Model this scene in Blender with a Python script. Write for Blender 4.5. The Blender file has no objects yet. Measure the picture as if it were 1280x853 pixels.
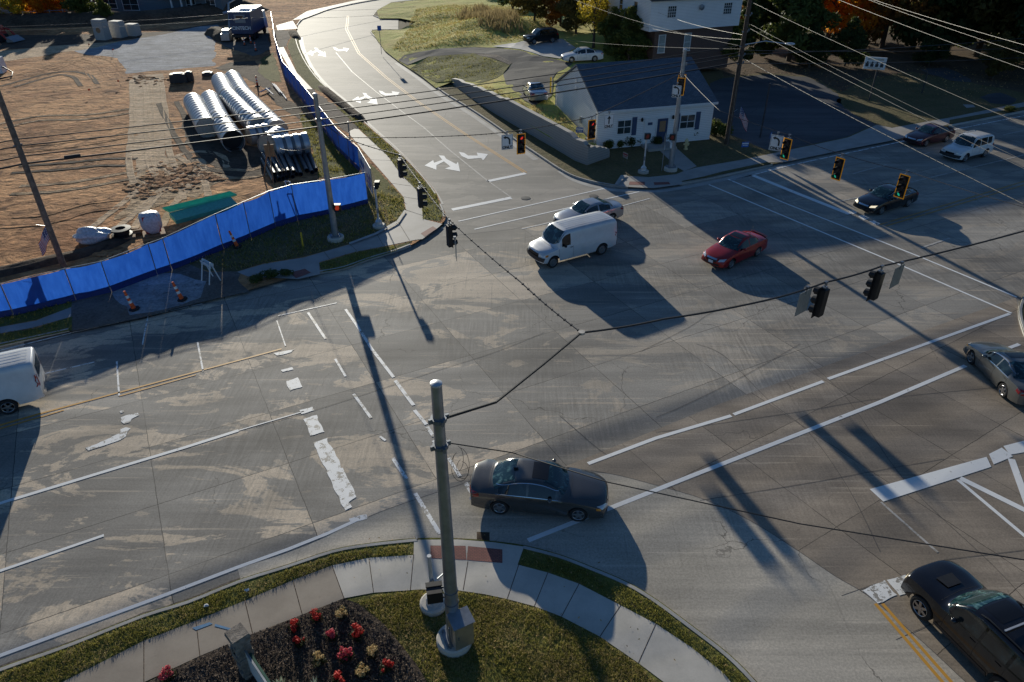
import bpy, bmesh, math, random
import numpy as np
from mathutils import Vector as V, Matrix, noise
from mathutils.bvhtree import BVHTree
from mathutils.geometry import delaunay_2d_cdt
random.seed(7); RNG = np.random.default_rng(7)
R = math.radians
SC = bpy.context.scene
COL = SC.collection
# ------------------------------------------------------------------ camera
CAMH, PITCH, FPX = 18.8, R(32.5), 890.0
cam = bpy.data.objects.new('camera', bpy.data.cameras.new('camera'))
COL.objects.link(cam); SC.camera = cam
cam.location = (0, 0, CAMH); cam.rotation_euler = (R(90) - PITCH, 0, 0)
cam.data.sensor_width = 36; cam.data.lens = 36 * FPX / 1280
cam.data.clip_start = .1; cam.data.clip_end = 3000
SC.view_settings.view_transform = 'Standard'; SC.view_settings.look = 'None'
SC.view_settings.exposure = 0; SC.view_settings.gamma = 1
SC.cycles.max_bounces = 6; SC.cycles.diffuse_bounces = 3; SC.cycles.transparent_max_bounces = 8

def ray(px, py):
    x = (px - 640) / FPX; y = -(py - 426.5) / FPX
    return V((x, math.cos(PITCH) + y * math.sin(PITCH), -math.sin(PITCH) + y * math.cos(PITCH)))
def G(px, py, z=0.0):
    d = ray(px, py); return V((0, 0, CAMH)) + d * ((CAMH - z) / -d.z)
def atY(px, py, Y):
    d = ray(px, py); return V((0, 0, CAMH)) + d * (Y / d.y)
def PX(v):
    v = V(v) - V((0, 0, CAMH)); c, s = math.cos(PITCH), math.sin(PITCH)
    a, b, e = v.x, v.y * c - v.z * s, v.y * s + v.z * c
    return 640 + FPX * a / b, 426.5 - FPX * e / b
# ------------------------------------------------------------------ sky and sun
SUN_EL, SUN_AZ = R(12.7), R(108.3)       # azimuth counted from +X
w = bpy.data.worlds.new('World'); SC.world = w; w.use_nodes = True
nt = w.node_tree; bg = nt.nodes['Background']
sky = nt.nodes.new('ShaderNodeTexSky'); sky.sky_type = 'NISHITA'; sky.sun_disc = False
sky.sun_elevation = SUN_EL; sky.sun_rotation = R(90) - SUN_AZ; sky.air_density = 1.0; sky.dust_density = .2; sky.ozone_density = 4.0
tint = nt.nodes.new('ShaderNodeMix'); tint.data_type = 'RGBA'; tint.blend_type = 'MULTIPLY'; tint.inputs[0].default_value = 1; tint.inputs[7].default_value = (.84, .98, 1.14, 1)
nt.links.new(sky.outputs[0], tint.inputs[6]); nt.links.new(tint.outputs[2], bg.inputs[0]); bg.inputs[1].default_value = .074
sl = bpy.data.lights.new('sun', 'SUN'); sl.energy = 5.0; sl.angle = R(.53); sl.color = (1, .94, .79)
so = bpy.data.objects.new('sun', sl); COL.objects.link(so)
SDIR = V((math.cos(SUN_AZ) * math.cos(SUN_EL), math.sin(SUN_AZ) * math.cos(SUN_EL), math.sin(SUN_EL)))
so.rotation_euler = SDIR.to_track_quat('Z', 'Y').to_euler(); so.location = (0, 60, 60)
# ------------------------------------------------------------------ materials
MATS = {}
def nodes(m):
    m.use_nodes = True; t = m.node_tree; return t, t.nodes['Principled BSDF']
class NT:
    """short node writer"""
    def __init__(s, m): s.m = m; s.t, s.b = nodes(m)
    def n(s, k, **kw):
        x = s.t.nodes.new('ShaderNode' + k)
        for a, b in kw.items(): setattr(x, a, b)
        return x
    def l(s, a, b): s.t.links.new(a, b)
    def put(s, x, sock):
        if isinstance(x, (int, float)): sock.default_value = x
        elif isinstance(x, tuple): sock.default_value = (*x, 1) if len(x) == 3 and sock.type == 'RGBA' else x
        else: s.l(x, sock)
    def math(s, op, a, b=0.0, c=0.0):
        x = s.n('Math', operation=op)
        for i, q in enumerate((a, b, c)): s.put(q, x.inputs[i])
        return x.outputs[0]
    def mix(s, f, a, b, bt='MIX'):
        x = s.n('Mix', data_type='RGBA', blend_type=bt)
        s.put(f, x.inputs[0]); s.put(a, x.inputs[6]); s.put(b, x.inputs[7]); return x.outputs[2]
    def ramp(s, f, lo, hi):
        x = s.n('MapRange'); s.put(f, x.inputs[0]); x.inputs[1].default_value = lo; x.inputs[2].default_value = hi
        x.interpolation_type = 'SMOOTHSTEP'; return x.outputs[0]
    def pos(s, obj=False, rot=0, scale=(1, 1, 1), loc=(0, 0, 0)):
        o = s.n('TexCoord').outputs['Object'] if obj else s.n('NewGeometry').outputs['Position']
        m = s.n('Mapping'); s.l(o, m.inputs[0]); m.inputs[2].default_value = (0, 0, rot); m.inputs[3].default_value = scale; m.inputs[1].default_value = loc
        return m.outputs[0]
    def noise(s, vec, scale, det=4, rough=.55, dist=0):
        x = s.n('TexNoise'); s.l(vec, x.inputs['Vector']); x.inputs['Scale'].default_value = scale
        x.inputs['Detail'].default_value = det; x.inputs['Roughness'].default_value = rough; x.inputs['Distortion'].default_value = dist
        return x.outputs[0]
    def bump(s, h, strength=.3, dist=.02):
        x = s.n('Bump'); s.l(h, x.inputs['Height']); x.inputs['Strength'].default_value = strength; x.inputs['Distance'].default_value = dist
        s.l(x.outputs[0], s.b.inputs['Normal'])
def new_mat(name):
    m = bpy.data.materials.new(name); MATS[name] = m; return NT(m)
def simple(name, col, rough=.6, metal=0, var=.12, scale=6, bump=0, coat=0, emit=None, es=1, spec=.5, obj=True, island=0):
    q = new_mat(name); v = q.pos(obj)
    n = q.noise(v, scale, 5)
    a = tuple(c * (1 - var) for c in col); b = tuple(min(1, c * (1 + var)) for c in col)
    c = q.mix(q.ramp(n, .3, .7), a, b)
    if island:
        g = q.n('NewGeometry').outputs['Random Per Island']
        c = q.mix(1.0, c, q.mix(g, (1 - island,) * 3, (1.0,) * 3), 'MULTIPLY')
    q.l(c, q.b.inputs['Base Color'])
    q.put(q.math('ADD', rough - .06, q.math('MULTIPLY', n, .12)) if var else rough, q.b.inputs['Roughness'])
    q.b.inputs['Metallic'].default_value = metal; q.b.inputs['Coat Weight'].default_value = coat; q.b.inputs['Coat Roughness'].default_value = .06
    q.b.inputs['Specular IOR Level'].default_value = spec
    if bump: q.bump(q.noise(v, scale * 5, 6, .65), .6, bump)
    if emit: q.b.inputs['Emission Color'].default_value = (*emit, 1); q.b.inputs['Emission Strength'].default_value = es
    return q.m
# ------------------------------------------------------------------ mesh builder
class MB:
    def __init__(s): s.v = []; s.f = []; s.mi = []
    def add(s, vs, fs, mi=0):
        o = len(s.v); s.v += [tuple(p) for p in vs]; s.f += [tuple(i + o for i in f) for f in fs]; s.mi += [mi] * len(fs); return s
    def box(s, c, d, rz=0, mi=0, rx=0, ry=0, taper=1):
        M = Matrix.Translation(V(c)) @ Matrix.Rotation(rz, 4, 'Z') @ Matrix.Rotation(ry, 4, 'Y') @ Matrix.Rotation(rx, 4, 'X')
        vs = []
        for z in (-.5, .5):
            k = taper if z > 0 else 1
            for x, y in ((-.5, -.5), (.5, -.5), (.5, .5), (-.5, .5)): vs.append(M @ V((x * d[0] * k, y * d[1] * k, z * d[2])))
        return s.add(vs, [(3, 2, 1, 0), (4, 5, 6, 7), (0, 1, 5, 4), (1, 2, 6, 5), (2, 3, 7, 6), (3, 0, 4, 7)], mi)
    def tube(s, pts, r, n=8, mi=0, cap=True):
        pts = [V(p) for p in pts]; rr = r if isinstance(r, (list, tuple)) else [r] * len(pts)
        vs = []; fs = []; up = V((0, 0, 1))
        for i, p in enumerate(pts):
            t = (pts[min(i + 1, len(pts) - 1)] - pts[max(i - 1, 0)]).normalized()
            a = t.cross(up)
            if a.length < .05: a = t.cross(V((1, 0, 0)))
            a.normalize(); b = t.cross(a)
            for k in range(n):
                q = 2 * math.pi * k / n; vs.append(p + (a * math.cos(q) + b * math.sin(q)) * rr[i])
        for i in range(len(pts) - 1):
            for k in range(n): fs.append((i * n + k, i * n + (k + 1) % n, (i + 1) * n + (k + 1) % n, (i + 1) * n + k))
        if cap: fs += [tuple(range(n - 1, -1, -1)), tuple((len(pts) - 1) * n + k for k in range(n))]
        return s.add(vs, fs, mi)
    def lathe(s, prof, n=16, M=Matrix.Identity(4), mi=0):
        vs = []; fs = []
        for r, z in prof:
            for k in range(n): q = 2 * math.pi * k / n; vs.append(M @ V((r * math.cos(q), r * math.sin(q), z)))
        for i in range(len(prof) - 1):
            for k in range(n): fs.append((i * n + k, i * n + (k + 1) % n, (i + 1) * n + (k + 1) % n, (i + 1) * n + k))
        fs += [tuple(range(n - 1, -1, -1)), tuple((len(prof) - 1) * n + k for k in range(n))]
        return s.add(vs, fs, mi)
    def prism(s, poly, lo, hi, M=Matrix.Identity(4), mi=0):
        n = len(poly); vs = [M @ V((x, y, lo)) for x, y in poly] + [M @ V((x, y, hi)) for x, y in poly]
        fs = [tuple(range(n - 1, -1, -1)), tuple(range(n, 2 * n))] + [(i, (i + 1) % n, n + (i + 1) % n, n + i) for i in range(n)]
        return s.add(vs, fs, mi)
    def quad(s, a, b, c, d, mi=0): return s.add([a, b, c, d], [(0, 1, 2, 3)], mi)
    def blob(s, c, r, n=2, jit=.12, mi=0, seed=0):
        bm = bmesh.new(); bmesh.ops.create_icosphere(bm, subdivisions=n, radius=1)
        vs = []
        for v in bm.verts:
            k = 1 + jit * noise.noise(v.co * 1.7 + V((seed * 7.3, seed, c[0]))) * 2
            vs.append((c[0] + v.co.x * r[0] * k, c[1] + v.co.y * r[1] * k, c[2] + v.co.z * r[2] * k))
        fs = [tuple(v.index for v in f.verts) for f in bm.faces]; bm.free(); return s.add(vs, fs, mi)
    def mesh(s, name, mats, smooth=None):
        me = bpy.data.meshes.new(name); me.from_pydata(s.v, [], s.f)
        for m in (mats if isinstance(mats, (list, tuple)) else [mats]): me.materials.append(MATS[m] if isinstance(m, str) else m)
        if any(s.mi): me.polygons.foreach_set('material_index', s.mi)
        me.update()
        bm = bmesh.new(); bm.from_mesh(me); bmesh.ops.recalc_face_normals(bm, faces=bm.faces) if smooth is not None and smooth != 0 else None; bm.to_mesh(me); bm.free()
        if smooth:
            me.shade_smooth(); me.set_sharp_from_angle(angle=R(smooth))
        return me
    def obj(s, name, mats, parent=None, smooth=35, **kw):
        o = bpy.data.objects.new(name, s.mesh(name, mats, smooth)); COL.objects.link(o)
        if parent: o.parent = parent
        for k, v in kw.items(): o[k] = v
        return o
def thing(name, label, cat, loc=(0, 0, 0), rz=0, group=None):
    o = bpy.data.objects.new(name, None); COL.objects.link(o); o.location = loc; o.rotation_euler = (0, 0, rz)
    o.empty_display_size = .1; o['label'] = label; o['category'] = cat
    if group: o['group'] = group
    return o
def tag(o, label, cat, group=None):
    o['label'] = label; o['category'] = cat
    if group: o['group'] = group
    return o
def dup(root, loc, rz=None, label=None):
    r = root.copy(); COL.objects.link(r); r.location = loc
    if rz is not None: r.rotation_euler = (0, 0, rz)
    if label: r['label'] = label
    for ch in list(root.children):
        c = ch.copy(); COL.objects.link(c); c.parent = r
        for g in ch.children:
            d = g.copy(); COL.objects.link(d); d.parent = c
    return r
# ------------------------------------------------------------------ ground sheets
def inside(p, poly):
    x, y = p; c = False; n = len(poly)
    for i in range(n):
        x1, y1 = poly[i]; x2, y2 = poly[i - 1]
        if (y1 > y) != (y2 > y) and x < (x2 - x1) * (y - y1) / (y2 - y1) + x1: c = not c
    return c
def dense(poly, step, jit=0, seed=0, closed=True):
    out = []; n = len(poly)
    for i in range(n if closed else n - 1):
        a = V(poly[i]); b = V(poly[(i + 1) % n]); L = (b - a).length; k = max(1, int(L / step))
        nn = V((-(b - a).y, (b - a).x, 0) if len(a) == 3 else (-(b - a).y, (b - a).x))
        if nn.length > 0: nn.normalize()
        for j in range(k):
            p = a.lerp(b, j / k)
            if jit:
                d = noise.noise(V((p.x * .9 / max(step, .15) * .3, p.y * .9 / max(step, .15) * .3, seed))) + .5 * noise.noise(V((p.x * 2.7, p.y * 2.7, seed + 5)))
                p = p + nn * d * jit
            out.append(p)
    if not closed: out.append(V(poly[-1]))
    return out
def cdt_mesh(poly, zf, spacing=None, extra=()):
    poly = [V((p[0], p[1])) for p in poly]; n = len(poly); pts = list(poly); pl = [(p.x, p.y) for p in poly]
    if spacing:
        xs = [p.x for p in poly]; ys = [p.y for p in poly]
        x = min(xs) + spacing / 2
        while x < max(xs):
            y = min(ys) + spacing / 2
            while y < max(ys):
                q = (x + random.uniform(-.3, .3) * spacing, y + random.uniform(-.3, .3) * spacing)
                if inside(q, pl): pts.append(V(q))
                y += spacing
            x += spacing
    pts += [V(e) for e in extra]
    r = delaunay_2d_cdt(pts, [(i, (i + 1) % n) for i in range(n)], [], 0, 1e-5)
    vs = [(p.x, p.y, zf(p.x, p.y)) for p in r[0]]; fs = []
    for f in r[2]:
        c = sum((r[0][i] for i in f), V((0, 0))) / len(f)
        if inside((c.x, c.y), pl): fs.append(f)
    return vs, fs
def sheet(name, poly, z, mat, spacing=None, jit=0, step=.5, kind='structure', zf=None, smooth=0, seed=0):
    if jit: poly = dense([(p[0], p[1]) for p in poly], step, jit, seed)
    vs, fs = cdt_mesh(poly, zf if zf else (lambda x, y: z), spacing)
    o = MB().add(vs, fs).obj(name, mat, smooth=smooth)
    if kind: o['kind'] = kind
    # make faces look up
    me = o.data; bm = bmesh.new(); bm.from_mesh(me)
    for f in bm.faces:
        f.normal_update()
        if f.normal.z < 0: f.normal_flip()
    bm.to_mesh(me); bm.free()
    if smooth: me.shade_smooth()
    return o
def px(poly, z=0.0): return [G(a, b, z) for a, b in poly]
def strip(pts, w, z, mb, mi=0):
    pts = [V((p[0], p[1], 0)) for p in pts]; L = []; Rr = []
    for i, p in enumerate(pts):
        t = (pts[min(i + 1, len(pts) - 1)] - pts[max(i - 1, 0)]).normalized(); n = V((-t.y, t.x, 0))
        L.append(p + n * w / 2 + V((0, 0, z))); Rr.append(p - n * w / 2 + V((0, 0, z)))
    for i in range(len(pts) - 1): mb.quad(Rr[i], Rr[i + 1], L[i + 1], L[i], mi)
def sst0(t):
    t = max(0, min(1, t)); return t * t * (3 - 2 * t)
def idw(ctrl, reg=1e-6, pw=1.6):
    A = np.array([(c[0], c[1], c[2]) for c in ctrl])
    def f(x, y):
        d = (A[:, 0] - x) ** 2 + (A[:, 1] - y) ** 2 + reg
        wgt = 1 / d ** pw; return float((wgt * A[:, 2]).sum() / wgt.sum())
    return f
def smoothpts(pts, n=4):
    pts = [V(p) for p in pts]; out = []
    for i in range(len(pts) - 1):
        a = pts[max(i - 1, 0)]; b = pts[i]; c = pts[i + 1]; d = pts[min(i + 2, len(pts) - 1)]
        for k in range(n):
            t = k / n; out.append(.5 * ((2 * b) + (c - a) * t + (2 * a - 5 * b + 4 * c - d) * t * t + (3 * b - a - 3 * c + d) * t ** 3))
    out.append(pts[-1]); return out
# ================================================================== MATERIALS
def m_concrete(name, dark, mid, light, ang=28.0, joints=True, patch=1.0, uoff=0.0, ju=4.7, tine=.5, rough=.74):
    q = new_mat(name)
    p = q.pos(rot=-R(ang))
    sx = q.n('SeparateXYZ'); q.l(p, sx.inputs[0]); u, v = sx.outputs[0], sx.outputs[1]
    big = q.noise(q.pos(rot=-R(ang), scale=(.10, .22, 1)), 1.0, 5, .6, .4)
    c = q.mix(q.ramp(big, .32, .68), dark, mid)
    fu0 = q.math('DIVIDE', q.math('ADD', u, 200 + uoff), ju); fv0 = q.math('DIVIDE', q.math('ADD', v, 200 - 18.2), 3.52)
    wn = q.n('TexWhiteNoise', noise_dimensions='2D'); cx = q.n('CombineXYZ'); q.l(q.math('FLOOR', fu0), cx.inputs[0]); q.l(q.math('FLOOR', fv0), cx.inputs[1]); q.l(cx.outputs[0], wn.inputs[0])
    # worn patches that start and stop at the slabs, in two sizes
    pn = q.noise(q.pos(rot=-R(ang), scale=(.17, .40, 1)), 1.0, 9, .66, .7)
    pn = q.math('ADD', pn, q.math('MULTIPLY', q.math('SUBTRACT', wn.outputs[0], .5), .10 if joints else 0))
    p2 = q.noise(q.pos(rot=-R(ang), scale=(.55, 1.5, 1)), 1.0, 7, .7, .5)
    gp = q.n('NewGeometry').outputs['Position']; s3 = q.n('SeparateXYZ'); q.l(gp, s3.inputs[0])
    lm = q.math('ADD', .22, q.math('MULTIPLY', q.ramp(s3.outputs[0], 10, -8), .62))
    grain = q.noise(q.pos(scale=(3, 3, 3)), 1.0, 6, .75)
    pm = q.math('MULTIPLY', q.math('MULTIPLY', q.ramp(pn, .525, .55), patch), q.math('MULTIPLY', lm, q.ramp(grain, .25, .5)))
    pm2 = q.math('MULTIPLY', q.math('MULTIPLY', q.ramp(p2, .60, .64), .55 * patch), lm)
    c = q.mix(q.math('MAXIMUM', pm, pm2), c, light)
    # dark oily band down the middle of each lane
    if joints:
        bd = q.ramp(q.math('ABSOLUTE', q.math('SUBTRACT', q.math('FRACT', fv0), .5)), .30, .04)
        c = q.mix(q.math('MULTIPLY', bd, q.math('MULTIPLY', q.ramp(q.noise(q.pos(rot=-R(ang), scale=(.05, .3, 1)), 1.0, 5, .6), .35, .65), .42)), c, tuple(x * .62 for x in dark))
    # tyre streaks along the lanes
    st = q.noise(q.pos(rot=-R(ang), scale=(.06, 1.6, 1)), 1.0, 6, .7)
    c = q.mix(1.0, c, q.mix(q.ramp(st, .3, .7), (.80,) * 3, (1.09, 1.08, 1.06)), 'MULTIPLY')
    # thin pale scratches along the lanes
    sc = q.noise(q.pos(rot=-R(ang), scale=(.16, 6.5, 1)), 1.0, 3, .5)
    c = q.mix(q.math('MULTIPLY', q.ramp(sc, .63, .67), .42), c, light)
    s4 = q.noise(q.pos(rot=-R(ang), scale=(7, .16, 1)), 1.0, 3, .5)
    c = q.mix(q.math('MULTIPLY', q.ramp(s4, .66, .70), .30), c, tuple(x * .6 for x in dark))
    # fine crosswise tining, only in places
    tn = q.noise(q.pos(rot=-R(ang), scale=(9, .5, 1)), 1.0, 3, .6)
    tm = q.ramp(q.noise(q.pos(scale=(.12, .12, 1)), 1.0, 3), .4, .62)
    c = q.mix(tm, c, q.mix(1.0, c, q.mix(q.ramp(tn, .3, .7), (1 - .22 * tine,) * 3, (1 + .12 * tine,) * 3), 'MULTIPLY'))
    gr = q.noise(q.pos(scale=(14, 14, 14)), 1.0, 5, .8)
    c = q.mix(1.0, c, q.mix(q.ramp(gr, .3, .7), (.78,) * 3, (1.2,) * 3), 'MULTIPLY')
    # oil drips
    ol = q.noise(q.pos(scale=(.9, .9, .9)), 1.0, 6, .7)
    c = q.mix(q.math('MULTIPLY', q.ramp(ol, .66, .76), .45), c, tuple(x * .35 for x in dark))
    if joints:
        wob = q.math('MULTIPLY', q.math('SUBTRACT', q.noise(q.pos(scale=(1.1, 1.1, 1)), 1.0, 5, .75), .5), .10)
        fu = q.math('FRACT', q.math('DIVIDE', q.math('ADD', q.math('ADD', u, wob), 200 + uoff), ju))
        fv = q.math('FRACT', q.math('DIVIDE', q.math('ADD', q.math('ADD', v, wob), 200 - 18.2), 3.52))
        w1 = q.math('GREATER_THAN', q.math('ABSOLUTE', q.math('SUBTRACT', fu, .5)), .5 - .013 / ju)
        w2 = q.math('GREATER_THAN', q.math('ABSOLUTE', q.math('SUBTRACT', fv, .5)), .5 - .014 / 3.52)
        br = q.ramp(q.noise(q.pos(scale=(.35, .35, 1)), 1.0, 4), .35, .55)
        j = q.math('MULTIPLY', q.math('MAXIMUM', w1, w2), q.math('ADD', .5, q.math('MULTIPLY', br, .45)))
        c = q.mix(j, c, tuple(x * .22 for x in dark))
        # slab-to-slab tone
        c = q.mix(1.0, c, q.mix(wn.outputs[0], (.84,) * 3, (1.12,) * 3), 'MULTIPLY')
    # cracks
    vo = q.n('TexVoronoi', feature='DISTANCE_TO_EDGE'); vv = q.pos(scale=(.16, .16, .16))
    wp = q.n('VectorMath', operation='ADD'); nz = q.n('TexNoise'); q.l(vv, nz.inputs[0]); nz.inputs['Scale'].default_value = 7; nz.inputs['Detail'].default_value = 6
    sm = q.n('VectorMath', operation='SCALE'); q.l(nz.outputs[1], sm.inputs[0]); sm.inputs[3].default_value = .16
    q.l(vv, wp.inputs[0]); q.l(sm.outputs[0], wp.inputs[1]); q.l(wp.outputs[0], vo.inputs['Vector']); vo.inputs['Scale'].default_value = 1.0
    ck = q.math('MULTIPLY', q.math('LESS_THAN', vo.outputs['Distance'], .0022), q.ramp(big, .45, .6))
    c = q.mix(q.math('MULTIPLY', ck, .7), c, tuple(x * .25 for x in dark))
    q.l(c, q.b.inputs['Base Color']); q.b.inputs['Roughness'].default_value = rough; q.b.inputs['Specular IOR Level'].default_value = .30
    q.bump(q.math('ADD', gr, q.math('MULTIPLY', tn, .8)), .28, .006)
    return q.m
m_concrete('road_concrete', (.265, .243, .212), (.42, .386, .335), (.74, .60, .44), patch=1.1, tine=1.0)
m_concrete('near_road', (.27, .222, .172), (.44, .362, .28), (.56, .46, .35), ang=-58, patch=.25, uoff=1.5, tine=.6)
m_concrete('fan_concrete', (.42, .377, .31), (.58, .52, .43), (.66, .58, .47), ang=35, joints=False, patch=.2, tine=.9)
m_concrete('top_road', (.26, .24, .21), (.38, .345, .30), (.54, .48, .40), ang=125, joints=False, patch=.5, tine=.2, rough=.74)
m_concrete('lot_asphalt', (.07, .07, .075), (.12, .12, .125), (.16, .155, .15), joints=False, patch=.4, tine=.1)
m_concrete('drive_asphalt', (.10, .097, .093), (.15, .143, .135), (.19, .175, .16), joints=False, patch=.4, tine=.1, rough=.95)

def m_paint(name, col, under, wear, scale=3.0):
    q = new_mat(name); n = q.noise(q.pos(scale=(1, 1, 1)), scale, 8, .7); n2 = q.noise(q.pos(), 22, 4, .7)
    f = q.ramp(q.math('ADD', q.math('MULTIPLY', n, .75), q.math('MULTIPLY', n2, .25)), wear - .012, wear + .018)
    c = q.mix(f, under, q.mix(q.noise(q.pos(), 5, 5), tuple(x * .9 for x in col), col))
    q.l(c, q.b.inputs['Base Color']); q.b.inputs['Roughness'].default_value = .6
    return q.m
U = (.34, .31, .265)
m_paint('paint_white', (.97, .96, .92), U, .375); m_paint('paint_worn', (.98, .97, .93), U, .462); m_paint('paint_faded', (.55, .52, .47), U, .47)
m_paint('paint_yellow', (.72, .36, .05), U, .36); m_paint('paint_yellow_dull', (.50, .27, .06), U, .42)

def m_slab(name, a, b, cut=0):
    q = new_mat(name); v = q.pos(); n = q.noise(v, .8, 6, .6); g = q.noise(v, 18, 5, .75)
    c = q.mix(q.ramp(n, .3, .7), a, b); c = q.mix(1.0, c, q.mix(g, (.85,) * 3, (1.12,) * 3), 'MULTIPLY')
    s = q.noise(v, 2.6, 7, .7); c = q.mix(q.math('MULTIPLY', q.ramp(s, .62, .75), .35), c, tuple(x * .45 for x in a))
    q.l(c, q.b.inputs['Base Color']); q.b.inputs['Roughness'].default_value = .7; q.bump(g, .25, .006); return q.m
m_slab('walk_new', (.50, .465, .40), (.64, .59, .51)); m_slab('walk_old', (.29, .235, .18), (.38, .315, .245)); m_slab('kerb_concrete', (.36, .345, .315), (.50, .48, .44))
m_slab('pad_concrete', (.48, .46, .42), (.60, .57, .53)); m_slab('walk_far', (.36, .33, .29), (.45, .42, .38))
q = new_mat('ramp_brick'); br = q.n('TexBrick'); q.l(q.pos(scale=(1, 1, 1)), br.inputs[0]); br.inputs['Scale'].default_value = 4.2; br.inputs['Color1'].default_value = (.36, .12, .09, 1)
br.inputs['Color2'].default_value = (.28, .09, .07, 1); br.inputs['Mortar'].default_value = (.13, .06, .05, 1); br.inputs['Mortar Size'].default_value = .035
q.l(br.outputs[0], q.b.inputs['Base Color']); q.b.inputs['Roughness'].default_value = .75

def m_soil(name, cols, sc=.25, fine=6, bump=.05, stretch=None, rough=.95, strength=.7):
    q = new_mat(name); v = q.pos()
    n = q.noise(v, sc, 8, .65, .5); g = q.noise(v, fine, 8, .7); k = q.noise(v, fine * .3, 6, .6, 1.2)
    c = q.mix(q.ramp(n, .3, .65), cols[0], cols[1]); c = q.mix(q.ramp(k, .5, .75), c, cols[2])
    c = q.mix(1.0, c, q.mix(q.ramp(g, .2, .8), (.62,) * 3, (1.25,) * 3), 'MULTIPLY')
    h = q.math('ADD', g, q.math('MULTIPLY', k, 1.5))
    if stretch:
        t = q.noise(q.pos(rot=-R(stretch[0]), scale=(stretch[1], stretch[2], 1)), 1.0, 5, .65, .8)
        c = q.mix(1.0, c, q.mix(q.ramp(t, .3, .7), (.70,) * 3, (1.2,) * 3), 'MULTIPLY'); h = q.math('ADD', h, q.math('MULTIPLY', t, 2.0))
    q.l(c, q.b.inputs['Base Color']); q.b.inputs['Roughness'].default_value = rough; q.b.inputs['Specular IOR Level'].default_value = .2
    q.bump(h, strength, bump); return q.m
m_soil('dirt', ((.40, .178, .075), (.76, .41, .19), (.15, .066, .03)), .13, 2.2, .22, (24, .35, .7), strength=.9)
m_soil('dirt_track', ((.62, .43, .26), (.76, .56, .36), (.46, .30, .17)), .5, 4, .09, (95, .25, 2.2))
m_soil('dirt_ruts', ((.55, .37, .21), (.70, .50, .31), (.18, .10, .055)), .6, 2.6, .30, (50, .30, 1.8), strength=1)
m_soil('dark_soil', ((.085, .06, .042), (.14, .10, .07), (.06, .042, .03)), .5, 3, .10)
m_soil('gravel', ((.30, .305, .315), (.50, .505, .52), (.22, .22, .225)), .5, 7, .05, (5, .25, 1.3))
m_soil('gravel_brown', ((.16, .13, .105), (.24, .20, .165), (.12, .10, .08)), .6, 7, .04)
m_soil('mulch', ((.055, .041, .032), (.11, .082, .062), (.26, .20, .15)), 1.2, 14, .07, strength=1.0)
m_soil('turf', ((.12, .125, .032), (.20, .195, .05), (.25, .18, .08)), .35, 9, .06)
m_soil('turf_dry', ((.60, .50, .14), (.48, .50, .10), (.60, .42, .18)), .22, 5, .08)
m_soil('turf_shade', ((.13, .12, .05), (.19, .15, .07), (.21, .145, .085)), .3, 6, .07)
m_soil('leaf_litter', ((.12, .085, .055), (.17, .11, .065), (.085, .06, .04)), .3, 4, .08)
m_soil('land', ((.13, .12, .06), (.19, .15, .08), (.10, .09, .05)), .05, 2, .1)

def m_leaf(name, a, b, trans=.35, rough=.6):
    q = new_mat(name); g = q.n('NewGeometry').outputs['Random Per Island']; n = q.noise(q.pos(), .45, 4)
    c = q.mix(q.math('ADD', q.math('MULTIPLY', g, .65), q.math('MULTIPLY', n, .4)), a, b)
    q.l(c, q.b.inputs['Base Color']); q.b.inputs['Roughness'].default_value = rough; q.b.inputs['Specular IOR Level'].default_value = .25
    tr = q.n('BsdfTranslucent'); q.l(c, tr.inputs[0]); mx = q.n('MixShader'); mx.inputs[0].default_value = trans
    q.l(q.b.outputs[0], mx.inputs[1]); q.l(tr.outputs[0], mx.inputs[2]); q.l(mx.outputs[0], q.t.nodes['Material Output'].inputs[0]); return q.m
m_leaf('leaf_dark', (.035, .052, .018), (.10, .13, .035), .45); m_leaf('leaf_green', (.06, .085, .02), (.17, .19, .045), .45); m_leaf('leaf_olive', (.09, .075, .022), (.22, .17, .045), .45)
m_leaf('leaf_orange', (.50, .17, .012), (.98, .46, .04), .75); m_leaf('leaf_yellow', (.34, .26, .02), (.70, .52, .06), .5); m_leaf('leaf_rust', (.16, .065, .015), (.34, .15, .03))
m_leaf('leaf_shrub', (.02, .028, .010), (.07, .08, .025)); m_leaf('blade', (.17, .17, .035), (.46, .41, .11), .5); m_leaf('blade_dry', (.36, .29, .12), (.68, .54, .27), .5); m_leaf('straw', (.24, .18, .09), (.48, .38, .2))
m_leaf('petal_red', (.42, .02, .015), (.75, .06, .04), .2); m_leaf('petal_pink', (.50, .03, .05), (.80, .13, .16), .2); m_leaf('petal_tan', (.45, .30, .10), (.75, .55, .26), .2); m_leaf('silver_leaf', (.26, .30, .22), (.50, .53, .42), .15)
simple('bark', (.10, .075, .055), .9, scale=9, bump=.03); simple('wood_pole', (.10, .065, .045), .85, var=.3, scale=5, bump=.02); simple('wood_pole_pale', (.20, .15, .115), .85, var=.3, scale=5, bump=.02)
simple('galv', (.38, .40, .42), .42, .75, .12, 4); simple('galv_dark', (.23, .25, .275), .45, .6, .12, 4); simple('galv_pale', (.62, .63, .64), .4, .4, .1, 4)
simple('steel_box', (.50, .49, .46), .38, .8, .1, 3); simple('pipe_steel', (.60, .60, .60), .40, .6, .12, 2.0); simple('pipe_groove_shade', (.20, .205, .21), .5, .5, .1); simple('pipe_dark', (.05, .05, .055), .45, 0, .15); simple('pipe_band', (.55, .50, .43), .5, .5)
simple('black', (.012, .012, .013), .5, 0, .2); simple('black_gloss', (.008, .008, .009), .25, 0, 0); simple('rubber', (.018, .018, .018), .85, 0, .2); simple('wire_black', (.012, .012, .014), .6); simple('wire_pale', (.20, .185, .16), .55, .1)
simple('wire_dark', (.045, .045, .05), .6)
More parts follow.
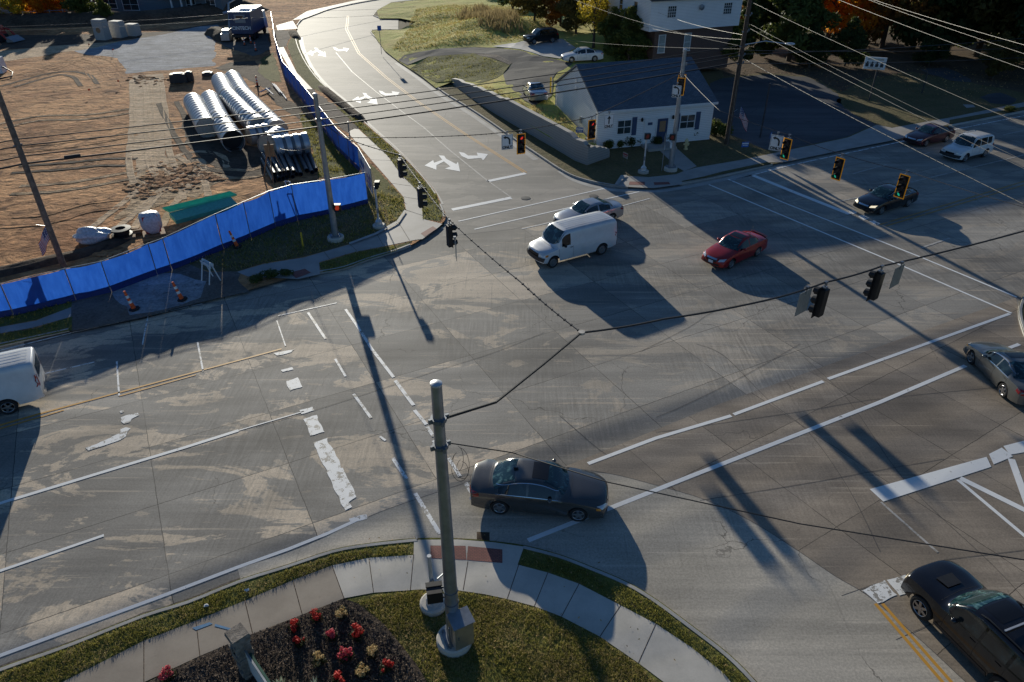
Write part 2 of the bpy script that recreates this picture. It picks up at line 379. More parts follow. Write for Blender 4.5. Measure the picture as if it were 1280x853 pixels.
simple('border_yellow_glow', (.85, .36, .015), .45, emit=(.9, .36, .01), es=.12); simple('sign_white', (.80, .80, .79), .5, var=.04); simple('sign_back', (.36, .37, .34), .5, .5); simple('white', (.80, .79, .77), .5, var=.05); simple('white_siding', (.76, .76, .77), .6, var=.05)  # yellow signal border is given a faint glow of its own
simple('lens_red_lit', (.8, .02, .02), .3, emit=(1, .05, .03), es=.5); simple('lens_green_lit', (.02, .5, .35), .3, emit=(.03, .8, .5), es=.35); simple('lens_dark', (.03, .028, .028), .25); simple('lens_amber', (.16, .07, .01), .3)
simple('hand_red', (.9, .06, .02), .4, emit=(1, .10, .03), es=.2)
simple('yellow_paint', (.75, .5, .04), .5); simple('hydrant_paint', (.72, .58, .30), .5); simple('orange', (.85, .12, .02), .5); simple('white_band', (.85, .85, .83), .5, var=.03)
q = new_mat('fence_blue'); c = q.mix(q.ramp(q.noise(q.pos(scale=(1, 1, .35)), 1.6, 7, .7), .3, .7), (.006, .035, .20), (.016, .085, .42)); q.l(c, q.b.inputs['Base Color']); q.b.inputs['Roughness'].default_value = .6
fb = q.noise(q.pos(scale=(1, 1, .3)), 3.2, 6, .7); q.bump(fb, .35, .05); tr = q.n('BsdfTranslucent'); q.l(q.mix(q.ramp(fb, .3, .7), (.014, .085, .45), (.024, .125, .58)), tr.inputs[0]); mx = q.n('MixShader'); mx.inputs[0].default_value = .5
q.l(q.b.outputs[0], mx.inputs[1]); q.l(tr.outputs[0], mx.inputs[2]); q.l(mx.outputs[0], q.t.nodes['Material Output'].inputs[0])
simple('fence_skirt', (.006, .025, .16), .7); simple('banner_white', (.75, .78, .80), .6); simple('banner_blue', (.03, .12, .45), .6)
simple('sheet_green', (.11, .78, .42), .5, scale=2); simple('sheet_teal', (.10, .50, .38), .5); simple('wrap_white', (.70, .68, .68), .35, var=.2, scale=8, bump=.03)
def m_paintcar(name, col, metal=.3, rough=.28):
    q = new_mat(name); q.b.inputs['Base Color'].default_value = (*col, 1); q.b.inputs['Metallic'].default_value = metal; q.b.inputs['Roughness'].default_value = rough
    n = q.noise(q.pos(True), 1.6, 6, .6); q.l(q.mix(q.ramp(n, .35, .75), col, tuple(c * .86 + .006 for c in col)), q.b.inputs['Base Color'])
    q.b.inputs['Coat Weight'].default_value = .7; q.b.inputs['Coat Roughness'].default_value = .05; q.b.inputs['Specular IOR Level'].default_value = .3; return q.m
m_paintcar('car_grey', (.125, .12, .113), .6, .24); m_paintcar('car_silver', (.42, .43, .45), .6); m_paintcar('car_red', (.38, .014, .014), .3); m_paintcar('car_black', (.008, .008, .010), .0, .16)
m_paintcar('car_maroon', (.075, .010, .016), .3); m_paintcar('car_white', (.78, .78, .77), 0); m_paintcar('van_white', (.70, .71, .72), .15, .4); m_paintcar('car_greygreen', (.20, .205, .195), .6); m_paintcar('car_darkgreen', (.018, .022, .024), .3)
q = new_mat('car_glass'); q.l(q.mix(q.ramp(q.noise(q.pos(True), 2.2, 5, .6), .45, .72), (.004, .008, .010), (.022, .04, .042)), q.b.inputs['Base Color']); q.b.inputs['Roughness'].default_value = .06; q.b.inputs['Specular IOR Level'].default_value = .8  # lighter noise in the side glass colour imitates reflections
q = new_mat('windshield_glass'); q.l(q.mix(q.ramp(q.noise(q.pos(True), 3.0, 6, .65, 1.0), .48, .70), (.008, .028, .032), (.10, .20, .20)), q.b.inputs['Base Color']); q.b.inputs['Roughness'].default_value = .05; q.b.inputs['Specular IOR Level'].default_value = .8  # pale teal streaks in the base colour stand in for reflections
simple('chrome', (.75, .75, .76), .15, 1, 0); simple('headlamp', (.72, .74, .74), .12, .3, .1); simple('headlamp_lit', (.9, .85, .7), .2, emit=(1, .85, .55), es=.9); simple('tail_red', (.35, .012, .012), .15, 0, .1, coat=1); simple('amber', (.75, .25, .02), .2); simple('plate', (.72, .72, .74), .5, var=.1); simple('rim_metal', (.45, .45, .46), .3, .9, .08); simple('rim_steel', (.22, .22, .22), .5, .6, .1)
simple('plastic', (.03, .03, .032), .6)
def m_shingle(name, a, b):
    q = new_mat(name); br = q.n('TexBrick'); q.l(q.n('TexCoord').outputs['UV'], br.inputs[0]); br.inputs['Scale'].default_value = 1.0; br.inputs['Brick Width'].default_value = .32; br.inputs['Row Height'].default_value = .16
    br.inputs['Color1'].default_value = (*a, 1); br.inputs['Color2'].default_value = (*b, 1); br.inputs['Mortar'].default_value = (*[x * .6 for x in a], 1); br.inputs['Mortar Size'].default_value = .012; br.inputs['Bias'].default_value = 0
    n = q.noise(q.pos(), .5, 5); c = q.mix(1.0, br.outputs[0], q.mix(n, (.8,) * 3, (1.2,) * 3), 'MULTIPLY'); q.l(c, q.b.inputs['Base Color']); q.b.inputs['Roughness'].default_value = .9; return q.m
m_shingle('shingle', (.10, .125, .155), (.15, .175, .205)); m_shingle('shingle_dark', (.05, .055, .065), (.08, .085, .095))
def m_siding(name, col, pitch=.15):
    q = new_mat(name); sx = q.n('SeparateXYZ'); q.l(q.pos(), sx.inputs[0]); f = q.math('FRACT', q.math('DIVIDE', sx.outputs[2], pitch))
    c = q.mix(q.math('LESS_THAN', f, .14), col, tuple(x * .62 for x in col)); c = q.mix(1.0, c, q.mix(q.noise(q.pos(), .8, 5), (.9,) * 3, (1.06,) * 3), 'MULTIPLY'); q.l(c, q.b.inputs['Base Color']); q.b.inputs['Roughness'].default_value = .6
    q.bump(f, .4, .02); return q.m
m_siding('siding_white', (.86, .86, .86)); m_siding('siding_blue', (.13, .17, .21), .2); m_siding('siding_grey', (.30, .31, .32), .2); m_siding('block_wall', (.36, .34, .315), .2)
q = new_mat('brick_brown'); br = q.n('TexBrick'); q.l(q.n('TexCoord').outputs['UV'], br.inputs[0]); br.inputs['Scale'].default_value = 1.0; br.inputs['Brick Width'].default_value = .24; br.inputs['Row Height'].default_value = .09; br.inputs['Mortar Size'].default_value = .01
br.inputs['Color1'].default_value = (.13, .065, .045, 1); br.inputs['Color2'].default_value = (.09, .05, .04, 1); br.inputs['Mortar'].default_value = (.16, .13, .11, 1); q.l(br.outputs[0], q.b.inputs['Base Color']); q.b.inputs['Roughness'].default_value = .85
simple('shutter_blue', (.04, .07, .15), .5); simple('door_blue', (.03, .05, .12), .5); simple('window_glass', (.03, .045, .05), .08, 0, .3, 1.5, spec=.9); simple('trim_white', (.74, .74, .74), .5, var=.04); simple('curtain', (.30, .34, .33), .7)
simple('stone', (.26, .22, .18), .85, var=.35, scale=7, bump=.04); simple('sign_green', (.02, .09, .06), .4); simple('flag_red', (.45, .02, .03), .7); simple('flag_white', (.75, .73, .72), .7); simple('flag_blue', (.02, .03, .16), .7)
simple('truck_navy', (.035, .06, .13), .4, var=.2); simple('machine_red', (.35, .03, .02), .5); simple('block_concrete', (.42, .41, .39), .8, bump=.02); simple('timber', (.32, .19, .10), .8); simple('campaign_blue', (.03, .12, .45), .5); simple('campaign_red', (.5, .03, .04), .5)
simple('blue_mark', (.12, .26, .42), .8); simple('berm', (.10, .068, .045), .95, var=.3, scale=2, bump=.1)

simple('joint_fill', (.10, .092, .085), .85)

q = new_mat('chips'); g = q.n('NewGeometry').outputs['Random Per Island']; q.l(q.mix(q.ramp(g, 0, 1), (.035, .025, .018), (.17, .12, .085)), q.b.inputs['Base Color']); q.b.inputs['Roughness'].default_value = .9
q = new_mat('fallen'); g = q.n('NewGeometry').outputs['Random Per Island']; q.l(q.mix(g, (.22, .11, .035), (.62, .42, .16)), q.b.inputs['Base Color']); q.b.inputs['Roughness'].default_value = .8

simple('hand_dim', (.30, .035, .02), .5)
# ================================================================== GROUND, ROADS, KERBS
A28 = R(28.0); U2 = V((math.cos(A28), math.sin(A28))); V2 = V((-U2.y, U2.x))
def UV(u, v): return U2 * u + V2 * v
sheet('ground', [(-900, -700), (900, -700), (900, 1500), (-900, 1500)], -.06, 'land')
KZ = .12                                         # kerb height
sheet('main_road', [UV(-120, 14.5), UV(170, 12), UV(170, 40.5), UV(-120, 40.5)], 0, 'road_concrete')
top_l = [(556, 270), (552, 259), (546, 244), (536, 230), (525, 217), (507, 198), (481, 175), (457, 154), (430, 127), (402, 104), (384, 81), (373.5, 60), (370, 47), (372, 33), (380, 24), (407, 14), (440, 6), (474, 0)]
top_r = [(515, 1), (488, 4), (471, 13.5), (466, 20), (474, 23.5), (498, 23.5)]
top_r2 = [(498, 38), (464, 38.6), (471, 50), (481, 64), (498, 77), (511, 85), (528, 97.4), (555, 117.6), (582, 134), (608, 151), (642, 175), (676, 198), (697, 212), (716, 222), (740, 230), (775, 236), (817, 236)]
L3 = px(top_l); R3 = px(top_r)[::-1]; R4 = px(top_r2)[::-1]
far_l = [V((-12, 170, 0)), V((20, 178, 0)), V((70, 178, 0))]; far_r = [V((70, 166, 0)), V((22, 166, 0)), V((-8, 160, 0))]
road_top = px([(817, 240), (760, 262), (650, 288), (560, 305)]) + L3 + far_l + far_r + R3[::-1] + [V((-10, 136, 0)), V((-9, 123, 0))] + R4[::-1]
sheet('top_road', px([(556, 285), (652, 286), (716, 268), (812, 247), (817, 236)]) [0:0] + px([(824, 240), (760, 256), (688, 276), (640, 287), (553, 296)]) + L3 + far_l + far_r + R3[::-1] + R4[::-1], .004, 'top_road')
C2 = V((math.cos(R(-59)), math.sin(R(-59))))
# near leg (bottom right) and the pale turning fan beside the near corner
fan_curve = [(297, 711), (380, 684), (455, 648), (491, 634.5), (564, 610), (625, 592), (700, 586), (760, 592), (820, 607), (881, 625), (939, 652), (996, 688), (1043, 720), (1086, 746), (1150, 800), (1210, 856)]
kerb_s = [(-60, 862), (0, 838), (90, 806), (180, 770.5), (236, 753), (301, 727), (360, 708.5), (416, 690), (461, 682), (517, 676), (572, 676), (617, 679.5), (657, 685), (699, 696), (741, 712), (783, 730), (820, 752), (870, 789), (910, 820), (945, 855), (975, 895)]
nl = px([(1010, 455), (1285, 380)]); a = G(860, 600); b = G(1290, 430)
sheet('near_road', [(p.x, p.y) for p in px([(700, 586), (900, 505), (1270, 372), (1290, 480)])] + [V((40, 12)), V((22, -12)), V((5, -12))] + [(p.x, p.y) for p in px([(960, 880), (880, 740)])], .004, 'near_road')
sheet('turning_lane', [(p.x, p.y) for p in smoothpts(px(fan_curve), 3)] + [V((14, -6)), V((7, -6))] + [(p.x, p.y) for p in smoothpts(px(kerb_s[5:]), 2)][::-1], .008, 'fan_concrete')

# --- blocks (land inside kerbs)
kerb_nw = [(-60, 446), (0, 434), (87, 415), (175, 398), (235, 382.5), (312, 365), (373, 348), (430, 338), (461, 326), (494, 316), (515, 308), (528, 300), (544, 287), (555, 279), (557, 270)] + top_l[1:]
NWK = smoothpts(px(kerb_nw), 3)
blk_nw = [UV(-130, 37.2)] + NWK + far_l + [V((70, 300, 0)), V((-300, 300, 0)), V((-300, -60, 0))]
def nwz(x, y):
    h = KZ
    d = y - (.532 * x + 50)                       # behind the fence line
    if d > 0 and x < -12: h += min(1, d / 6) * (.10 * noise.noise(V((x * .25, y * .25, 3))) + .05 * noise.noise(V((x * .9, y * .9, 1))) + .06)
    return h
def flat(h): return lambda x, y: h
sheet('construction_ground', [(p[0], p[1]) for p in blk_nw], KZ, 'dirt', None)
kerb_ne = [(515, 1), (488, 4), (471, 13.5), (466, 20), (474, 23.5), (510, 23.5)]
NEK0 = px(kerb_ne); NEK = smoothpts(px([(505, 38), (464, 38.6), (471, 50), (481, 64), (498, 77), (511, 84), (528, 97.4), (555, 117.6), (582, 134), (608, 151), (642, 175), (676, 198), (697, 212), (716, 222), (740, 229), (768, 234), (817, 236), (853, 231), (890, 224), (935, 214), (980, 204), (1048, 189), (1124, 174), (1188, 158.5), (1227, 151), (1280, 140.5)]), 3)
blk_ne = NEK + [UV(170, 40), V((400, 130, 0)), V((400, 400, 0)), V((200, 400, 0)), V((70, 166, 0)), V((-9, 160, 0))] + NEK0[:0] + px([(505, 24), (500, 38)])
blk_ne = NEK + [UV(170, 40), V((400, 130, 0)), V((400, 300, 0)), V((71, 300, 0)), V((70.5, 165, 0)), V((22, 165, 0)), V((-8, 159.5, 0))] + NEK0
sheet('corner_ground', [(p[0], p[1]) for p in blk_ne], KZ, 'turf_shade')
SEK = smoothpts(px([(1420, 322), (1340, 345), (1290, 360), (1275, 378), (1272, 394), (1276, 411), (1285, 428), (1330, 468), (1420, 560)]), 3)
sheet('far_corner_ground', [(p[0], p[1]) for p in SEK] + [V((60, -10)), UV(170, 0), UV(170, 11)], KZ, 'turf_shade')
SK = smoothpts(px(kerb_s), 3)
sheet('near_corner_ground', [UV(-60, 17.2)] + [(p[0], p[1]) for p in SK] + [V((9, -3)), V((9, -40)), V((-90, -40))], KZ, 'turf', None)
def kerb(name, pts, side, wdt=.16, top=KZ + .02, lo=-.05):
    """kerb stone: pts = road-side foot line; side=+1 land on the left"""
    mb = MB(); pts = [V((p[0], p[1], 0)) for p in pts]; n = len(pts); rows = []
    for i, p in enumerate(pts):
        t = (pts[min(i + 1, n - 1)] - pts[max(i - 1, 0)]).normalized(); s = V((-t.y, t.x, 0)) * side
        rows.append([p + V((0, 0, lo)), p + s * .02 + V((0, 0, top - .03)), p + s * .05 + V((0, 0, top)), p + s * wdt + V((0, 0, top)), p + s * wdt + V((0, 0, lo))])
    vs = [q for r in rows for q in r]
    fs = [(i * 5 + k, i * 5 + k + 1, i * 5 + k + 6, i * 5 + k + 5) for i in range(n - 1) for k in range(4)]
    mb.add(vs, fs); o = mb.obj(name, 'kerb_concrete', smooth=40); o['kind'] = 'structure'; return o
def part(pts, a, b): return pts[a:b]
def kpx(l): return smoothpts(px(l), 3)
kerb('kerb', kpx([(-60, 446), (0, 434), (87, 415)]), 1)
kerb('kerb', kpx([(400, 342.5), (430, 337), (461, 326), (494, 316), (514, 308.5)]), 1)
kerb('kerb', kpx([(557, 273), (555, 264), (552, 257)]), 1)
kerb('kerb', kpx(top_l[2:13]), 1); kerb('kerb', kpx(top_l[13:]) , 1)
kerb('kerb', NEK0, 1); kerb('kerb', kpx([(505, 38), (464, 38.6), (471, 50), (481, 64), (496, 76)]), 1)
kerb('kerb', kpx([(512, 86), (528, 97.4), (555, 117.6), (582, 134), (608, 151), (642, 175), (676, 198), (697, 212), (716, 222), (740, 229), (768, 234), (785, 235.5)]), 1)
kerb('kerb', kpx([(850, 231.5), (890, 224), (935, 214), (966, 207)]), 1)
kerb('kerb', kpx([(1186, 159), (1227, 151), (1280, 140.5), (1350, 126)]), 1)
kerb('kerb', SEK, 1)
kerb('kerb', kpx(kerb_s[:10] + [(522, 676)]), -1); kerb('kerb', kpx([(655, 684.5)] + kerb_s[13:]), -1)
kerb('kerb', kpx([(522, 676), (572, 676), (617, 679.5), (655, 684.5)]), -1, top=.045)
# gutter pans
mbg = MB(); strip([p + V((.0, 0, 0)) for p in smoothpts(px([(700, 214), (716, 224.5), (740, 233), (768, 238), (817, 239.5), (853, 235), (890, 228), (935, 218), (980, 208)]), 3)], .5, .010, mbg)
strip(smoothpts(px([(550, 256), (541, 240), (528, 224), (509, 202), (485, 178.5), (461, 157), (434, 129), (407, 106.5), (389, 84), (379, 62), (376, 47)]), 3), .55, .010, mbg)
strip(smoothpts(px([(495, 79), (525, 100), (551, 120), (578, 136.5), (603, 153), (637, 177), (670, 200)]), 3), .5, .010, mbg)
o = mbg.obj('gutter', 'kerb_concrete', smooth=0); o['kind'] = 'structure'

# --- pavements
def walk(name, poly, mat, z=KZ + .012, **k): return sheet(name, px(poly, z), z, mat, **k)
s_out = [(300, 754), (366, 725.5), (415, 707)]
walk('sidewalk', [(60, 862), (180, 801), (245, 776), (306, 751), (366, 725.5), (415, 707), (430, 748), (377, 769), (315, 793), (250, 820), (180, 853), (120, 885)], 'walk_old')
walk('sidewalk', [(415, 707), (461, 697.5), (517, 694), (517.5, 675), (572, 674.5), (617, 678), (655, 683.5), (647, 706), (685, 716), (724, 730), (776, 757), (820, 780), (865, 810), (905, 842), (935, 880), (850, 880), (830, 853), (798, 829), (750, 796), (702, 771), (668, 758), (634, 749), (606, 743), (572, 738), (526, 737), (467, 741), (430, 748)], 'walk_new')
mbj = MB()                                        # slab joints of the near walk
for a, b in (((461, 697.5), (467, 741)), ((517, 694), (513, 738)), ((585, 702), (579, 738)), ((649, 705), (634, 749)), ((685, 716), (668, 758)), ((724, 730), (702, 771)), ((776, 757), (750, 796)), ((820, 780), (798, 829)), ((415, 707), (430, 748)),
             ((245, 776), (250, 820)), ((306, 751), (316, 793)), ((366, 725), (378, 769)), ((180, 801), (180, 853))):
    strip([G(*a, KZ), G(*b, KZ)], .022, KZ + .016, mbj)
o = mbj.obj('sidewalk_joint', 'dark_soil', smooth=0); o['kind'] = 'structure'
walk('tactile_paving', [(538, 682), (582, 682.5), (583, 700), (538, 698)], 'ramp_brick', z=KZ + .018); walk('tactile_paving', [(585, 682.8), (628, 687), (628, 704), (583.5, 700.2)], 'ramp_brick', z=KZ + .018)
walk('storm_drain', [(596, 665), (612, 665.5), (612, 677), (596, 676)], 'dark_soil', z=.012)
# north-west walk
walk('sidewalk', [(296, 340), (310, 346), (373, 349), (400, 343), (399, 328), (440, 316), (490, 306), (519, 300), (528, 299), (545, 287), (553, 280), (528.8, 274), (527.7, 250.7), (519, 236), (504, 221), (484.5, 195), (447.5, 161), (441, 161), (435, 166), (464, 200), (490, 229.6), (504.5, 246.5), (507.7, 263.4), (498, 278), (471, 293), (437, 305.6), (380, 322), (330, 330)], 'walk_far')
walk('sidewalk', [(347, 60), (354, 58), (371, 91), (391, 112), (372, 92), (367, 92)][0:3] + [(391, 112), (376, 112), (362, 86)], 'walk_far')
walk('gravel_path', [(340, 38), (365, 38), (358, 58), (347, 60)], 'gravel_brown', jit=.25, step=.6); walk('gravel_path', [(376, 112), (391, 112), (421, 134), (449, 161), (441, 161), (434, 166), (405, 140)], 'gravel_brown', jit=.3, step=.6)
walk('sidewalk', [(366, 26), (345, 32), (347, 38), (372, 36)], 'walk_far'); walk('sidewalk', [(366, 25), (384, 14), (440, 1.5), (470, -4), (470, -1), (440, 4.5), (410, 12), (378, 24)], 'walk_far')
walk('tactile_paving', [(362, 341), (381, 336), (389, 341), (370, 348)], 'ramp_brick', z=KZ + .02)
walk('tactile_paving', [(526, 292), (541, 283), (546, 286), (531, 296)], 'ramp_brick', z=KZ + .02)
mbj = MB()
for a, b in (((405, 315), (412, 324)), ((437, 305.6), (446, 314)), ((471, 293), (479, 307)), ((498, 278), (512, 301)), ((504.5, 246.5), (527, 250)), ((490, 229.6), (514, 233)), ((464, 200), (489, 201)), ((449, 182), (470, 182)), ((507.7, 263), (529, 270))): strip([G(*a, KZ), G(*b, KZ)], .03, KZ + .018, mbj)
o = mbj.obj('sidewalk_joint', 'gravel_brown', smooth=0); o['kind'] = 'structure'
walk('sidewalk', [(-60, 426), (0, 409), (45, 401), (89, 384), (89, 396), (40, 410), (0, 417), (-60, 436)], 'walk_far')
walk('kerb_return', [(437, 305.6), (471, 293), (498, 278), (507.7, 263.4), (505.5, 262.5), (496, 276), (469, 291), (436, 303.5)], 'kerb_concrete', z=KZ + .10)
# north-east walk
walk('sidewalk', [(768, 233), (777.5, 219.7), (811, 221.6), (845, 218), (855, 214), (871, 209.5), (927, 200), (972, 190.6), (1060, 172), (1096, 156), (1115, 160), (1188, 147), (1280, 128), (1340, 115), (1340, 121), (1280, 134), (1190, 154), (1124, 174), (1048, 189), (980, 203), (963, 203), (852, 226.5), (853, 230.5), (817, 235.5)], 'walk_far')
walk('tactile_paving', [(787, 227), (806, 227.5), (806, 231.5), (786, 231)], 'ramp_brick', z=KZ + .02); walk('tactile_paving', [(817, 228), (836, 227.5), (838, 230.5), (818, 231.5)], 'ramp_brick', z=KZ + .02)
walk('kerb_return', [(768, 231), (776, 219), (784, 219), (773, 231)], 'kerb_concrete', z=KZ + .08)
walk('path', [(814, 171), (830, 171), (871, 208), (855, 214), (846, 209), (822, 186)], 'walk_far', z=KZ + .016)
walk('grass_strip', [(852, 228), (884, 222.6), (965, 205), (959, 202.6), (905, 214)], 'turf_shade', z=KZ + .02)
walk('grass_strip', [(1187, 155), (1280, 137), (1280, 133.5), (1187, 150)], 'turf_shade', z=KZ + .02)
walk('parking_lot', [(880, 150), (886, 104), (905, 98), (960, 93), (1010, 96), (1049, 118), (1049, 128), (1070, 145), (1095, 156), (1060, 171), (972, 190), (955, 186), (915, 170)], 'lot_asphalt', z=KZ + .006, jit=.3, step=1)
walk('lot_apron', [(974, 191), (1060, 172), (1096, 156.5), (1124, 174), (1048, 189), (980, 203)], 'walk_far', z=KZ + .020)
walk('lawn', [(1049, 128), (1052, 116), (1080, 100), (1120, 92), (1200, 112), (1240, 120), (1262, 131), (1188, 146), (1115, 159), (1096, 155)], 'turf_shade', z=KZ + .006, jit=.5, step=1)
walk('leaf_litter', [(905, 96), (960, 92), (1010, 95), (1052, 115), (1080, 99), (1140, 90), (1300, 120), (1340, 60), (1100, 40), (900, 60)], 'leaf_litter', z=KZ + .003, jit=.6, step=1.2)
walk('worn_patch', [(1151, 87), (1180, 84), (1208, 95), (1214, 103), (1190, 101), (1160, 92)], 'lot_asphalt', z=KZ + .010, jit=.5, step=.8); walk('worn_patch', [(1222, 121), (1250, 116), (1272, 124), (1262, 131), (1238, 129)], 'lot_asphalt', z=KZ + .010, jit=.4, step=.8)
walk('worn_patch', [(1204, 131), (1216, 131), (1219, 134), (1208, 135)], 'walk_far', z=KZ + .010, jit=.2, step=.6)
# --- construction site surfaces
def gs(name, poly, mat, z, **k): return sheet(name, px(poly, z), z, mat, **k)
Z = KZ
gs('gravel_pad', [(160, 92), (152, 80), (144, 72), (110, 68), (78, 62), (60, 62), (130, 55), (200, 44), (250, 33), (272, 31), (280, 36), (268, 50), (268, 82), (230, 86)], 'gravel', Z + .006, jit=.5, step=.8, seed=3)
gs('gravel_pad', [(268, 50), (280, 36), (300, 30), (335, 33), (338, 62), (318, 70), (290, 62)], 'gravel_brown', Z + .009, jit=.5, step=.8)
gs('dirt_track', [(0, 64), (60, 58), (150, 52), (120, 60), (75, 66), (40, 72), (0, 78)], 'dirt_track', Z + .008, jit=.5, step=.8)
gs('dirt_track', [(166, 95), (204, 92), (206, 140), (208, 190), (220, 220), (190, 235), (168, 228), (166, 150)], 'dirt_track', Z + .006, jit=.35, step=.7, seed=2)
gs('rutted_soil', [(165, 222), (190, 208), (230, 200), (262, 214), (300, 222), (262, 232), (245, 248), (225, 245), (205, 255), (190, 258), (165, 266), (145, 276), (160, 250)], 'dirt_ruts', Z + .012, jit=.5, step=.7, seed=5)
gs('dark_soil', [(226, 140), (262, 170), (330, 186), (338, 218), (310, 224), (285, 222), (270, 212), (250, 196), (232, 180)], 'dark_soil', Z + .014, jit=.4, step=.7, seed=6)
gs('dark_soil', [(270, 85), (288, 78), (318, 76), (345, 110), (400, 160), (412, 185), (400, 195), (375, 150), (345, 130), (330, 110), (300, 95)], 'dark_soil', Z + .012, jit=.4, step=.7, seed=7)
gs('dark_soil', [(0, 44), (80, 44), (200, 40), (300, 24), (330, 28), (270, 33), (190, 46), (110, 56), (40, 60), (0, 62)], 'dark_soil', Z + .004, jit=.5, step=1, seed=8)  # dark soil strip along the berm, its narrow shadow put into the colour
gs('grass_patch', [(325, 76), (341, 66), (349, 88), (352, 103), (336, 102), (324, 92)], 'turf', Z + .016, jit=.35, step=.6)
gs('grass_patch', [(374, 140), (400, 158), (440, 200), (450, 220), (398, 222), (392, 200), (380, 165)], 'turf', Z + .018, jit=.3, step=.6)
gs('grass_strip', [(359, 57), (371, 90), (391, 111), (430, 126), (402, 103), (386, 82), (376, 61), (372, 46), (365, 46)], 'turf', Z + .016, jit=.08, step=.5)
gs('grass_strip', [(421, 134), (449, 161), (484.5, 195), (504, 221), (519, 236), (527.7, 250.7), (528.8, 274), (551, 277), (555, 268), (550, 256), (545, 243), (534, 230), (505, 198), (479, 175), (455, 155), (432, 130)], 'turf', Z + .014, jit=.08, step=.5)
gs('grass_strip', [(399, 329), (440, 317), (490, 307.5), (518, 301), (505, 309), (494, 314), (461, 324), (430, 335.5), (404, 340), (400, 334)], 'turf', Z + .018, jit=.08, step=.5)
gs('grass_strip', [(-60, 410), (0, 392), (45, 378), (90, 370), (89, 384), (45, 400), (0, 408), (-60, 424)], 'turf', Z + .010, jit=.1, step=.5); gs('grass_strip', [(-60, 438), (0, 418), (45, 410), (89, 396), (90, 413), (0, 432), (-60, 445)], 'turf', Z + .014, jit=.1, step=.5)
gs('gravel_shoulder', [(90, 367), (134, 357), (191, 333), (215, 323), (262, 340), (300, 340), (297, 350), (312, 364.5), (235, 382), (175, 397.5), (90, 414)], 'gravel_brown', Z + .008, jit=.12, step=.5)
gs('gravel_shoulder', [(140, 362), (195, 340), (235, 345), (258, 352), (250, 372), (225, 382), (160, 395), (150, 380)], 'gravel', Z + .012, jit=.4, step=.5)
gs('verge', [(208, 325), (275, 295), (312, 278), (363, 263), (408, 254), (456, 247), (462, 205), (466, 210), (490, 231), (504, 247), (507, 263), (497, 277), (470, 292), (436, 305), (380, 321), (330, 329), (296, 339), (262, 340)], 'turf_shade', Z + .006, jit=.1, step=.5)
gs('verge', [(462, 205), (490, 231), (504, 247), (507, 263), (497, 277), (483, 262), (470, 236)], 'turf', Z + .010, jit=.25, step=.5)
gs('mulch_bed', [(100, 885), (185, 853), (252, 820), (316, 793), (378, 769), (430, 749), (447, 755), (480, 780), (520, 830), (550, 880)], 'mulch', Z + .01, spacing=.25, zf=lambda x, y: KZ + .02 + .05 * abs(noise.noise(V((x * 5, y * 5, 2)))) + .03 * abs(noise.noise(V((x * 14, y * 14, 2)))), smooth=0)

# --- raised yard behind the retaining wall
yard_edge = [(512, 86, .13), (528, 97, .13), (545, 110, .14), (564, 105, .2), (590, 108, .8), (609, 116, 1.25), (649, 137, 1.75), (686, 158, 1.75), (728, 183, 1.25), (748, 190, .5), (745, 186, .25), (735, 178, .45), (697, 135, 1.25), (695, 120, 1.5), (720, 95, 1.8), (790, 85, 1.6)]
yard_back = [V((18.5, 81, .13)), V((21, 90, .14)), V((27, 104, .14)), V((40, 125, .14)), V((62, 160, .2)), V((80, 230, 1.5)), V((20, 235, 4)), V((6, 190, 3)), V((2, 164, .5)), V((-8, 159.6, .14))]
yard_front = [(515, 1, .14), (488, 4, .13), (471, 13.5, .13), (474, 23.5, .13), (500, 23.5, .16), (520, 28, .5), (500, 38, .15), (464, 38.6, .13), (471, 50, .13), (481, 64, .13), (498, 77, .13)]
yard_in = [(540, 80, .5), (580, 90, 1.0), (620, 110, 1.5), (655, 124, 1.6), (690, 118, 1.6), (700, 90, 1.8), (730, 80, 2.1), (590, 62, 1.3), (640, 66, 1.9), (675, 58, 2.4), (715, 62, 2.4), (660, 45, 2.7), (580, 40, 2.4), (600, 20, 3.2), (540, 50, .9), (520, 45, .7), (550, 15, 1.4), (650, 20, 3.6), (760, 40, 3.2), (840, 50, 3), (720, 165, 1.1), (700, 150, 1.4), (665, 135, 1.7)]
yc = [G(a, b, c) for a, b, c in yard_edge] + yard_back + [G(a, b, c) for a, b, c in yard_front]; yi = [G(a, b, c) for a, b, c in yard_in]
_yz = idw([tuple(p) for p in yc + yi], 9.0, 1.4)
_kb = [V((p.x, p.y)) for p in dense([(p.x, p.y) for p in NEK[:60]], 1.0, closed=False)] + [V((p.x, p.y)) for p in NEK0]
_kb = [p for p in _kb if p.y > 52 and p.x < 8] + [V((p.x, p.y)) for p in dense([(p.x, p.y) for p in yard_back], 1.5, closed=False)]
def yardz(x, y):
    d = min((p - V((x, y))).length for p in _kb); return .15 + (_yz(x, y) - .15) * sst0(d / 3.5)
ypoly = [(p.x, p.y) for p in yc]
sheet('hill', ypoly, 0, 'turf_dry', spacing=1.3, zf=lambda x, y: yardz(x, y) + .10 * noise.noise(V((x * .5, y * .5, 0))), smooth=1)
def GY(a, b):
    z = 1.0
    for _ in range(12): p = G(a, b, z); z = .5 * z + .5 * yardz(p.x, p.y)
    p.z = yardz(p.x, p.y); return p
def ys(name, poly, mat, off, **k): return sheet(name, [(q.x, q.y) for q in (GY(*a) for a in poly)], 0, mat, spacing=.9, zf=lambda x, y: yardz(x, y) + .10 * noise.noise(V((x * .5, y * .5, 0))) + off, smooth=1, **k)
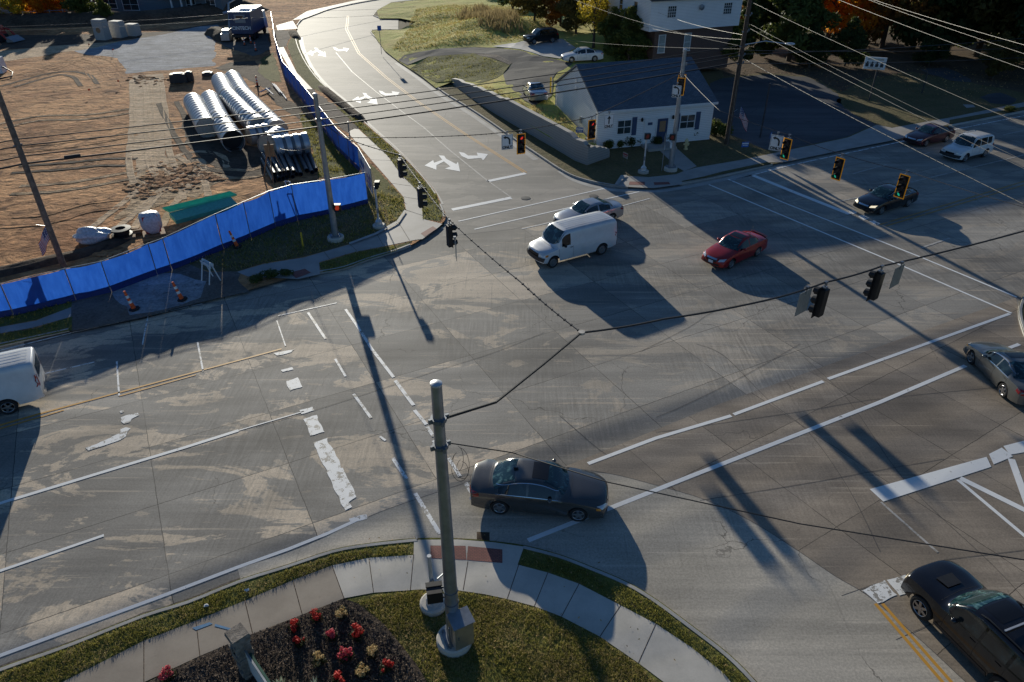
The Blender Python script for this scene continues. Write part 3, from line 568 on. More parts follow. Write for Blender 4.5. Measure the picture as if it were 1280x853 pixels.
ys('driveway', [(498, 76), (505, 70), (520, 66), (550, 61), (592, 59.5), (620, 60), (650, 63), (680, 72), (700, 76), (716, 80), (706, 86), (691, 98), (690, 120), (668, 133), (655, 126), (632, 105), (629, 93), (640, 80), (622, 69), (592, 67), (536, 71), (509, 82)], 'drive_asphalt', .03)
ys('parking_pad', [(615, 59), (657, 52), (690, 49), (703, 49), (720, 60), (700, 74), (678, 71), (650, 62)], 'pad_concrete', .05)
ys('gravel_verge', [(592, 67), (622, 69), (641, 79), (637, 82), (618, 74), (600, 70)], 'gravel_brown', .045)
ys('yard_grass', [(512, 86), (536, 71), (592, 67), (622, 70), (638, 81), (628, 93), (620, 98), (600, 104), (575, 101), (545, 104), (528, 96)], 'turf', .025)

# ================================================================== ROAD MARKINGS
def marking(name, mat, lines=(), polys=(), z=.012):
    mb = MB()
    for pts, wd in lines: strip([G(*p) for p in pts], wd, z, mb)
    for k, pl in enumerate(polys):
        g = [(p.x, p.y) for p in px(pl)]
        if 'worn' in mat: g = [(p.x, p.y) for p in dense(g, .13, .07, k)]
        vs, fs = cdt_mesh(g, lambda x, y: z + .0002 * k); mb.add(vs, fs)
    o = mb.obj(name, mat, smooth=0); o['kind'] = 'structure'
    bm = bmesh.new(); bm.from_mesh(o.data)
    for f in bm.faces:
        f.normal_update()
        if f.normal.z < 0: f.normal_flip()
    bm.to_mesh(o.data); bm.free(); return o
marking('edge_line', 'paint_white', [([(-40, 836), (0, 820), (100, 783), (200, 746.5), (297, 709.5), (360, 687), (410, 667), (458, 645)], .14), ([(-20, 722), (0, 714), (130, 669.5)], .12), ([(-20, 637), (5, 628), (150, 584), (230, 560), (298, 538.5)], .16), ([(298, 538.5), (380, 514.5)], .06)])
marking('edge_line', 'paint_worn', [([(-20, 489), (53, 468), (118, 453)], .10), ([(-40, 447), (0, 438.5), (95, 415), (253, 380)], .10), ([(348, 395), (421, 379)], .08), ([(188, 380), (178, 432)], .07), ([(346, 401), (357, 433)], .06), ([(146, 452), (149, 495)], .08), ([(247, 428), (254, 465)], .08)])
marking('centre_line', 'paint_yellow', [([(-30, 539), (0, 532), (48, 518), (197, 478), (352, 436.5)], .11), ([(149, 495.5), (245, 468.8)], .09), ([(-30, 545), (48, 522.5), (80, 513)], .08)])
marking('centre_line', 'paint_yellow_dull', [([(1100, 281), (1280, 227), (1340, 209)], .13), ([(1107, 283), (1280, 231.5), (1340, 213)], .13)])
marking('centre_line', 'paint_yellow', [([(1094, 755), (1178, 853), (1200, 880)], .11), ([(1103, 755), (1189, 853), (1212, 880)], .11), ([(434, 20), (432, 37), (447.5, 67), (481, 97), (521, 127.6), (575, 164.6), (655, 216)], .10), ([(436, 20), (434.5, 37), (450, 67), (484, 97), (524, 127.6), (578, 164.6), (658.5, 216)], .10)])
marking('stop_line', 'paint_worn', polys=[[(374, 513), (391, 508.5), (393, 513.5), (377, 518)], [(379, 524), (395, 519.5), (406, 541), (388, 545)], [(392, 553), (409, 548), (421, 573), (430, 592), (412, 597), (401, 575)], [(408, 590), (429, 585), (444, 618), (446, 622), (436, 628), (440, 634), (431, 639)], [(436, 649), (457, 644), (459, 648), (438, 655)], [(358, 477), (372, 472), (378, 484), (362, 489)], [(351, 463), (365, 459.5), (367, 462), (353, 465.5)], [(342, 442), (356, 439), (370, 436), (364, 441), (346, 445)]])
marking('stop_line', 'paint_white', [([(609, 227), (657, 217)], .42), ([(565, 262.5), (639, 247.5)], .42)], z=.0125)
marking('stop_line', 'paint_white', [([(941, 219.5), (1000, 243.5), (1062, 268)], .42)]); marking('stop_line', 'paint_worn', polys=[[(1060, 264), (1066, 262.5), (1073, 266), (1066, 268)], [(1072, 270.5), (1079, 269), (1088, 273), (1080, 275.5)], [(1086, 277), (1092, 275.5), (1101, 280), (1095, 282)]])
marking('crosswalk_line', 'paint_worn', [([(432, 387), (446, 407)], .14), ([(446, 407), (465, 437), (492, 472)], .15), ([(494, 476), (517, 507)], .16), ([(518, 513), (533, 531)], .15), ([(534, 534), (542, 546)], .15), ([(541, 551), (552, 563)], .12), ([(561, 573), (575, 596)], .14), ([(582, 604), (592, 620)], .16), ([(385, 391), (407, 424)], .13), ([(419, 449), (432, 471)], .11), ([(442, 493), (464, 523)], .13), ([(475, 546), (482, 551)], .10), ([(491, 573), (508, 599)], .15), ([(519, 617), (550, 668)], .15)])
marking('crosswalk_line', 'paint_white', [([(735, 580), (820, 548), (914, 520)], .17), ([(917, 518.5), (1029, 477)], .17), ([(1035, 474), (1262, 392.5)], .17), ([(660, 676), (860, 597), (1100, 503), (1207, 457.5)], .19), ([(1262, 435), (1274, 430.5)], .19)])
marking('crosswalk_line', 'paint_white', [([(886, 231), (980, 270.5), (1117, 328), (1264.5, 392)], .15), ([(910, 224.3), (980, 253.8), (1153, 322.7), (1271, 372)], .15), ([(914, 225.5), (941, 219)], .12)])
marking('crosswalk_line', 'paint_white', [([(573, 277), (758, 235.3)], .13), ([(593, 287), (713, 259.5)], .13), ([(750, 250.7), (799, 240)], .13), ([(652, 286.5), (690, 278)], .08), ([(773, 259), (812, 248.5)], .08)], z=.0125)
marking('lane_line', 'paint_faded', [([(1040, 254), (1075, 246.5)], .13), ([(1139, 228), (1280, 194), (1330, 182)], .13), ([(1066, 217.5), (1108, 206)], .12), ([(1150, 194), (1162, 191)], .12), ([(1254, 169), (1290, 161)], .12), ([(1152, 310), (1187, 298)], .14)])
marking('lane_line', 'paint_worn', [([(914, 226), (983, 208), (1124, 178), (1192, 162.5), (1280, 145), (1330, 134)], .14)])
marking('lane_line', 'paint_faded', [([(639, 247), (609, 226), (562, 188), (530, 160), (500, 138), (470, 115), (440, 90), (420, 66)], .10)], z=.0125)
marking('stop_line', 'paint_white', polys=[[(1087, 612), (1233, 571.5), (1239, 584), (1104, 627.5)], [(1236, 568), (1252, 560), (1266, 571), (1242, 581)], [(1254, 558), (1285, 550), (1285, 565), (1262, 569)]], z=.0135)
marking('lane_line', 'paint_white', [([(1200, 598), (1285, 640)], .26), ([(1197, 600), (1285, 674)], .15), ([(1264, 574), (1285, 632)], .26)], z=.0125)
marking('lane_line', 'paint_faded', [([(1101, 628), (1172, 691)], .09)], z=.0125)
marking('stop_line', 'paint_worn', polys=[[(1076, 738), (1106, 725.5), (1122, 745), (1098, 754)], [(1108, 725), (1132, 719), (1138, 740), (1124, 745)]], z=.013)
def arrow(poly, ox=0, oy=0, k=1, cx=0, cy=0): return [((x - cx) * k + cx + ox, (y - cy) * k + cy + oy) for x, y in poly]
zc = lambda pts: [(340 + a * .3359, b * .3359) for a, b in pts]
combo = zc([(620, 579), (641, 581), (648, 592), (686, 612), (692, 603), (700, 639), (643, 629), (664, 621), (640, 602), (612, 616), (612, 633), (568, 617), (600, 597), (603, 607), (634, 596)])
turn = zc([(695, 566), (715, 570), (730, 580), (766, 580), (762, 569), (804, 575), (786, 598), (778, 589), (730, 593), (706, 582)])
c1 = (sum(p[0] for p in combo) / len(combo), sum(p[1] for p in combo) / len(combo)); c2 = (sum(p[0] for p in turn) / len(turn), sum(p[1] for p in turn) / len(turn))
for cen_a, cen_b, k in (((c1[0], c1[1]), (c2[0], c2[1]), 1), ((457, 123.5), (486, 117), .72), ((396, 65.5), (426, 62), .55)):
    marking('lane_arrow', 'paint_white', polys=[arrow(combo, cen_a[0] - c1[0], cen_a[1] - c1[1], k, *c1)], z=.0135)
    marking('lane_arrow', 'paint_white', polys=[arrow(turn, cen_b[0] - c2[0], cen_b[1] - c2[1], k, *c2)], z=.0135)
zl = lambda pts: [(a * .28125, 380 + b * .28125) for a, b in pts]
marking('lane_arrow', 'paint_worn', polys=[zl([(378, 640), (392, 655), (530, 606), (560, 590), (583, 552), (560, 549), (536, 558), (532, 574), (430, 624)]), zl([(536, 505), (560, 494), (614, 485), (621, 496), (586, 512), (578, 526), (552, 533), (538, 524)]), zl([(532, 478), (548, 473), (552, 481), (538, 487)])])
# pale cement patches and hand-dug joints that run across the slabs
mbj = MB()
for pl in ([(320, 534), (410, 508), (545, 464), (620, 440), (680, 416)], [(460, 647), (491, 634.5), (564, 610), (625, 592), (700, 586), (760, 592), (820, 607), (881, 625), (939, 652), (996, 688), (1043, 720), (1086, 746), (1150, 800), (1210, 856)],
           [(875, 626), (1000, 606), (1100, 588), (1180, 574)], [(820, 541), (1000, 515), (1090, 500), (1250, 484)], [(1000, 430), (930, 470), (860, 505), (820, 522)], [(1005, 447), (1060, 500), (1130, 600), (1240, 706), (1285, 755)], [(1180, 700), (1280, 688)], [(800, 440), (860, 410), (905, 385), (1000, 372)], [(870, 430), (905, 445), (960, 500), (1010, 540), (1060, 610), (1100, 690)], [(760, 592), (690, 585)], [(700, 520), (740, 555), (760, 570)], [(1052, 745), (1095, 730)], [(1120, 800), (1210, 760)]):
    strip(smoothpts(px(pl), 4), .020, .0105, mbj)
o = mbj.obj('road_joint', 'joint_fill', smooth=0); o['kind'] = 'structure'
for p, r in (((657, 248), .35), ((742, 245.5), .34), ((976, 197), .35), ((1010, 153), .35)):
    c = G(*p); mb = MB(); mb.lathe([(r, 0), (r, .012), (r * .9, .016), (.02, .016)], 20, Matrix.Translation(c + V((0, 0, .012 if p[0] < 900 else KZ + .02)))); o = mb.obj('manhole_cover', 'lot_asphalt'); o['kind'] = 'structure'
sheet('spray_mark', px([(240, 785), (262, 778), (266, 780), (245, 788)], KZ + .018), KZ + .02, 'blue_mark'); sheet('spray_mark', px([(269, 780), (290, 786), (289, 788.5), (268, 783)], KZ + .018), KZ + .02, 'blue_mark')

gs('gutter_dirt', [(-20, 840), (0, 832), (90, 801), (180, 766), (236, 748), (300, 722), (300, 726), (236, 752), (180, 770), (90, 806), (0, 838), (-20, 846)], 'gravel_brown', .011, jit=.10, step=.3)
gs('gutter_dirt', [(30, 427), (90, 413), (160, 399), (235, 381), (235, 385), (160, 403), (90, 418), (30, 432)], 'gravel_brown', .011, jit=.12, step=.4)
# ================================================================== VEHICLES
def pchip(pts):
    xs = [p[0] for p in pts]; ys = [p[1] for p in pts]; n = len(pts); d = [(ys[i + 1] - ys[i]) / (xs[i + 1] - xs[i]) for i in range(n - 1)]; m = [d[0]] + [0] * (n - 2) + [d[-1]]
    for i in range(1, n - 1):
        if d[i - 1] * d[i] > 0: m[i] = 2 * d[i - 1] * d[i] / (d[i - 1] + d[i])
    def f(x):
        if x <= xs[0]: return ys[0]
        if x >= xs[-1]: return ys[-1]
        i = max(k for k in range(n) if xs[k] <= x); i = min(i, n - 2); h = xs[i + 1] - xs[i]; t = (x - xs[i]) / h
        return (2 * t ** 3 - 3 * t * t + 1) * ys[i] + (t ** 3 - 2 * t * t + t) * h * m[i] + (3 * t * t - 2 * t ** 3) * ys[i + 1] + (t ** 3 - t * t) * h * m[i + 1]
    return f
def sst(a, b, x):
    t = max(0, min(1, (x - a) / (b - a))); return t * t * (3 - 2 * t)
_wheels = {}
def wheel_meshes(r, wd, style):
    k = (round(r, 3), wd, style)
    if k in _wheels: return _wheels[k]
    M = Matrix.Rotation(R(90), 4, 'X')
    t = MB(); t.lathe([(r * .60, -wd / 2 + .02), (r * .80, -wd / 2), (r * .95, -wd / 2 + .02), (r, -wd / 2 + .06), (r, wd / 2 - .06), (r * .95, wd / 2 - .02), (r * .80, wd / 2), (r * .64, wd / 2 - .015), (r * .60, wd / 2 - .05)], 28, M)
    tm = t.mesh('wheel', 'rubber', 40)
    q = MB(); rr = r * .655
    q.lathe([(rr * .93, wd / 2 - .05), (rr, wd / 2 - .012), (rr * .97, wd / 2 - .006), (rr * .90, wd / 2 - .02), (rr * .88, wd / 2 - .06)], 28, M, 0)
    q.lathe([(rr * .9, wd / 2 - .085), (rr * .9, wd / 2 - .08)], 20, M, 1)
    if style == 'steel':
        q.lathe([(rr * .88, wd / 2 - .05), (rr * .6, wd / 2 - .03), (rr * .35, wd / 2 - .045), (rr * .3, wd / 2 - .005), (.02, wd / 2)], 20, M, 0)
    else:
        ns = {'five': 5, 'six': 6, 'ten': 10}[style]
        for i in range(ns):
            a = 2 * math.pi * i / ns; w0, w1 = (.052, .036) if ns < 8 else (.03, .022)
            Q = M @ Matrix.Rotation(a, 4, 'Z')
            q.prism([(.03, -w0), (rr * .93, -w1), (rr * .93, w1), (.03, w0)], wd / 2 - .05, wd / 2 - .012, Q, 0)
        q.lathe([(.075, wd / 2 - .05), (.07, wd / 2 - .005), (.03, wd / 2), (.01, wd / 2)], 14, M, 0)
    rm = q.mesh('rim', ['rim_steel' if style == 'steel' else 'rim_metal', 'black'], 35)
    _wheels[k] = (tm, rm); return _wheels[k]

def car(name, label, group, paint, sp, place):
    """sp: L W prof belt wb fo wr sill roofw cowl rf rr deck bow; place: (front-wheel px, rear-wheel px, side, z)"""
    L, W = sp['L'], sp['W']; hw = W / 2; zt_f = pchip(sp['prof']); zs_f = pchip(sp['belt']); wb, fo, wr = sp['wb'], sp['fo'], sp['wr']; sill = sp.get('sill', .2)
    axles = (fo, fo + wb); ra = wr + sp.get('gap', .055); rw = sp.get('roofw', .70); box = sp.get('box', False)
    pw = pchip(sp.get('plan', [(0, .92), (.25, .965), (.8, .995), (1.5, 1), (L - 1.2, 1), (L - .3, .97), (L, .93)]))
    H = max(p[1] for p in sp['prof']); hmax = H - zs_f(L * .55)
    S = set(); k = 0
    while k <= 74: S.add(round(L * k / 74, 4)); k += 1
    for e in (.015, .04, .08, .13): S.add(e); S.add(L - e)
    for a in axles:
        for i in range(0, 15): S.add(round(a + ra * math.cos(math.pi * i / 14), 4))
        S.add(round(a + ra + .004, 4)); S.add(round(a - ra - .004, 4))
    for p in sp['prof']: S.add(p[0])
    S = sorted(s for s in S if 0 <= s <= L); S = [s for i, s in enumerate(S) if i == 0 or s - S[i - 1] > .0035]
    FR = [0, .10, .28, .46, .60, .72, .84, .93, 1.0]; NU = 8
    bf, br = sp.get('bow', (.20, .16))
    def bowx(s, y, z):
        c = abs(y) / hw
        return s + bf * c ** 2.7 * math.exp(-s / .45) - br * c ** 2.7 * math.exp(-(L - s) / .35)
    def section(s):
        w = hw * pw(s); zt = zt_f(s); zs = min(zs_f(s), zt - .025); zb = sill + .06 * sst(.5, 0, s) + .10 * sst(L - .6, L, s)
        for a in axles:
            if abs(s - a) <= ra: zb = max(zb, wr + math.sqrt(max(0, ra * ra - (s - a) ** 2)))
        out = []
        for f in FR:
            z = zb + (zs - zb) * f; q = (z - sill) / max(.2, zs - sill)
            y = w * (1 - .055 * max(0, (.32 - q) / .32) ** 1.4 - sp.get('lean', .045) * max(0, (q - .62) / .38) ** 1.8 + (.006 if .55 < q < .66 else 0))
            out.append((y, z))
        ysd = out[-1][0]; h = zt - zs; m = sst(.10, .42, h)
        yr = ysd - (ysd - ysd * rw) * min(1, h / hmax)
        cab = [(0, 0)] * 0
        P = [(ysd - .012, .04), (ysd + (yr - ysd) * .45, .42), (ysd + (yr - ysd) * .86, .80), (yr * .975, .915), (yr * .90, .965), (yr * .66, .99), (yr * .33, .998), (0, 1)]
        for j in range(1, NU + 1):
            t = j / NU; hy = ysd * (1 - t); hz = zs + h * (1 - (1 - t) ** sp.get('hx', 2.8))
            cy, cz = P[j - 1]; out.append((hy + (cy - hy) * m, hz + (zs + h * cz - hz) * m))
        return out
    mb = MB(); secs = [section(s) for s in S]; nr = len(secs[0]); vs = []; idx = {}
    for i, s in enumerate(S):
        for j, (y, z) in enumerate(secs[i]):
            for sd in (1, -1):
                if j == nr - 1 and sd == -1: idx[i, j, -1] = idx[i, j, 1]; continue
                idx[i, j, sd] = len(vs); vs.append((bowx(s, y, z), sd * y, z))
    fs = []
    for i in range(len(S) - 1):
        for j in range(nr - 1):
            fs.append((idx[i, j, 1], idx[i + 1, j, 1], idx[i + 1, j + 1, 1], idx[i, j + 1, 1])); fs.append((idx[i, j + 1, -1], idx[i + 1, j + 1, -1], idx[i + 1, j, -1], idx[i, j, -1]))
    CC = (-.72, -.4, 0, .4, .72)
    for i in (0, len(S) - 1):
        rows = []
        for j in range(nr):
            y, z = secs[i][j]
            if j == nr - 1: rows.append([idx[i, j, 1]] * 7); continue
            r = [idx[i, j, -1]]
            for c in CC: r.append(len(vs)); vs.append((bowx(S[i], y * c, z), y * c, z))
            rows.append(r + [idx[i, j, 1]])
        for j in range(nr - 1):
            for c in range(6):
                f = [rows[j][c], rows[j][c + 1], rows[j + 1][c + 1], rows[j + 1][c]]; g = []
                for q in f:
                    if q not in g: g.append(q)
                if len(g) > 2: fs.append(tuple(g if i == 0 else g[::-1]))
    fs = [tuple(dict.fromkeys(f)) for f in fs]; fs = [f for f in fs if len(f) > 2]
    bvh = BVHTree.FromPolygons([V(v) for v in vs], fs)
    X0 = L / 2
    def T(p): return (X0 - p[0], -p[1], p[2])
    (fx, fy), (rx, ry), side, zg = place
    F = G(fx, fy, zg); B = G(rx, ry, zg); d = (F - B); d.z = 0; d.normalize(); n = V((-d.y, d.x, 0))
    if len(sp.get('head', ())) : d = V(sp['head']).normalized(); n = V((-d.y, d.x, 0))
    mid = (F + B) / 2 if F != B else F
    axm = X0 - (axles[0] + axles[1]) / 2
    c = mid - d * axm - n * side * (hw - .10)
    if sp.get('pin'): c = V(sp['pin'])
    root = thing(name, label, sp['cat'], (c.x, c.y, zg), math.atan2(d.y, d.x), group)
    mb.add([T(v) for v in vs], fs); mb.obj('body', paint, root, 38)
    mu = MB(); mu.box((0, 0, sill + .17), (L - .7, W * .70, .30)); mu.box((X0 - axles[0], 0, wr + .16), (1.0, W - .62, .34)); mu.box((X0 - axles[1], 0, wr + .16), (1.0, W - .62, .34)); mu.obj('underbody', 'black', root, 0)
    def patch(nm, mat, ax, lo, hi, nx=8, ny=4, off=.006, sm=40, parent=root):
        def pl(q, t):
            k = t * (len(q) - 1); i = min(int(k), len(q) - 2); return q[i][0] + (q[i + 1][0] - q[i][0]) * (k - i), q[i][1] + (q[i + 1][1] - q[i][1]) * (k - i)
        g = []; ok = True
        for b in range(ny + 1):
            for a in range(nx + 1):
                p0 = pl(lo, a / nx); p1 = pl(hi, a / nx); u = p0[0] + (p1[0] - p0[0]) * b / ny; v = p0[1] + (p1[1] - p0[1]) * b / ny
                o, dr = {'L': (V((u, 3, v)), V((0, -1, 0))), 'R': (V((u, -3, v)), V((0, 1, 0))), 'T': (V((u, v, 4)), V((0, 0, -1))), 'F': (V((-3, u, v)), V((1, 0, 0))), 'B': (V((L + 3, u, v)), V((-1, 0, 0)))}[ax]
                h, nn, _, _ = bvh.ray_cast(o, dr)
                if h is None: h = o + dr * (3 if ax in 'LR' else 3.1); nn = -dr
                if nn.dot(dr) > 0: nn = -nn
                g.append(h + nn * off)
        f = [(b * (nx + 1) + a, b * (nx + 1) + a + 1, (b + 1) * (nx + 1) + a + 1, (b + 1) * (nx + 1) + a) for b in range(ny) for a in range(nx)]
        m2 = MB(); m2.add([T(p) for p in g], f); return m2.obj(nm, mat, parent, sm)
    # wheels
    tm, rm = wheel_meshes(wr, sp.get('tw', .22), sp.get('rim', 'five'))
    for a in axles:
        for s in (1, -1):
            o = bpy.data.objects.new('wheel', tm); COL.objects.link(o); o.parent = root; o.location = (X0 - a, s * (hw - .125), wr)
            if s == 1: o.rotation_euler = (0, R(random.uniform(0, 70)), R(180))
            else: o.rotation_euler = (0, R(random.uniform(0, 70)), 0)
            r2 = bpy.data.objects.new('rim', rm); COL.objects.link(r2); r2.parent = o
    # glass
    cw, rf, rr, dk = sp['cowl'], sp['rf'], sp['rr'], sp['deck']; glass = 'car_glass'
    def hwroof(s): sc = section(s); return sc[len(FR) + 3][0]
    yb, yt = section(cw + .2)[len(FR) - 1][0] * .90, hwroof(rf) * .97
    N = 9
    lo = [(cw + .02 + .22 * abs(2 * i / (N - 1) - 1) ** 2.2, yb * (2 * i / (N - 1) - 1)) for i in range(N)]; hi = [(rf + .02 + .08 * abs(2 * i / (N - 1) - 1) ** 2, yt * (2 * i / (N - 1) - 1)) for i in range(N)]
    ws = patch('windshield', 'windshield_glass', 'T', lo, hi, 12, 8)
    for y0 in (-.42, .18): # wipers
        p = []
        for k in range(5): t = k / 4; h, nn, _, _ = bvh.ray_cast(V((cw + .10 + .05 * t, y0 * hw / .9 + .5 * t - .15, 4)), V((0, 0, -1))); p.append(T(h + nn * .02))
        MB().tube(p, .010, 5).obj('wiper', 'black', ws)
    if box:
        patch('rear_window', glass, 'B', [(-.62 * hw, sp['rwz'][0]), (.62 * hw, sp['rwz'][0])], [(-.58 * hw, sp['rwz'][1]), (.58 * hw, sp['rwz'][1])], 8, 4)
    else:
        yb2 = section(dk - .15)[len(FR) - 1][0] * .84; yt2 = hwroof(rr) * .96
        lo = [(dk - .02 - .16 * abs(2 * i / (N - 1) - 1) ** 2.2, yb2 * (2 * i / (N - 1) - 1)) for i in range(N)]; hi = [(rr - .02 - .05 * abs(2 * i / (N - 1) - 1) ** 2, yt2 * (2 * i / (N - 1) - 1)) for i in range(N)]
        if sp.get('hatch'): patch('rear_window', glass, 'B', [(-.70 * hw, sp['hatch'][0]), (.70 * hw, sp['hatch'][0])], [(-.56 * hw, sp['hatch'][1]), (.56 * hw, sp['hatch'][1])], 8, 5)
        else: patch('rear_window', 'windshield_glass', 'T', lo, hi, 12, 6)
    def wz(s, f): zs = min(zs_f(s), zt_f(s) - .02); return zs + (zt_f(s) - zs) * f
    for sd in 'LR':
        for s0, s1 in sp['windows']:
            q = [s0 + (s1 - s0) * i / 8 for i in range(9)]
            patch('side_window', glass, sd, [(s, wz(s, .07)) for s in q], [(s, wz(s, .81)) for s in q], 10, 4)
        if sp.get('trim'):
            s0, s1 = sp['windows'][0][0], sp['windows'][-1][1]; q = [s0 - .1 + (s1 - s0 + .2) * i / 14 for i in range(15)]
            patch('window_trim', 'chrome', sd, [(s, wz(s, .02)) for s in q], [(s, wz(s, .055)) for s in q], 20, 1, .010); patch('window_trim', 'chrome', sd, [(s, wz(s, .83)) for s in q], [(s, wz(s, .87)) for s in q], 20, 1, .010)
        for s in sp['handles']:
            z = zs_f(s) - .10; patch('door_handle', sp.get('hmat', paint), sd, [(s, z), (s + .19, z)], [(s, z + .035), (s + .19, z + .035)], 3, 1, .030)
        for s in sp['seams']:
            patch('door_seam', 'black', sd, [(s, sill + .10), (s + .012, sill + .10)], [(s, zs_f(s) - .02), (s + .012, zs_f(s) - .02)], 1, 8, .004)
        if sp.get('cladding'):
            patch('cladding', 'plastic', sd, [(fo + ra + .02, sill + .01), (fo + wb - ra - .02, sill + .01)], [(fo + ra + .05, sill + .16), (fo + wb - ra - .05, sill + .16)], 10, 2, .012)
        sg = 1 if sd == 'L' else -1
        mx = cw + sp.get('mir', .62); my = section(mx)[len(FR) - 1][0]
        m = MB(); m.blob(T((mx, sg * (my + .12), zs_f(mx) + .10)), (.085, .115, .075), 2, 0); m.box(T((mx + .02, sg * (my + .0), zs_f(mx) + .05)), (.08, .16, .04)); m.obj('mirror', sp.get('mmat', paint), root, 50)
        # lamps wrap round the corner: front patch and side patch in one mesh each
        hl = sp['lamps']; y0, y1, z0, z1 = hl[0]
        lm = patch('headlight', sp.get('hlm', 'headlamp'), 'F', [(sg * y0 * hw, z0), (sg * y1 * hw, z0 + .05)], [(sg * (y0 + .04) * hw, z1 - .02), (sg * y1 * hw, z1 + .03)], 6, 4, .010)
        if sp.get('turn'): patch('turn_signal', 'amber', sd, [(.26, z0 + .03), (.42, z0 + .06)], [(.27, z1 - .03), (.44, z1 - .01)], 3, 2, .010)
        y0, y1, z0, z1 = hl[1]
        patch('taillight', 'tail_red', 'B', [(sg * y0 * hw, z0), (sg * y1 * hw, z0)], [(sg * y0 * hw, z1), (sg * y1 * hw, z1)], 4, 4, .012)
        if not box: patch('taillight', 'tail_red', sd, [(L - .42, z0 + .06), (L - .20, z0)], [(L - .40, z1), (L - .20, z1)], 3, 3, .010)
    g = sp['grille']
    patch('grille', 'black_gloss', 'F', [(-g[0] * hw, g[1]), (g[0] * hw, g[1])], [(-g[0] * hw, g[2]), (g[0] * hw, g[2])], 8, 3, .012)
    if sp.get('gtrim'): patch('grille_bar', 'chrome', 'F', [(-g[0] * hw, g[2] - .02), (g[0] * hw, g[2] - .02)], [(-g[0] * hw, g[2] + .05), (g[0] * hw, g[2] + .05)], 8, 2, .018)
    patch('air_intake', 'black', 'F', [(-.62 * hw, sill + .10), (.62 * hw, sill + .10)], [(-.66 * hw, sill + .22), (.66 * hw, sill + .22)], 8, 2, .010)
    if sp.get('bumper'):
        patch('front_bumper', sp['bumper'], 'F', [(-.93 * hw, sill + .14), (.93 * hw, sill + .14)], [(-.93 * hw, sill + .38), (.93 * hw, sill + .38)], 12, 3, .05)
        patch('rear_bumper', sp['bumper'], 'B', [(-.93 * hw, sill + .14), (.93 * hw, sill + .14)], [(-.93 * hw, sill + .38), (.93 * hw, sill + .38)], 12, 3, .06)
    if sp.get('fplate'): patch('licence_plate', 'plate', 'F', [(-.16, sp['fplate']), (.16, sp['fplate'])], [(-.16, sp['fplate'] + .15), (.16, sp['fplate'] + .15)], 2, 2, .03)
    patch('licence_plate', 'plate', 'B', [(-.16, sp.get('rplate', .62)), (.16, sp.get('rplate', .62))], [(-.16, sp.get('rplate', .62) + .15), (.16, sp.get('rplate', .62) + .15)], 2, 2, .03)
    if sp.get('sunroof'):
        a, b = sp['sunroof']; patch('sunroof', 'black_gloss', 'T', [(a, -.42), (a, .42)], [(b, -.42), (b, .42)], 6, 4, .008)
    if sp.get('rails'):
        for s in (1, -1):
            p = []
            for i in range(9):
                q = rf + .25 + (rr - rf - .4) * i / 8; h, nn, _, _ = bvh.ray_cast(V((q, s * hwroof(rf + .6) * .94, 4)), V((0, 0, -1))); p.append(T(h + V((0, 0, .05 if 0 < i < 8 else 0))))
            MB().tube(p, .022, 6).obj('roof_rail', sp['rails'], root)
    if sp.get('hoodlines'):
        for s in (1, -1): patch('hood_crease', 'black', 'T', [(.35, s * .58 * hw), (.35, s * .585 * hw)], [(cw - .05, s * .80 * hw), (cw - .05, s * .805 * hw)], 1, 8, .003)
    patch('hood_seam', 'black', 'T', [(cw - .06, -.80 * hw), (cw - .12, 0), (cw - .06, .80 * hw)], [(cw - .045, -.80 * hw), (cw - .105, 0), (cw - .045, .80 * hw)], 10, 1, .003)
    if not box and not sp.get('hatch'): patch('trunk_seam', 'black', 'T', [(dk + .04, -.72 * hw), (dk + .07, 0), (dk + .04, .72 * hw)], [(dk + .052, -.72 * hw), (dk + .082, 0), (dk + .052, .72 * hw)], 10, 1, .003)
    return root, patch, bvh, T

def sedan(**k):
    L = k.get('L', 4.8); H = k.get('H', 1.46)
    sp = dict(cat='car', L=L, W=1.82, wb=2.75, fo=.95, wr=.325, cowl=1.30, rf=2.12, rr=L - 1.62, deck=L - .78,
              prof=[(0, .50), (.03, .62), (.12, .70), (.45, .82), (.9, .92), (1.30, .985), (1.72, 1.22), (2.12, H - .06), (2.65, H), (3.05, H - .015), (L - 1.62, H - .075), (L - 1.2, 1.27), (L - .78, 1.07), (L - .45, 1.035), (L - .08, 1.0), (L - .02, .93), (L, .80)],
              belt=[(0, .47), (.2, .66), (.8, .80), (1.4, .885), (L - 1.6, .945), (L - .5, .965), (L, .86)], windows=[(1.72, 2.62), (2.72, L - 1.22)], handles=[2.46, 3.36], seams=[1.62, 2.66, 3.62],
              lamps=[(.52, .88, .56, .70), (.50, .90, .74, .94)], grille=(.42, .46, .62), rplate=.66, lean=.05)
    sp.update(k); return sp
# --- nearest sedan
sp = sedan(L=4.95, W=1.88, H=1.45, wb=2.775, fo=1.03, wr=.335, rim='five', trim=True, sunroof=(2.16, 2.72), gtrim=True, turn=True, hoodlines=True, grille=(.36, .52, .66), cowl=1.42, rf=2.22, windows=[(1.86, 2.80), (2.88, 3.86)], handles=[2.66, 3.62], seams=[1.78, 2.84, 3.86], mmat='car_grey',
           prof=[(0, .50), (.03, .66), (.12, .76), (.45, .86), (.95, .94), (1.42, .99), (1.80, 1.22), (2.22, 1.39), (2.75, 1.45), (3.1, 1.435), (3.40, 1.385), (3.75, 1.27), (4.17, 1.10), (4.5, 1.07), (4.87, 1.04), (4.93, .95), (4.95, .82)], rr=3.36, deck=4.17)
root, patch, bvh, T = car('parked_sedan'[7:], 'dark grey sedan with a black sunroof turning beside the nearest steel pole', None, 'car_grey', sp, ((722, 651), (625, 642), -1, 0))
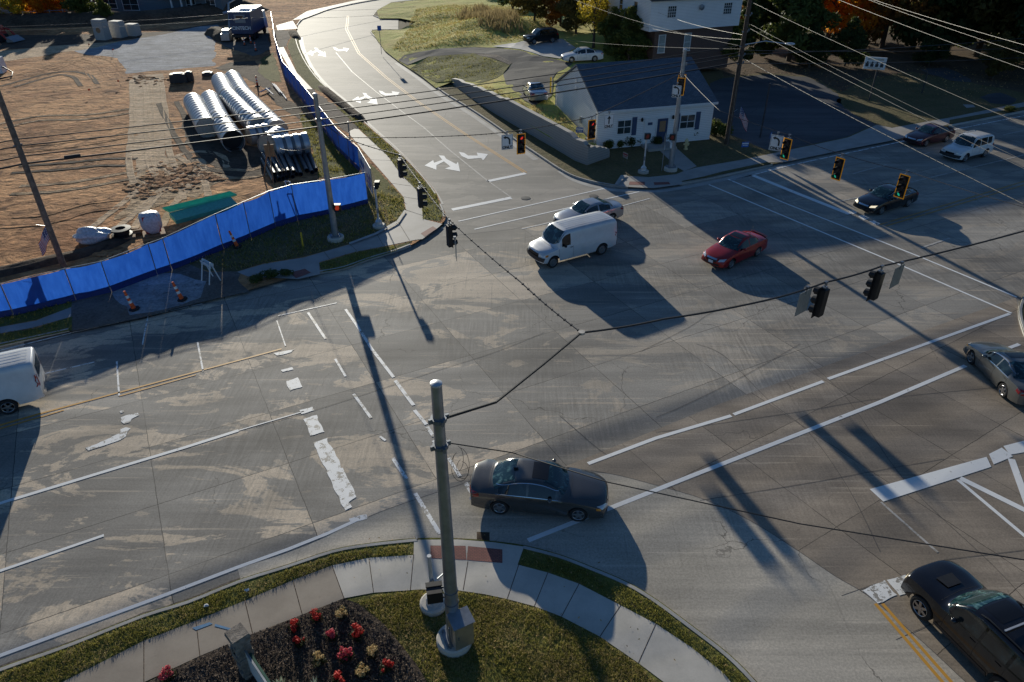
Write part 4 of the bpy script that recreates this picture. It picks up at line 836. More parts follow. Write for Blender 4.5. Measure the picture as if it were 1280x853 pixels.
m = MB(); h = bvh.ray_cast(V((3.32, 0, 4)), V((0, 0, -1)))[0]; m.prism([(-.09, -.02), (.07, -.028), (.07, .028), (-.09, .02)], 0, .07, Matrix.Translation(V(T(h)))); m.obj('antenna', 'black', root, 30)
patch('exhaust', 'chrome', 'B', [(-.62, .26), (-.48, .26)], [(-.62, .33), (-.48, .33)], 2, 2, .02); patch('exhaust', 'chrome', 'B', [(.48, .26), (.62, .26)], [(.48, .33), (.62, .33)], 2, 2, .02)
# --- silver sedan beside the van
sp = sedan(L=4.80, W=1.83, wb=2.77, rim='five', hlm='headlamp', head=(G(690.3, 334.8) - G(751.3, 318.4)).normalized().to_tuple())
F = G(764, 278); d = V(sp['head']); F2 = F + d * sp['wb']; sp['pin'] = tuple((F + F2) / 2 - d * (sp['L'] / 2 - (sp['fo'] + sp['wb'] / 2)) - V((-d.y, d.x, 0)) * .83)
car('sedan', 'silver sedan half hidden behind the white cargo van', None, 'car_silver', sp, ((690, 300), (764, 278), 1, 0))
# --- red sedan
sp = sedan(L=4.53, W=1.71, H=1.47, wb=2.6, fo=.89, wr=.315, rim='ten', sunroof=(2.10, 2.60), fplate=.40, cowl=1.22, rf=2.02, grille=(.40, .48, .64), windows=[(1.64, 2.50), (2.58, 3.36)], handles=[2.30, 3.10], seams=[1.54, 2.52, 3.40], hlm='headlamp', gtrim=True)
root, patch, bvh, T = car('sedan', 'red sedan crossing the middle of the junction', None, 'car_red', sp, ((911.7, 336), (945.4, 320.4), 1, 0))
h = bvh.ray_cast(V((3.0, -.35, 4)), V((0, 0, -1)))[0]; MB().tube([T(h), T(h + V((.25, 0, .55)))], .008, 4).obj('antenna', 'black', root)
patch('spoiler', 'car_red', 'T', [(4.36, -.62), (4.36, .62)], [(4.50, -.62), (4.50, .62)], 8, 2, .07)
# --- black sedan at stop line
sp = sedan(L=4.87, W=1.79, wb=2.85, rim='five', trim=True, gtrim=True, hlm='headlamp_lit')
car('sedan', 'black sedan waiting at the stop line under the rightmost signal', None, 'car_black', sp, ((1100, 268.4), (1133, 258.8), 1, 0))
sp = sedan(L=4.85, W=1.81, wb=2.74, rim='five', gtrim=True, turn=False, hlm='headlamp')
car('sedan', 'maroon sedan following the white crossover in the kerb lane', None, 'car_maroon', sp, ((1156.5, 183.5), (1180.5, 178), 1, 0))
# --- grey-green sedan cut by the right edge
sp = sedan(L=4.55, W=1.78, wb=2.58, fo=.90, rim='five', trim=True, sunroof=(2.15, 2.65), cowl=1.20, rf=2.0, windows=[(1.62, 2.50), (2.58, 3.36)], handles=[2.32, 3.12], seams=[1.54, 2.54, 3.44], wr=.33, turn=True, mmat='car_greygreen')
car('sedan', 'greenish grey sedan leaving at the right edge beside the far corner', None, 'car_greygreen', sp, ((1211.6, 453.4), (1252.4, 496.2), 1, 0))
# --- driveway sedans
q = GY(729, 78)
sp = sedan(L=4.85, W=1.82, wb=2.76, rim='five', trim=True)
car('sedan', 'white sedan parked on the driveway behind the small house', None, 'car_white', sp, ((713.5, 78.7), (743.7, 77.3), 1, q.z + .02))
q = GY(668, 122)
hd = (G(655, 106, q.z) - G(671, 127, q.z)).normalized(); pr = G(672, 127, q.z) + hd * 1.5
sp = sedan(L=4.72, W=1.80, wb=2.78, head=hd.to_tuple(), pin=tuple(pr), rim='five')
car('sedan', 'silver sedan parked tail first beside the white gable wall', None, 'car_silver', sp, ((655, 110), (662, 127), 1, q.z + .02))
# --- SUVs
def suv(**k):
    L = k.get('L', 4.6); H = k.get('H', 1.70)
    sp = dict(cat='suv', hx=5, L=L, W=1.85, wb=2.66, fo=.90, wr=.355, cowl=1.18, rf=1.95, rr=L - .55, deck=L - .25, gap=.07, sill=.26, roofw=.80, hatch=(1.12, 1.46), bow=(.17, .08), plan=[(0, .94), (.25, .975), (.8, 1), (1.5, 1), (L - 1.0, 1), (L - .3, .985), (L, .95)],
              prof=[(0, .72), (.03, .86), (.10, .95), (.40, 1.02), (.85, 1.07), (1.18, 1.11), (1.55, 1.38), (1.95, H - .06), (2.5, H), (3.2, H - .01), (L - .55, H - .06), (L - .30, H - .18), (L - .12, 1.15), (L - .03, .95), (L, .75)],
              belt=[(0, .58), (.2, .80), (.8, .95), (1.4, 1.02), (L - 1.4, 1.08), (L - .4, 1.14), (L - .05, .95), (L, .72)], windows=[(1.56, 2.46), (2.54, 3.34), (3.42, L - .62)], handles=[2.26, 3.06], seams=[1.48, 2.49, 3.40], cladding=True,
              lamps=[(.52, .88, .70, .84), (.62, .92, .86, 1.12)], grille=(.40, .62, .76), rplate=.80, lean=.05)
    sp.update(k); return sp
car('compact_suv', 'white crossover with black lower trim driving in the shade', None, 'car_white', suv(L=4.57, W=1.86, H=1.84, roofw=.83, wb=2.66, rails='galv_pale', rim='five', bumper='plastic'), ((1206, 202.5), (1227.5, 197), 1, 0))
q = GY(680, 56)
car('compact_suv', 'dark green crossover on the concrete pad uphill of the driveway', None, 'car_darkgreen', suv(L=4.50, W=1.78, wb=2.60, rails='black', rim='five'), ((666, 56), (692, 53.6), 1, q.z + .04))
sp = suv(L=4.80, W=1.91, H=1.77, wb=2.79, fo=.92, wr=.385, rim='six', sunroof=(2.15, 2.75), rails='black', hlm='headlamp_lit', sill=.30, gap=.09, cowl=1.32, rf=2.05, tw=.26, mmat='car_black',
         bow=(.13, .07), prof=[(0, .84), (.025, 1.0), (.09, 1.07), (.35, 1.11), (.9, 1.14), (1.32, 1.17), (1.68, 1.44), (2.05, 1.70), (2.5, 1.77), (3.4, 1.765), (4.25, 1.72), (4.5, 1.60), (4.68, 1.18), (4.77, .98), (4.80, .80)],
         belt=[(0, .78), (.12, .98), (.8, 1.06), (1.4, 1.06), (3.4, 1.12), (4.4, 1.18), (4.75, .95), (4.80, .76)], windows=[(1.74, 2.62), (2.70, 3.46), (3.55, 4.28)], handles=[2.42, 3.22], seams=[1.64, 2.66, 3.52])
A_, B_ = G(1146, 768), G(1250, 875); hd = (A_ - B_).normalized()
root, patch, bvh, T = car('suv', 'black suv with a hood scoop nosing in at the lower right corner', None, 'car_black', sp, ((1146, 768), (1250, 875), 1, 0))
patch('hood_scoop', 'black', 'T', [(.62, -.30), (.62, .30)], [(1.02, -.26), (1.02, .26)], 6, 3, .035)
MB().add([], []); m = MB()
for s in (2.95, 3.95): h = bvh.ray_cast(V((s, 0, 4)), V((0, 0, -1)))[0]; m.box((T(h)[0], 0, h.z + .07), (.05, 1.25, .03))
m.obj('roof_bar', 'galv_pale', root)
# --- vans
def van(**k):
    L = k.get('L', 5.5); H = k.get('H', 2.08)
    sp = dict(cat='van', L=L, W=2.02, wb=3.505, fo=.78, wr=.37, gap=.07, sill=.34, roofw=.86, box=True, rwz=(1.3, 1.75), bow=(.22, .05), cowl=.98, rf=1.62, rr=L - .1, deck=L, mir=.55,
              plan=[(0, .93), (.3, .97), (.9, 1), (L - .3, 1), (L, .97)], hmat='black', mmat='black', tw=.24, rim='steel',
              prof=[(0, .72), (.03, .90), (.12, 1.0), (.4, 1.08), (.98, 1.22), (1.28, 1.62), (1.62, H - .10), (1.95, H - .02), (2.8, H), (L - .5, H - .01), (L - .06, H - .05), (L, H - .12)],
              belt=[(0, .68), (.2, .92), (.9, 1.08), (1.5, 1.16), (L, 1.18)], windows=[(1.38, 1.98)], handles=[1.92], seams=[1.18, 2.16], lean=.03,
              lamps=[(.58, .86, .74, .92), (.84, .97, .95, 1.3)], grille=(.50, .66, .90), rplate=.62)
    sp.update(k); return sp
sp = van(L=5.38, turn=True, bumper='plastic', fplate=.46)
root, patch, bvh, T = car('cargo_van', 'silvery white cargo van with ribbed roof in the junction', None, 'van_white', sp, ((690.3, 334.8), (751.3, 318.4), 1, 0))
for k in range(7):
    y = -.66 + k * .22; patch('roof_rib', 'van_white', 'T', [(1.95, y - .035), (1.95, y + .035)], [(5.2, y - .035), (5.2, y + .035)], 2, 12, .05)
A_ = G(14, 517); dd = V((U2.x, U2.y, 0)) * -1; pn = V((-dd.y, dd.x, 0))
sp = van(L=5.7, W=2.01, H=2.10, rim='five', bumper='chrome', lamps=[(.58, .86, .74, .92), (.80, .98, 1.0, 1.55)], rwz=(1.22, 1.80), head=dd.to_tuple())
rc = A_ + pn * 0 - dd * 0; cen = A_ + dd * (sp['wb'] / 2) - dd * (sp['L'] / 2 - (sp['fo'] + sp['wb'] / 2)) - pn * (sp['W'] / 2 - .1)
sp['pin'] = tuple(cen)
root, patch, bvh, T = car('cargo_van', 'bright white cargo van leaving at the left edge', None, 'car_white', sp, ((0, 520), (14, 517), 1, 0))
for k in range(6):
    y = -.6 + k * .24; patch('roof_rib', 'car_white', 'T', [(1.95, y - .035), (1.95, y + .035)], [(5.5, y - .035), (5.5, y + .035)], 2, 12, .05)
patch('door_seam', 'black', 'B', [(-.008, .5), (.008, .5)], [(-.008, 1.95), (.008, 1.95)], 1, 8, .004)
# ================================================================== POLES, SIGNALS, SIGNS, WIRES
def foot(x, y, z=KZ): return G(x, y, z)
NP = foot(568, 803); LP = foot(420, 300); RP = foot(838, 213)
def strain_pole(p, h, label, r=.20):
    t = thing('steel_pole', label, 'pole', p, 0, 'steel strain poles holding the signals')
    MB().tube([(0, 0, .25), (0, 0, h * .5), (0, 0, h)], [r, r * .8, r * .62], 20).obj('shaft', 'galv', t, 40)
    f = MB(); f.lathe([(.52, -.1), (.52, .22), (.48, .27), (.05, .27)], 24); f.obj('foundation', 'walk_new', t, 30)
    f = MB(); f.box((0, 0, .30), (.62, .62, .05), .4)
    for k in range(4): a = k * math.pi / 2 + .4 + math.pi / 4; f.tube([(.36 * math.cos(a), .36 * math.sin(a), .3), (.36 * math.cos(a), .36 * math.sin(a), .42)], .025, 6)
    f.obj('base_plate', 'galv_dark', t, 30)
    c = MB(); c.lathe([(r * .66, h - .03), (r * .68, h + .02), (r * .3, h + .05), (.01, h + .055)], 20); c.obj('cap', 'galv_pale', t, 40)
    return t
t1 = strain_pole(NP, 9.35, 'tallest grey steel pole in front with a metal cabinet on its base', .205)
for z in (8.35, 7.55):
    m = MB(); m.lathe([(.165, z - .05), (.19, z - .05), (.19, z + .05), (.165, z + .05)], 18)
    for k in range(4): m.box((.21 * math.cos(k * 1.57 + .5), .21 * math.sin(k * 1.57 + .5), z), (.09, .06, .13), k * 1.57 + .5)
    m.obj('clamp', 'galv_dark', t1, 30)
m = MB()
for z in (1.85, 2.35): m.lathe([(.2, z - .012), (.205, z - .012), (.205, z + .012), (.2, z + .012)], 18)
m.obj('band', 'galv_dark', t1, 30)
# cabinet on the pole
rz = R(28)
cb = thing('signal_cabinet', 'metal control cabinet strapped low on the tallest steel pole', 'cabinet', NP + V((.26, -.32, 0)), rz)
m = MB(); m.box((0, 0, 1.02), (.56, .46, .95)); m.obj('box', 'steel_box', cb, 30)
m = MB(); m.add([(-.32, -.28, 1.50), (.32, -.28, 1.50), (.32, .26, 1.56), (-.32, .26, 1.56), (-.32, -.28, 1.53), (.32, -.28, 1.53), (.32, .26, 1.60), (-.32, .26, 1.60)], [(3, 2, 1, 0), (4, 5, 6, 7), (0, 1, 5, 4), (1, 2, 6, 5), (2, 3, 7, 6), (3, 0, 4, 7)]); m.obj('lid', 'galv', cb, 30)
m = MB(); m.box((0, -.238, 1.02), (.48, .016, .86)); d_ = m.obj('door', 'steel_box', cb, 30); m = MB(); m.box((-.19, -.256, 1.05), (.03, .022, .12)); m.obj('latch', 'galv_dark', d_, 30)
m = MB(); m.tube([(-.32, .1, .1), (-.32, .1, 1.2)], .03, 8); m.obj('conduit', 'galv_dark', cb, 40)
t2 = strain_pole(LP, 8.9, 'grey steel pole on the verge in front of the blue fence', .20); t3 = strain_pole(RP, 8.9, 'grey steel pole on the corner lawn before the small white house', .20)
m = MB(); m.box((0, .0, 7.3), (.26, .26, .3)); m.box((.16, 0, 7.9), (.2, .1, .2)); m.obj('clamp', 'galv_dark', t3, 30)
m = MB(); m.box((-.2, -.05, 2.0), (.1, .3, .42)); m.obj('sign_plate', 'sign_white', t3, 0)
m = MB(); m.lathe([(.15, 7.4), (.185, 7.4), (.185, 7.55), (.15, 7.55)], 16); m.obj('clamp', 'galv_dark', t2, 30)

def ped_pole(p, h, label, rz, heads):
    t = thing('pedestrian_signal', label, 'pedestrian signal', p, rz, 'pedestrian signals on white posts')
    MB().tube([(0, 0, .3), (0, 0, h)], .065, 14).obj('post', 'galv_pale', t, 40)
    m = MB(); m.lathe([(.42, -.1), (.42, .16), (.36, .20), (.05, .2)], 20); m.obj('foundation', 'walk_new', t, 30)
    m = MB(); m.lathe([(.24, .2), (.22, .42), (.10, .55), (.09, .62), (.02, .62)], 8); m.obj('base', 'galv_pale', t, 30)
    m = MB(); m.box((-.02, -.09, 1.15), (.13, .06, .3)); m.obj('push_button', 'galv_dark', t, 30)
    for a, lit in heads: ped_head(t, (0, 0, h + .12), a, lit)
    return t
def ped_head(par, loc, a, lit):
    m = MB(); M = Matrix.Translation(V(loc)) @ Matrix.Rotation(a, 4, 'Z')
    def bx(c, d, mi=0):
        b = MB().box(c, d); m.add([M @ V(v) for v in b.v], b.f, mi)
    bx((0, -.12, 0), (.42, .20, .46)); bx((0, -.27, .22), (.44, .12, .03)); bx((-.21, -.26, .05), (.02, .10, .32)); bx((.21, -.26, .05), (.02, .10, .32)); bx((0, .0, 0), (.1, .1, .1))
    o = m.obj('head', 'black', par, 20)
    q = MB(); q.prism([(-.11, -.14), (.06, -.14), (.12, -.02), (.11, .14), (.06, .16), (.02, .17), (-.03, .16), (-.08, .14), (-.11, .02), (-.15, .01)], 0, .004, M @ Matrix.Translation(V((0, -.223, 0))) @ Matrix.Rotation(R(90), 4, 'X'))
    q.obj('lens', {True: 'hand_red', False: 'lens_dark', 2: 'hand_dim'}[lit], o, 0)
t = ped_pole(foot(542, 757), 2.25, 'pedestrian post beside the tallest steel pole with its button box', R(28), [])
# black signal box on the near pole
hd = thing('pedestrian_signal', 'black pedestrian signal bracketed to the tallest steel pole', 'pedestrian signal', NP + V((-.46, .05, 2.1)), R(10), 'pedestrian signals on white posts')
m = MB(); m.box((0, 0, 0), (.44, .30, .42)); m.box((0, .16, .22), (.46, .16, .03)); m.obj('head', 'black', hd, 20)
m = MB(); m.tube([(.2, .02, .22), (.46, .0, .22)], .025, 8); m.tube([(.2, .02, -.2), (.46, .0, -.2)], .025, 8); m.obj('bracket', 'black', hd, 40)
hd = thing('pedestrian_signal', 'grey pedestrian signal seen edge on behind the tallest steel pole', 'pedestrian signal', NP + V((-.10, .36, 2.55)), R(100), 'pedestrian signals on white posts')
m = MB(); m.box((0, -.02, 0), (.40, .16, .46)); m.obj('head', 'galv_dark', hd, 20); m = MB(); m.tube([(0, .05, .1), (-.2, .3, .1)], .025, 8); m.obj('bracket', 'galv_dark', hd, 40)
ped_pole(foot(474, 284), 2.75, 'pedestrian post on the grassy corner right of the blue fence end', R(20), [(R(70), False)])
ped_pole(foot(804, 216), 2.75, 'pedestrian post on the lawn corner left of the stop sign', R(-6), [(R(12), 2)])
hd = thing('pedestrian_signal', 'pedestrian signal with lit red hand on the pole by the blue fence', 'pedestrian signal', LP + V((.42, -.2, 2.25)), R(-10), 'pedestrian signals on white posts')
ped_head(hd, (0, .08, 0), R(12), True); m = MB(); m.tube([(-.05, .1, .15), (-.32, .2, .15)], .025, 8); m.obj('bracket', 'galv_dark', hd, 40)
hd = thing('pedestrian_signal', 'pedestrian signal with a dim red hand on the pole by the white house', 'pedestrian signal', RP + V((-.2, -.3, 2.7)), R(-20), 'pedestrian signals on white posts')
ped_head(hd, (0, .05, 0), R(0), 2)
hd = thing('utility_box', 'small black camera box under the yellow bordered signal on the far pole', 'box', RP + V((.0, -.3, 6.0))); m = MB(); m.box((0, 0, 0), (.5, .3, .2)); m.tube([(0, .1, 0), (0, .25, .0)], .04, 8); m.obj('housing', 'black', hd, 30)

# --- span wires
RL = G(430, 172, 6.95); RN = G(727, 416, 7.0); RR = G(842, 128, 7.2)
def wire(name, label, cat, pts, r, mat, group, sag=0, n=24, knots=0, loops=0):
    pts = [V(p) for p in pts]; P = []
    for a, b in zip(pts[:-1], pts[1:]):
        for i in range(n): t = i / n; P.append(a.lerp(b, t) - V((0, 0, sag * 4 * t * (1 - t))))
    P.append(pts[-1]); mb = MB(); mb.tube(P, r, 6)
    if knots:
        for i in range(0, len(P) - 1):
            for k in range(knots): q = P[i].lerp(P[i + 1], (k + .5) / knots); mb.box(q, (r * 2.5, r * 2.5, r * 2.5), random.random() * 3)
    o = mb.obj(name, mat, None, 40); tag(o, label, cat, group); return P
gsw = 'span wires carrying the traffic signals'
A_ = NP + V((.17, .05, 8.35))
wire('span_wire', 'thick black cable drooping from the tallest pole to the junction ring', 'cable', [A_, atY(620, 503, 15.2), atY(680, 455, 17.2), RN], .036, 'wire_black', gsw, .0, 14)
sg1 = G(562, 275, 6.85); sg2 = G(525, 229, 6.85); sg3 = G(500, 194, 6.85)
wire('span_wire', 'lashed cable with three sideways signals running to the upper left ring', 'cable', [RN, G(650, 352, 6.9), sg1, sg2, sg3, RL], .026, 'wire_dark', gsw, .06, 10, 1)
n1 = G(1032, 353, 6.85); n2 = G(1102, 333, 6.9); e1 = G(1280, 289, 7.1); far = e1 + (e1 - n2) * 1.0
wire('span_wire', 'black cable with two signal backs running to the right edge', 'cable', [RN, G(830, 399, 6.85), G(960, 375, 6.8), n1, n2, e1, far], .034, 'wire_black', gsw, .05, 10)
wire('span_wire', 'thin black service cable from the tallest pole to the lower right edge', 'cable', [NP + V((.15, .1, 7.55)), atY(640, 566, 13.6), G(760, 603, 7.2), G(1000, 655, 7.0), G(1280, 700, 7.2), G(1500, 735, 7.6)], .014, 'wire_black', gsw, .0, 10)
s6 = G(651, 163, 6.55); s7 = G(740, 146, 6.6)
wire('span_wire', 'cable with two red signals between the upper left ring and far pole', 'cable', [RL, G(570, 170, 6.7), s6, s7, RP + V((0, 0, 7.3))], .022, 'wire_black', gsw, .05, 12, 1)
wire('span_wire', 'tie wire between the ring and the pole by the blue fence', 'cable', [RL, LP + V((.15, -.05, 7.5))], .02, 'wire_dark', gsw, .1, 12)
g1 = G(987, 169, 6.7); g2 = G(1053, 193, 6.6); g3 = G(1134, 214, 6.6); ge = G(1290, 262, 7.0); ge2 = ge + (ge - g3)
wire('span_wire', 'cable with three green signals running right from the far pole', 'cable', [RP + V((0, 0, 7.3)), G(900, 139, 7.0), g1, g2, g3, ge, ge2], .016, 'wire_dark', gsw, .05, 12)
# coil of cable below the near clamp
m = MB()
for k, r0 in enumerate((.24, .33, .18)): m.tube([NP + V((.40 + r0 * (.5 + .15 * k) * math.sin(a) + .05 * k, -.02 + .12 * math.cos(a * .5 + k), 7.10 + r0 * 1.4 * math.cos(a) - .12 * k)) for a in [i * .35 for i in range(18)]], .006, 5)
tag(m.obj('cable_coil', 'wire_black', None, 40), 'loose coil of black cable hanging at the top of the tallest pole', 'cable coil')
m = MB(); m.lathe([(.06, -.04), (.11, -.04), (.11, .04), (.06, .04)], 10, Matrix.Translation(RN)); tag(m.obj('cable_ring', 'pipe_band', None, 40), 'metal ring joining three span cables above the junction', 'cable ring')

def signal(top, face, label, lit=None, yellow=True, w=.60, k_=.94):
    """top = point on the wire; face = direction the lenses look (deg from +X); local front is -y"""
    t = thing('traffic_signal', label, 'traffic signal', top, R(face + 90), 'traffic signals hung on the span wires'); t.scale = (k_,) * 3
    h = 1.32; z0 = -.20 - h
    m = MB(); m.tube([(0, .02, .03), (0, .02, -.24)], .03, 8); m.box((0, .02, .0), (.16, .10, .09)); m.box((0, .02, -.2), (.2, .16, .05)); m.obj('hanger', 'galv_dark', t, 30)
    m = MB(); m.box((0, .06, z0 + h / 2), (.34, .22, h - .16)); hs = m.obj('housing', 'black', t, 15)
    m = MB(); m.box((0, -.055, z0 + h / 2), (w, .012, h)); bp = m.obj('backplate', 'black', t, 0)
    if yellow:
        m = MB(); e = .05; y = -.066
        for c, d in (((0, y, z0 + e / 2), (w, .010, e)), ((0, y, z0 + h - e / 2), (w, .010, e)), ((-w / 2 + e / 2, y, z0 + h / 2), (e, .010, h - 2 * e)), ((w / 2 - e / 2, y, z0 + h / 2), (e, .010, h - 2 * e))): m.box(c, d)
        m.obj('border', 'border_yellow_glow', bp, 0)
    for k, c in enumerate(('red', 'amber', 'green')):
        z = z0 + h - .25 - k * .41
        M = Matrix.Translation(V((0, -.066, z))) @ Matrix.Rotation(R(90), 4, 'X')
        L_ = MB(); L_.lathe([(.135, 0), (.125, .012), (.07, .025), (.01, .03)], 18, M)
        mt = 'lens_red_lit' if (lit == 'red' and c == 'red') else 'lens_green_lit' if (lit == 'green' and c == 'green') else 'lens_dark' if c != 'amber' else 'lens_dark'
        L_.obj('lens', mt, t, 40)
        v = MB(); vs = []; n = 14
        for r in (.165, .158):
            for i in range(n + 1):
                a = R(-35 + 250 * i / n); dl = .27 if abs(i - n / 2) < n * .36 else .20
                vs += [(r * math.cos(a), -.066, z + r * math.sin(a)), (r * math.cos(a), -.066 - dl, z + r * math.sin(a) - .03)]
        N_ = n + 1; fs = []
        for i in range(n):
            fs.append((2 * i, 2 * i + 1, 2 * i + 3, 2 * i + 2)); o2 = 2 * N_; fs.append((o2 + 2 * i, o2 + 2 * i + 2, o2 + 2 * i + 3, o2 + 2 * i + 1)); fs.append((2 * i + 1, o2 + 2 * i + 1, o2 + 2 * i + 3, 2 * i + 3))
        v.add(vs, fs); v.obj('visor', 'black', t, 40)
    return t
signal(s6, -68, 'red signal with yellow border hanging right of the left arrow sign over the road', 'red'); signal(s7, -64, 'red signal with yellow border hanging left of the ahead arrow sign', 'red')
signal(g1, 218, 'yellow bordered signal hanging directly right of the left arrow sign by the lawn', 'green'); signal(g2, 214, 'middle one of the three yellow bordered green signals, hanging over the lane line', 'green'); signal(g3, 214, 'yellow bordered green signal hanging in front of the waiting black sedan', 'green')
signal(RP + V((-.1, -.45, 7.25)), 250, 'yellow bordered signal hanging at the front of the far steel pole', None)
signal(RP + V((.15, .5, 7.3)), 250, 'yellow bordered signal half hidden behind another on the far steel pole', None)
signal(sg3, 25, 'sideways black signal over the kerb lane, farthest up its cable', None, False, .36, .84); signal(sg2, 22, 'sideways black signal over the corner sidewalk, middle of three on its cable', None, False, .36, .84); signal(sg1, 26, 'sideways black signal beside an edge on sign, nearest of three on its cable', None, False, .36, .84)
signal(n1, 128, 'black signal back hanging right of the larger grey sign back', None, False); signal(n2, 128, 'black signal back hanging left of the small grey sign back', None, False)
def text_mesh(s, size, bold=0):
    c = bpy.data.curves.new('text', 'FONT'); c.body = s; c.size = size; c.align_x = 'CENTER'; c.align_y = 'CENTER'; c.offset = bold; c.fill_mode = 'FRONT'
    o = bpy.data.objects.new('text', c); COL.objects.link(o); dg = bpy.context.evaluated_depsgraph_get(); me = bpy.data.meshes.new_from_object(o.evaluated_get(dg)); bpy.data.objects.remove(o); return me
def text_obj(s, size, mat, par, loc, rot, bold=.012):
    me = text_mesh(s, size, bold); me.materials.clear(); me.materials.append(MATS[mat]); o = bpy.data.objects.new('lettering', me); COL.objects.link(o); o.parent = par; o.location = loc; o.rotation_euler = rot; return o
def lane_sign(top, face, label, kind, w=.72, h=.90):
    t = thing('lane_sign', label, 'sign', top, R(face + 90), 'lane control signs on the span wires')
    m = MB(); m.box((0, 0, -.16 - h / 2), (w, .02, h)); p = m.obj('panel', 'sign_white' if kind else 'sign_back', t, 0)
    m = MB(); m.tube([(0, .02, .02), (0, .02, -.3)], .022, 8); m.box((0, .02, 0), (.12, .1, .08)); m.obj('hanger', 'galv_dark', t, 30)
    if kind:
        e = MB(); b = .014; zc_ = -.16 - h / 2
        for c, d in (((0, -.013, zc_ + h / 2 - .035), (w - .06, .004, b)), ((0, -.013, zc_ - h / 2 + .035), (w - .06, .004, b)), ((-w / 2 + .035, -.013, zc_), (b, .004, h - .084)), ((w / 2 - .035, -.013, zc_), (b, .004, h - .084))): e.box(c, d)
        e.obj('border', 'black', p, 0)
        M = Matrix.Translation(V((0, -.0125, -.16 - h * .40))) @ Matrix.Rotation(R(90), 4, 'X')
        a = MB()
        if kind == 'left':
            out = [(.13 - .0, -.24)]; arc = [(-.10 + .20 * math.cos(q), -.02 + .17 * math.sin(q)) for q in [R(10 + 8 * i) for i in range(11)]]; arc2 = [(-.10 + .29 * math.cos(q), -.02 + .26 * math.sin(q)) for q in [R(90 - 8 * i) for i in range(11)]]
            a.prism([(.10, -.24), (.19, -.24)] + arc2[::-1] + [(-.10, .29), (-.25, .19), (-.10, .09)] + arc[::-1], 0, .003, M)
        else: a.prism([(-.045, -.25), (.045, -.25), (.045, .08), (.15, .08), (0, .28), (-.15, .08), (-.045, .08)], 0, .003, M)
        a.obj('arrow', 'black', p, 0); text_obj('ONLY', .22, 'black', p, (0, -.0135, -.16 - h * .85), (R(90), 0, 0))
    return t
lane_sign(G(634, 165, 6.55), -72, 'white left arrow sign hanging over the turning lanes', 'left'); lane_sign(G(762, 140, 6.65), -66, 'white straight arrow sign hanging before the house window', 'ahead')
lane_sign(G(973, 166, 6.75), 240, 'white left arrow sign hanging in front of the shaded lawn', 'left'); lane_sign(G(847, 104, 7.6) , 250, 'white sign fixed above the signals on the far steel pole', 'left', .6, .8)
lane_sign(G(1009, 359, 6.83), 128, 'grey sign back hanging left of two signal backs', None, .75, .92); lane_sign(G(1127, 328, 6.95), 128, 'grey sign back hanging right of two signal backs', None, .70, .86); lane_sign(G(569, 297, 6.85), 10, 'edge on grey sign hanging beside the nearest sideways signal', None, .45, .80)

# --- ground signs, hydrant, bollards
t = thing('stop_sign', 'back of a stop sign on a thin post beside the far steel pole', 'sign', foot(827, 214), R(70)); MB().tube([(0, 0, 0), (0, 0, 2.9)], .03, 8).obj('post', 'galv', t, 40)
m = MB(); m.lathe([(.38, 0), (.38, .02)], 8, Matrix.Translation(V((0, .03, 2.6))) @ Matrix.Rotation(R(90), 4, 'X') @ Matrix.Rotation(R(22.5), 4, 'Z')); m.obj('panel', 'sign_back', t, 0); m = MB(); m.box((0, -.04, 1.85), (.22, .01, .3)); m.obj('plate', 'sign_white', t, 0)
t = thing('fire_hydrant', 'cream fire hydrant on the shaded lawn right of the far steel pole', 'hydrant', foot(857, 187), .5)
m = MB(); m.lathe([(.17, 0), (.17, .08), (.12, .10), (.12, .62), (.17, .64), (.17, .70), (.14, .80), (.05, .88), (.04, .94), (.01, .94)], 16); m.obj('barrel', 'hydrant_paint', t, 40)
for a, r in ((0, .06), (math.pi, .06), (-math.pi / 2, .085)): m = MB(); m.lathe([(r, .08), (r, .2), (r * 1.2, .2), (r * 1.2, .26), (.01, .26)], 10, Matrix.Translation(V((0, 0, .48))) @ Matrix.Rotation(a, 4, 'Z') @ Matrix.Rotation(R(90), 4, 'Y')); m.obj('nozzle', 'hydrant_paint', t, 40)
def yard_sign(p, a, label, c1, c2):
    t = thing('yard_sign', label, 'yard sign', p, R(a), 'small campaign signs on the lawn'); m = MB(); m.tube([(-.2, .012, 0), (-.2, .012, .55)], .006, 5); m.tube([(.2, .012, 0), (.2, .012, .55)], .006, 5); m.obj('stakes', 'galv_dark', t, 0)
    m = MB(); m.box((0, 0, .62), (.62, .012, .44)); m.obj('panel', c1, t, 0); m = MB(); m.box((0, -.008, .70), (.56, .004, .10)); m.box((0, -.008, .55), (.44, .004, .05)); m.obj('stripe', c2, t, 0)
yard_sign(foot(930, 190), 8, 'small blue and white sign on the lawn near the dark wooden pole', 'campaign_blue', 'sign_white'); yard_sign(foot(962, 178), 60, 'small blue sign standing at the lawn edge by the parking lot', 'campaign_blue', 'sign_white')
p = GY(724, 172); yard_sign(p, -10, 'small blue sign above the retaining wall beside the gable', 'campaign_blue', 'sign_white')
yard_sign(foot(781, 204), -60, 'small fallen looking pink sign on the dark lawn', 'pipe_band', 'campaign_red')
t = thing('business_sign', 'weathered white signboard on a dark post beside the parking lot', 'sign', foot(1086, 127), R(-22)); MB().tube([(0, 0, 0), (0, 0, 4.3)], .07, 8).obj('post', 'pipe_dark', t, 40)
m = MB(); m.box((-.35, -.1, 3.75), (2.0, .12, 1.15)); pn = m.obj('panel', 'sign_white', t, 0); m = MB()
random.seed(3)
for k in range(4): x = -1.05 + k * .45; m.box((x, -.165, 3.55), (.30, .006, .30)); m.blob((x, -.165, 3.80), (.10, .006, .12), 1, 0)
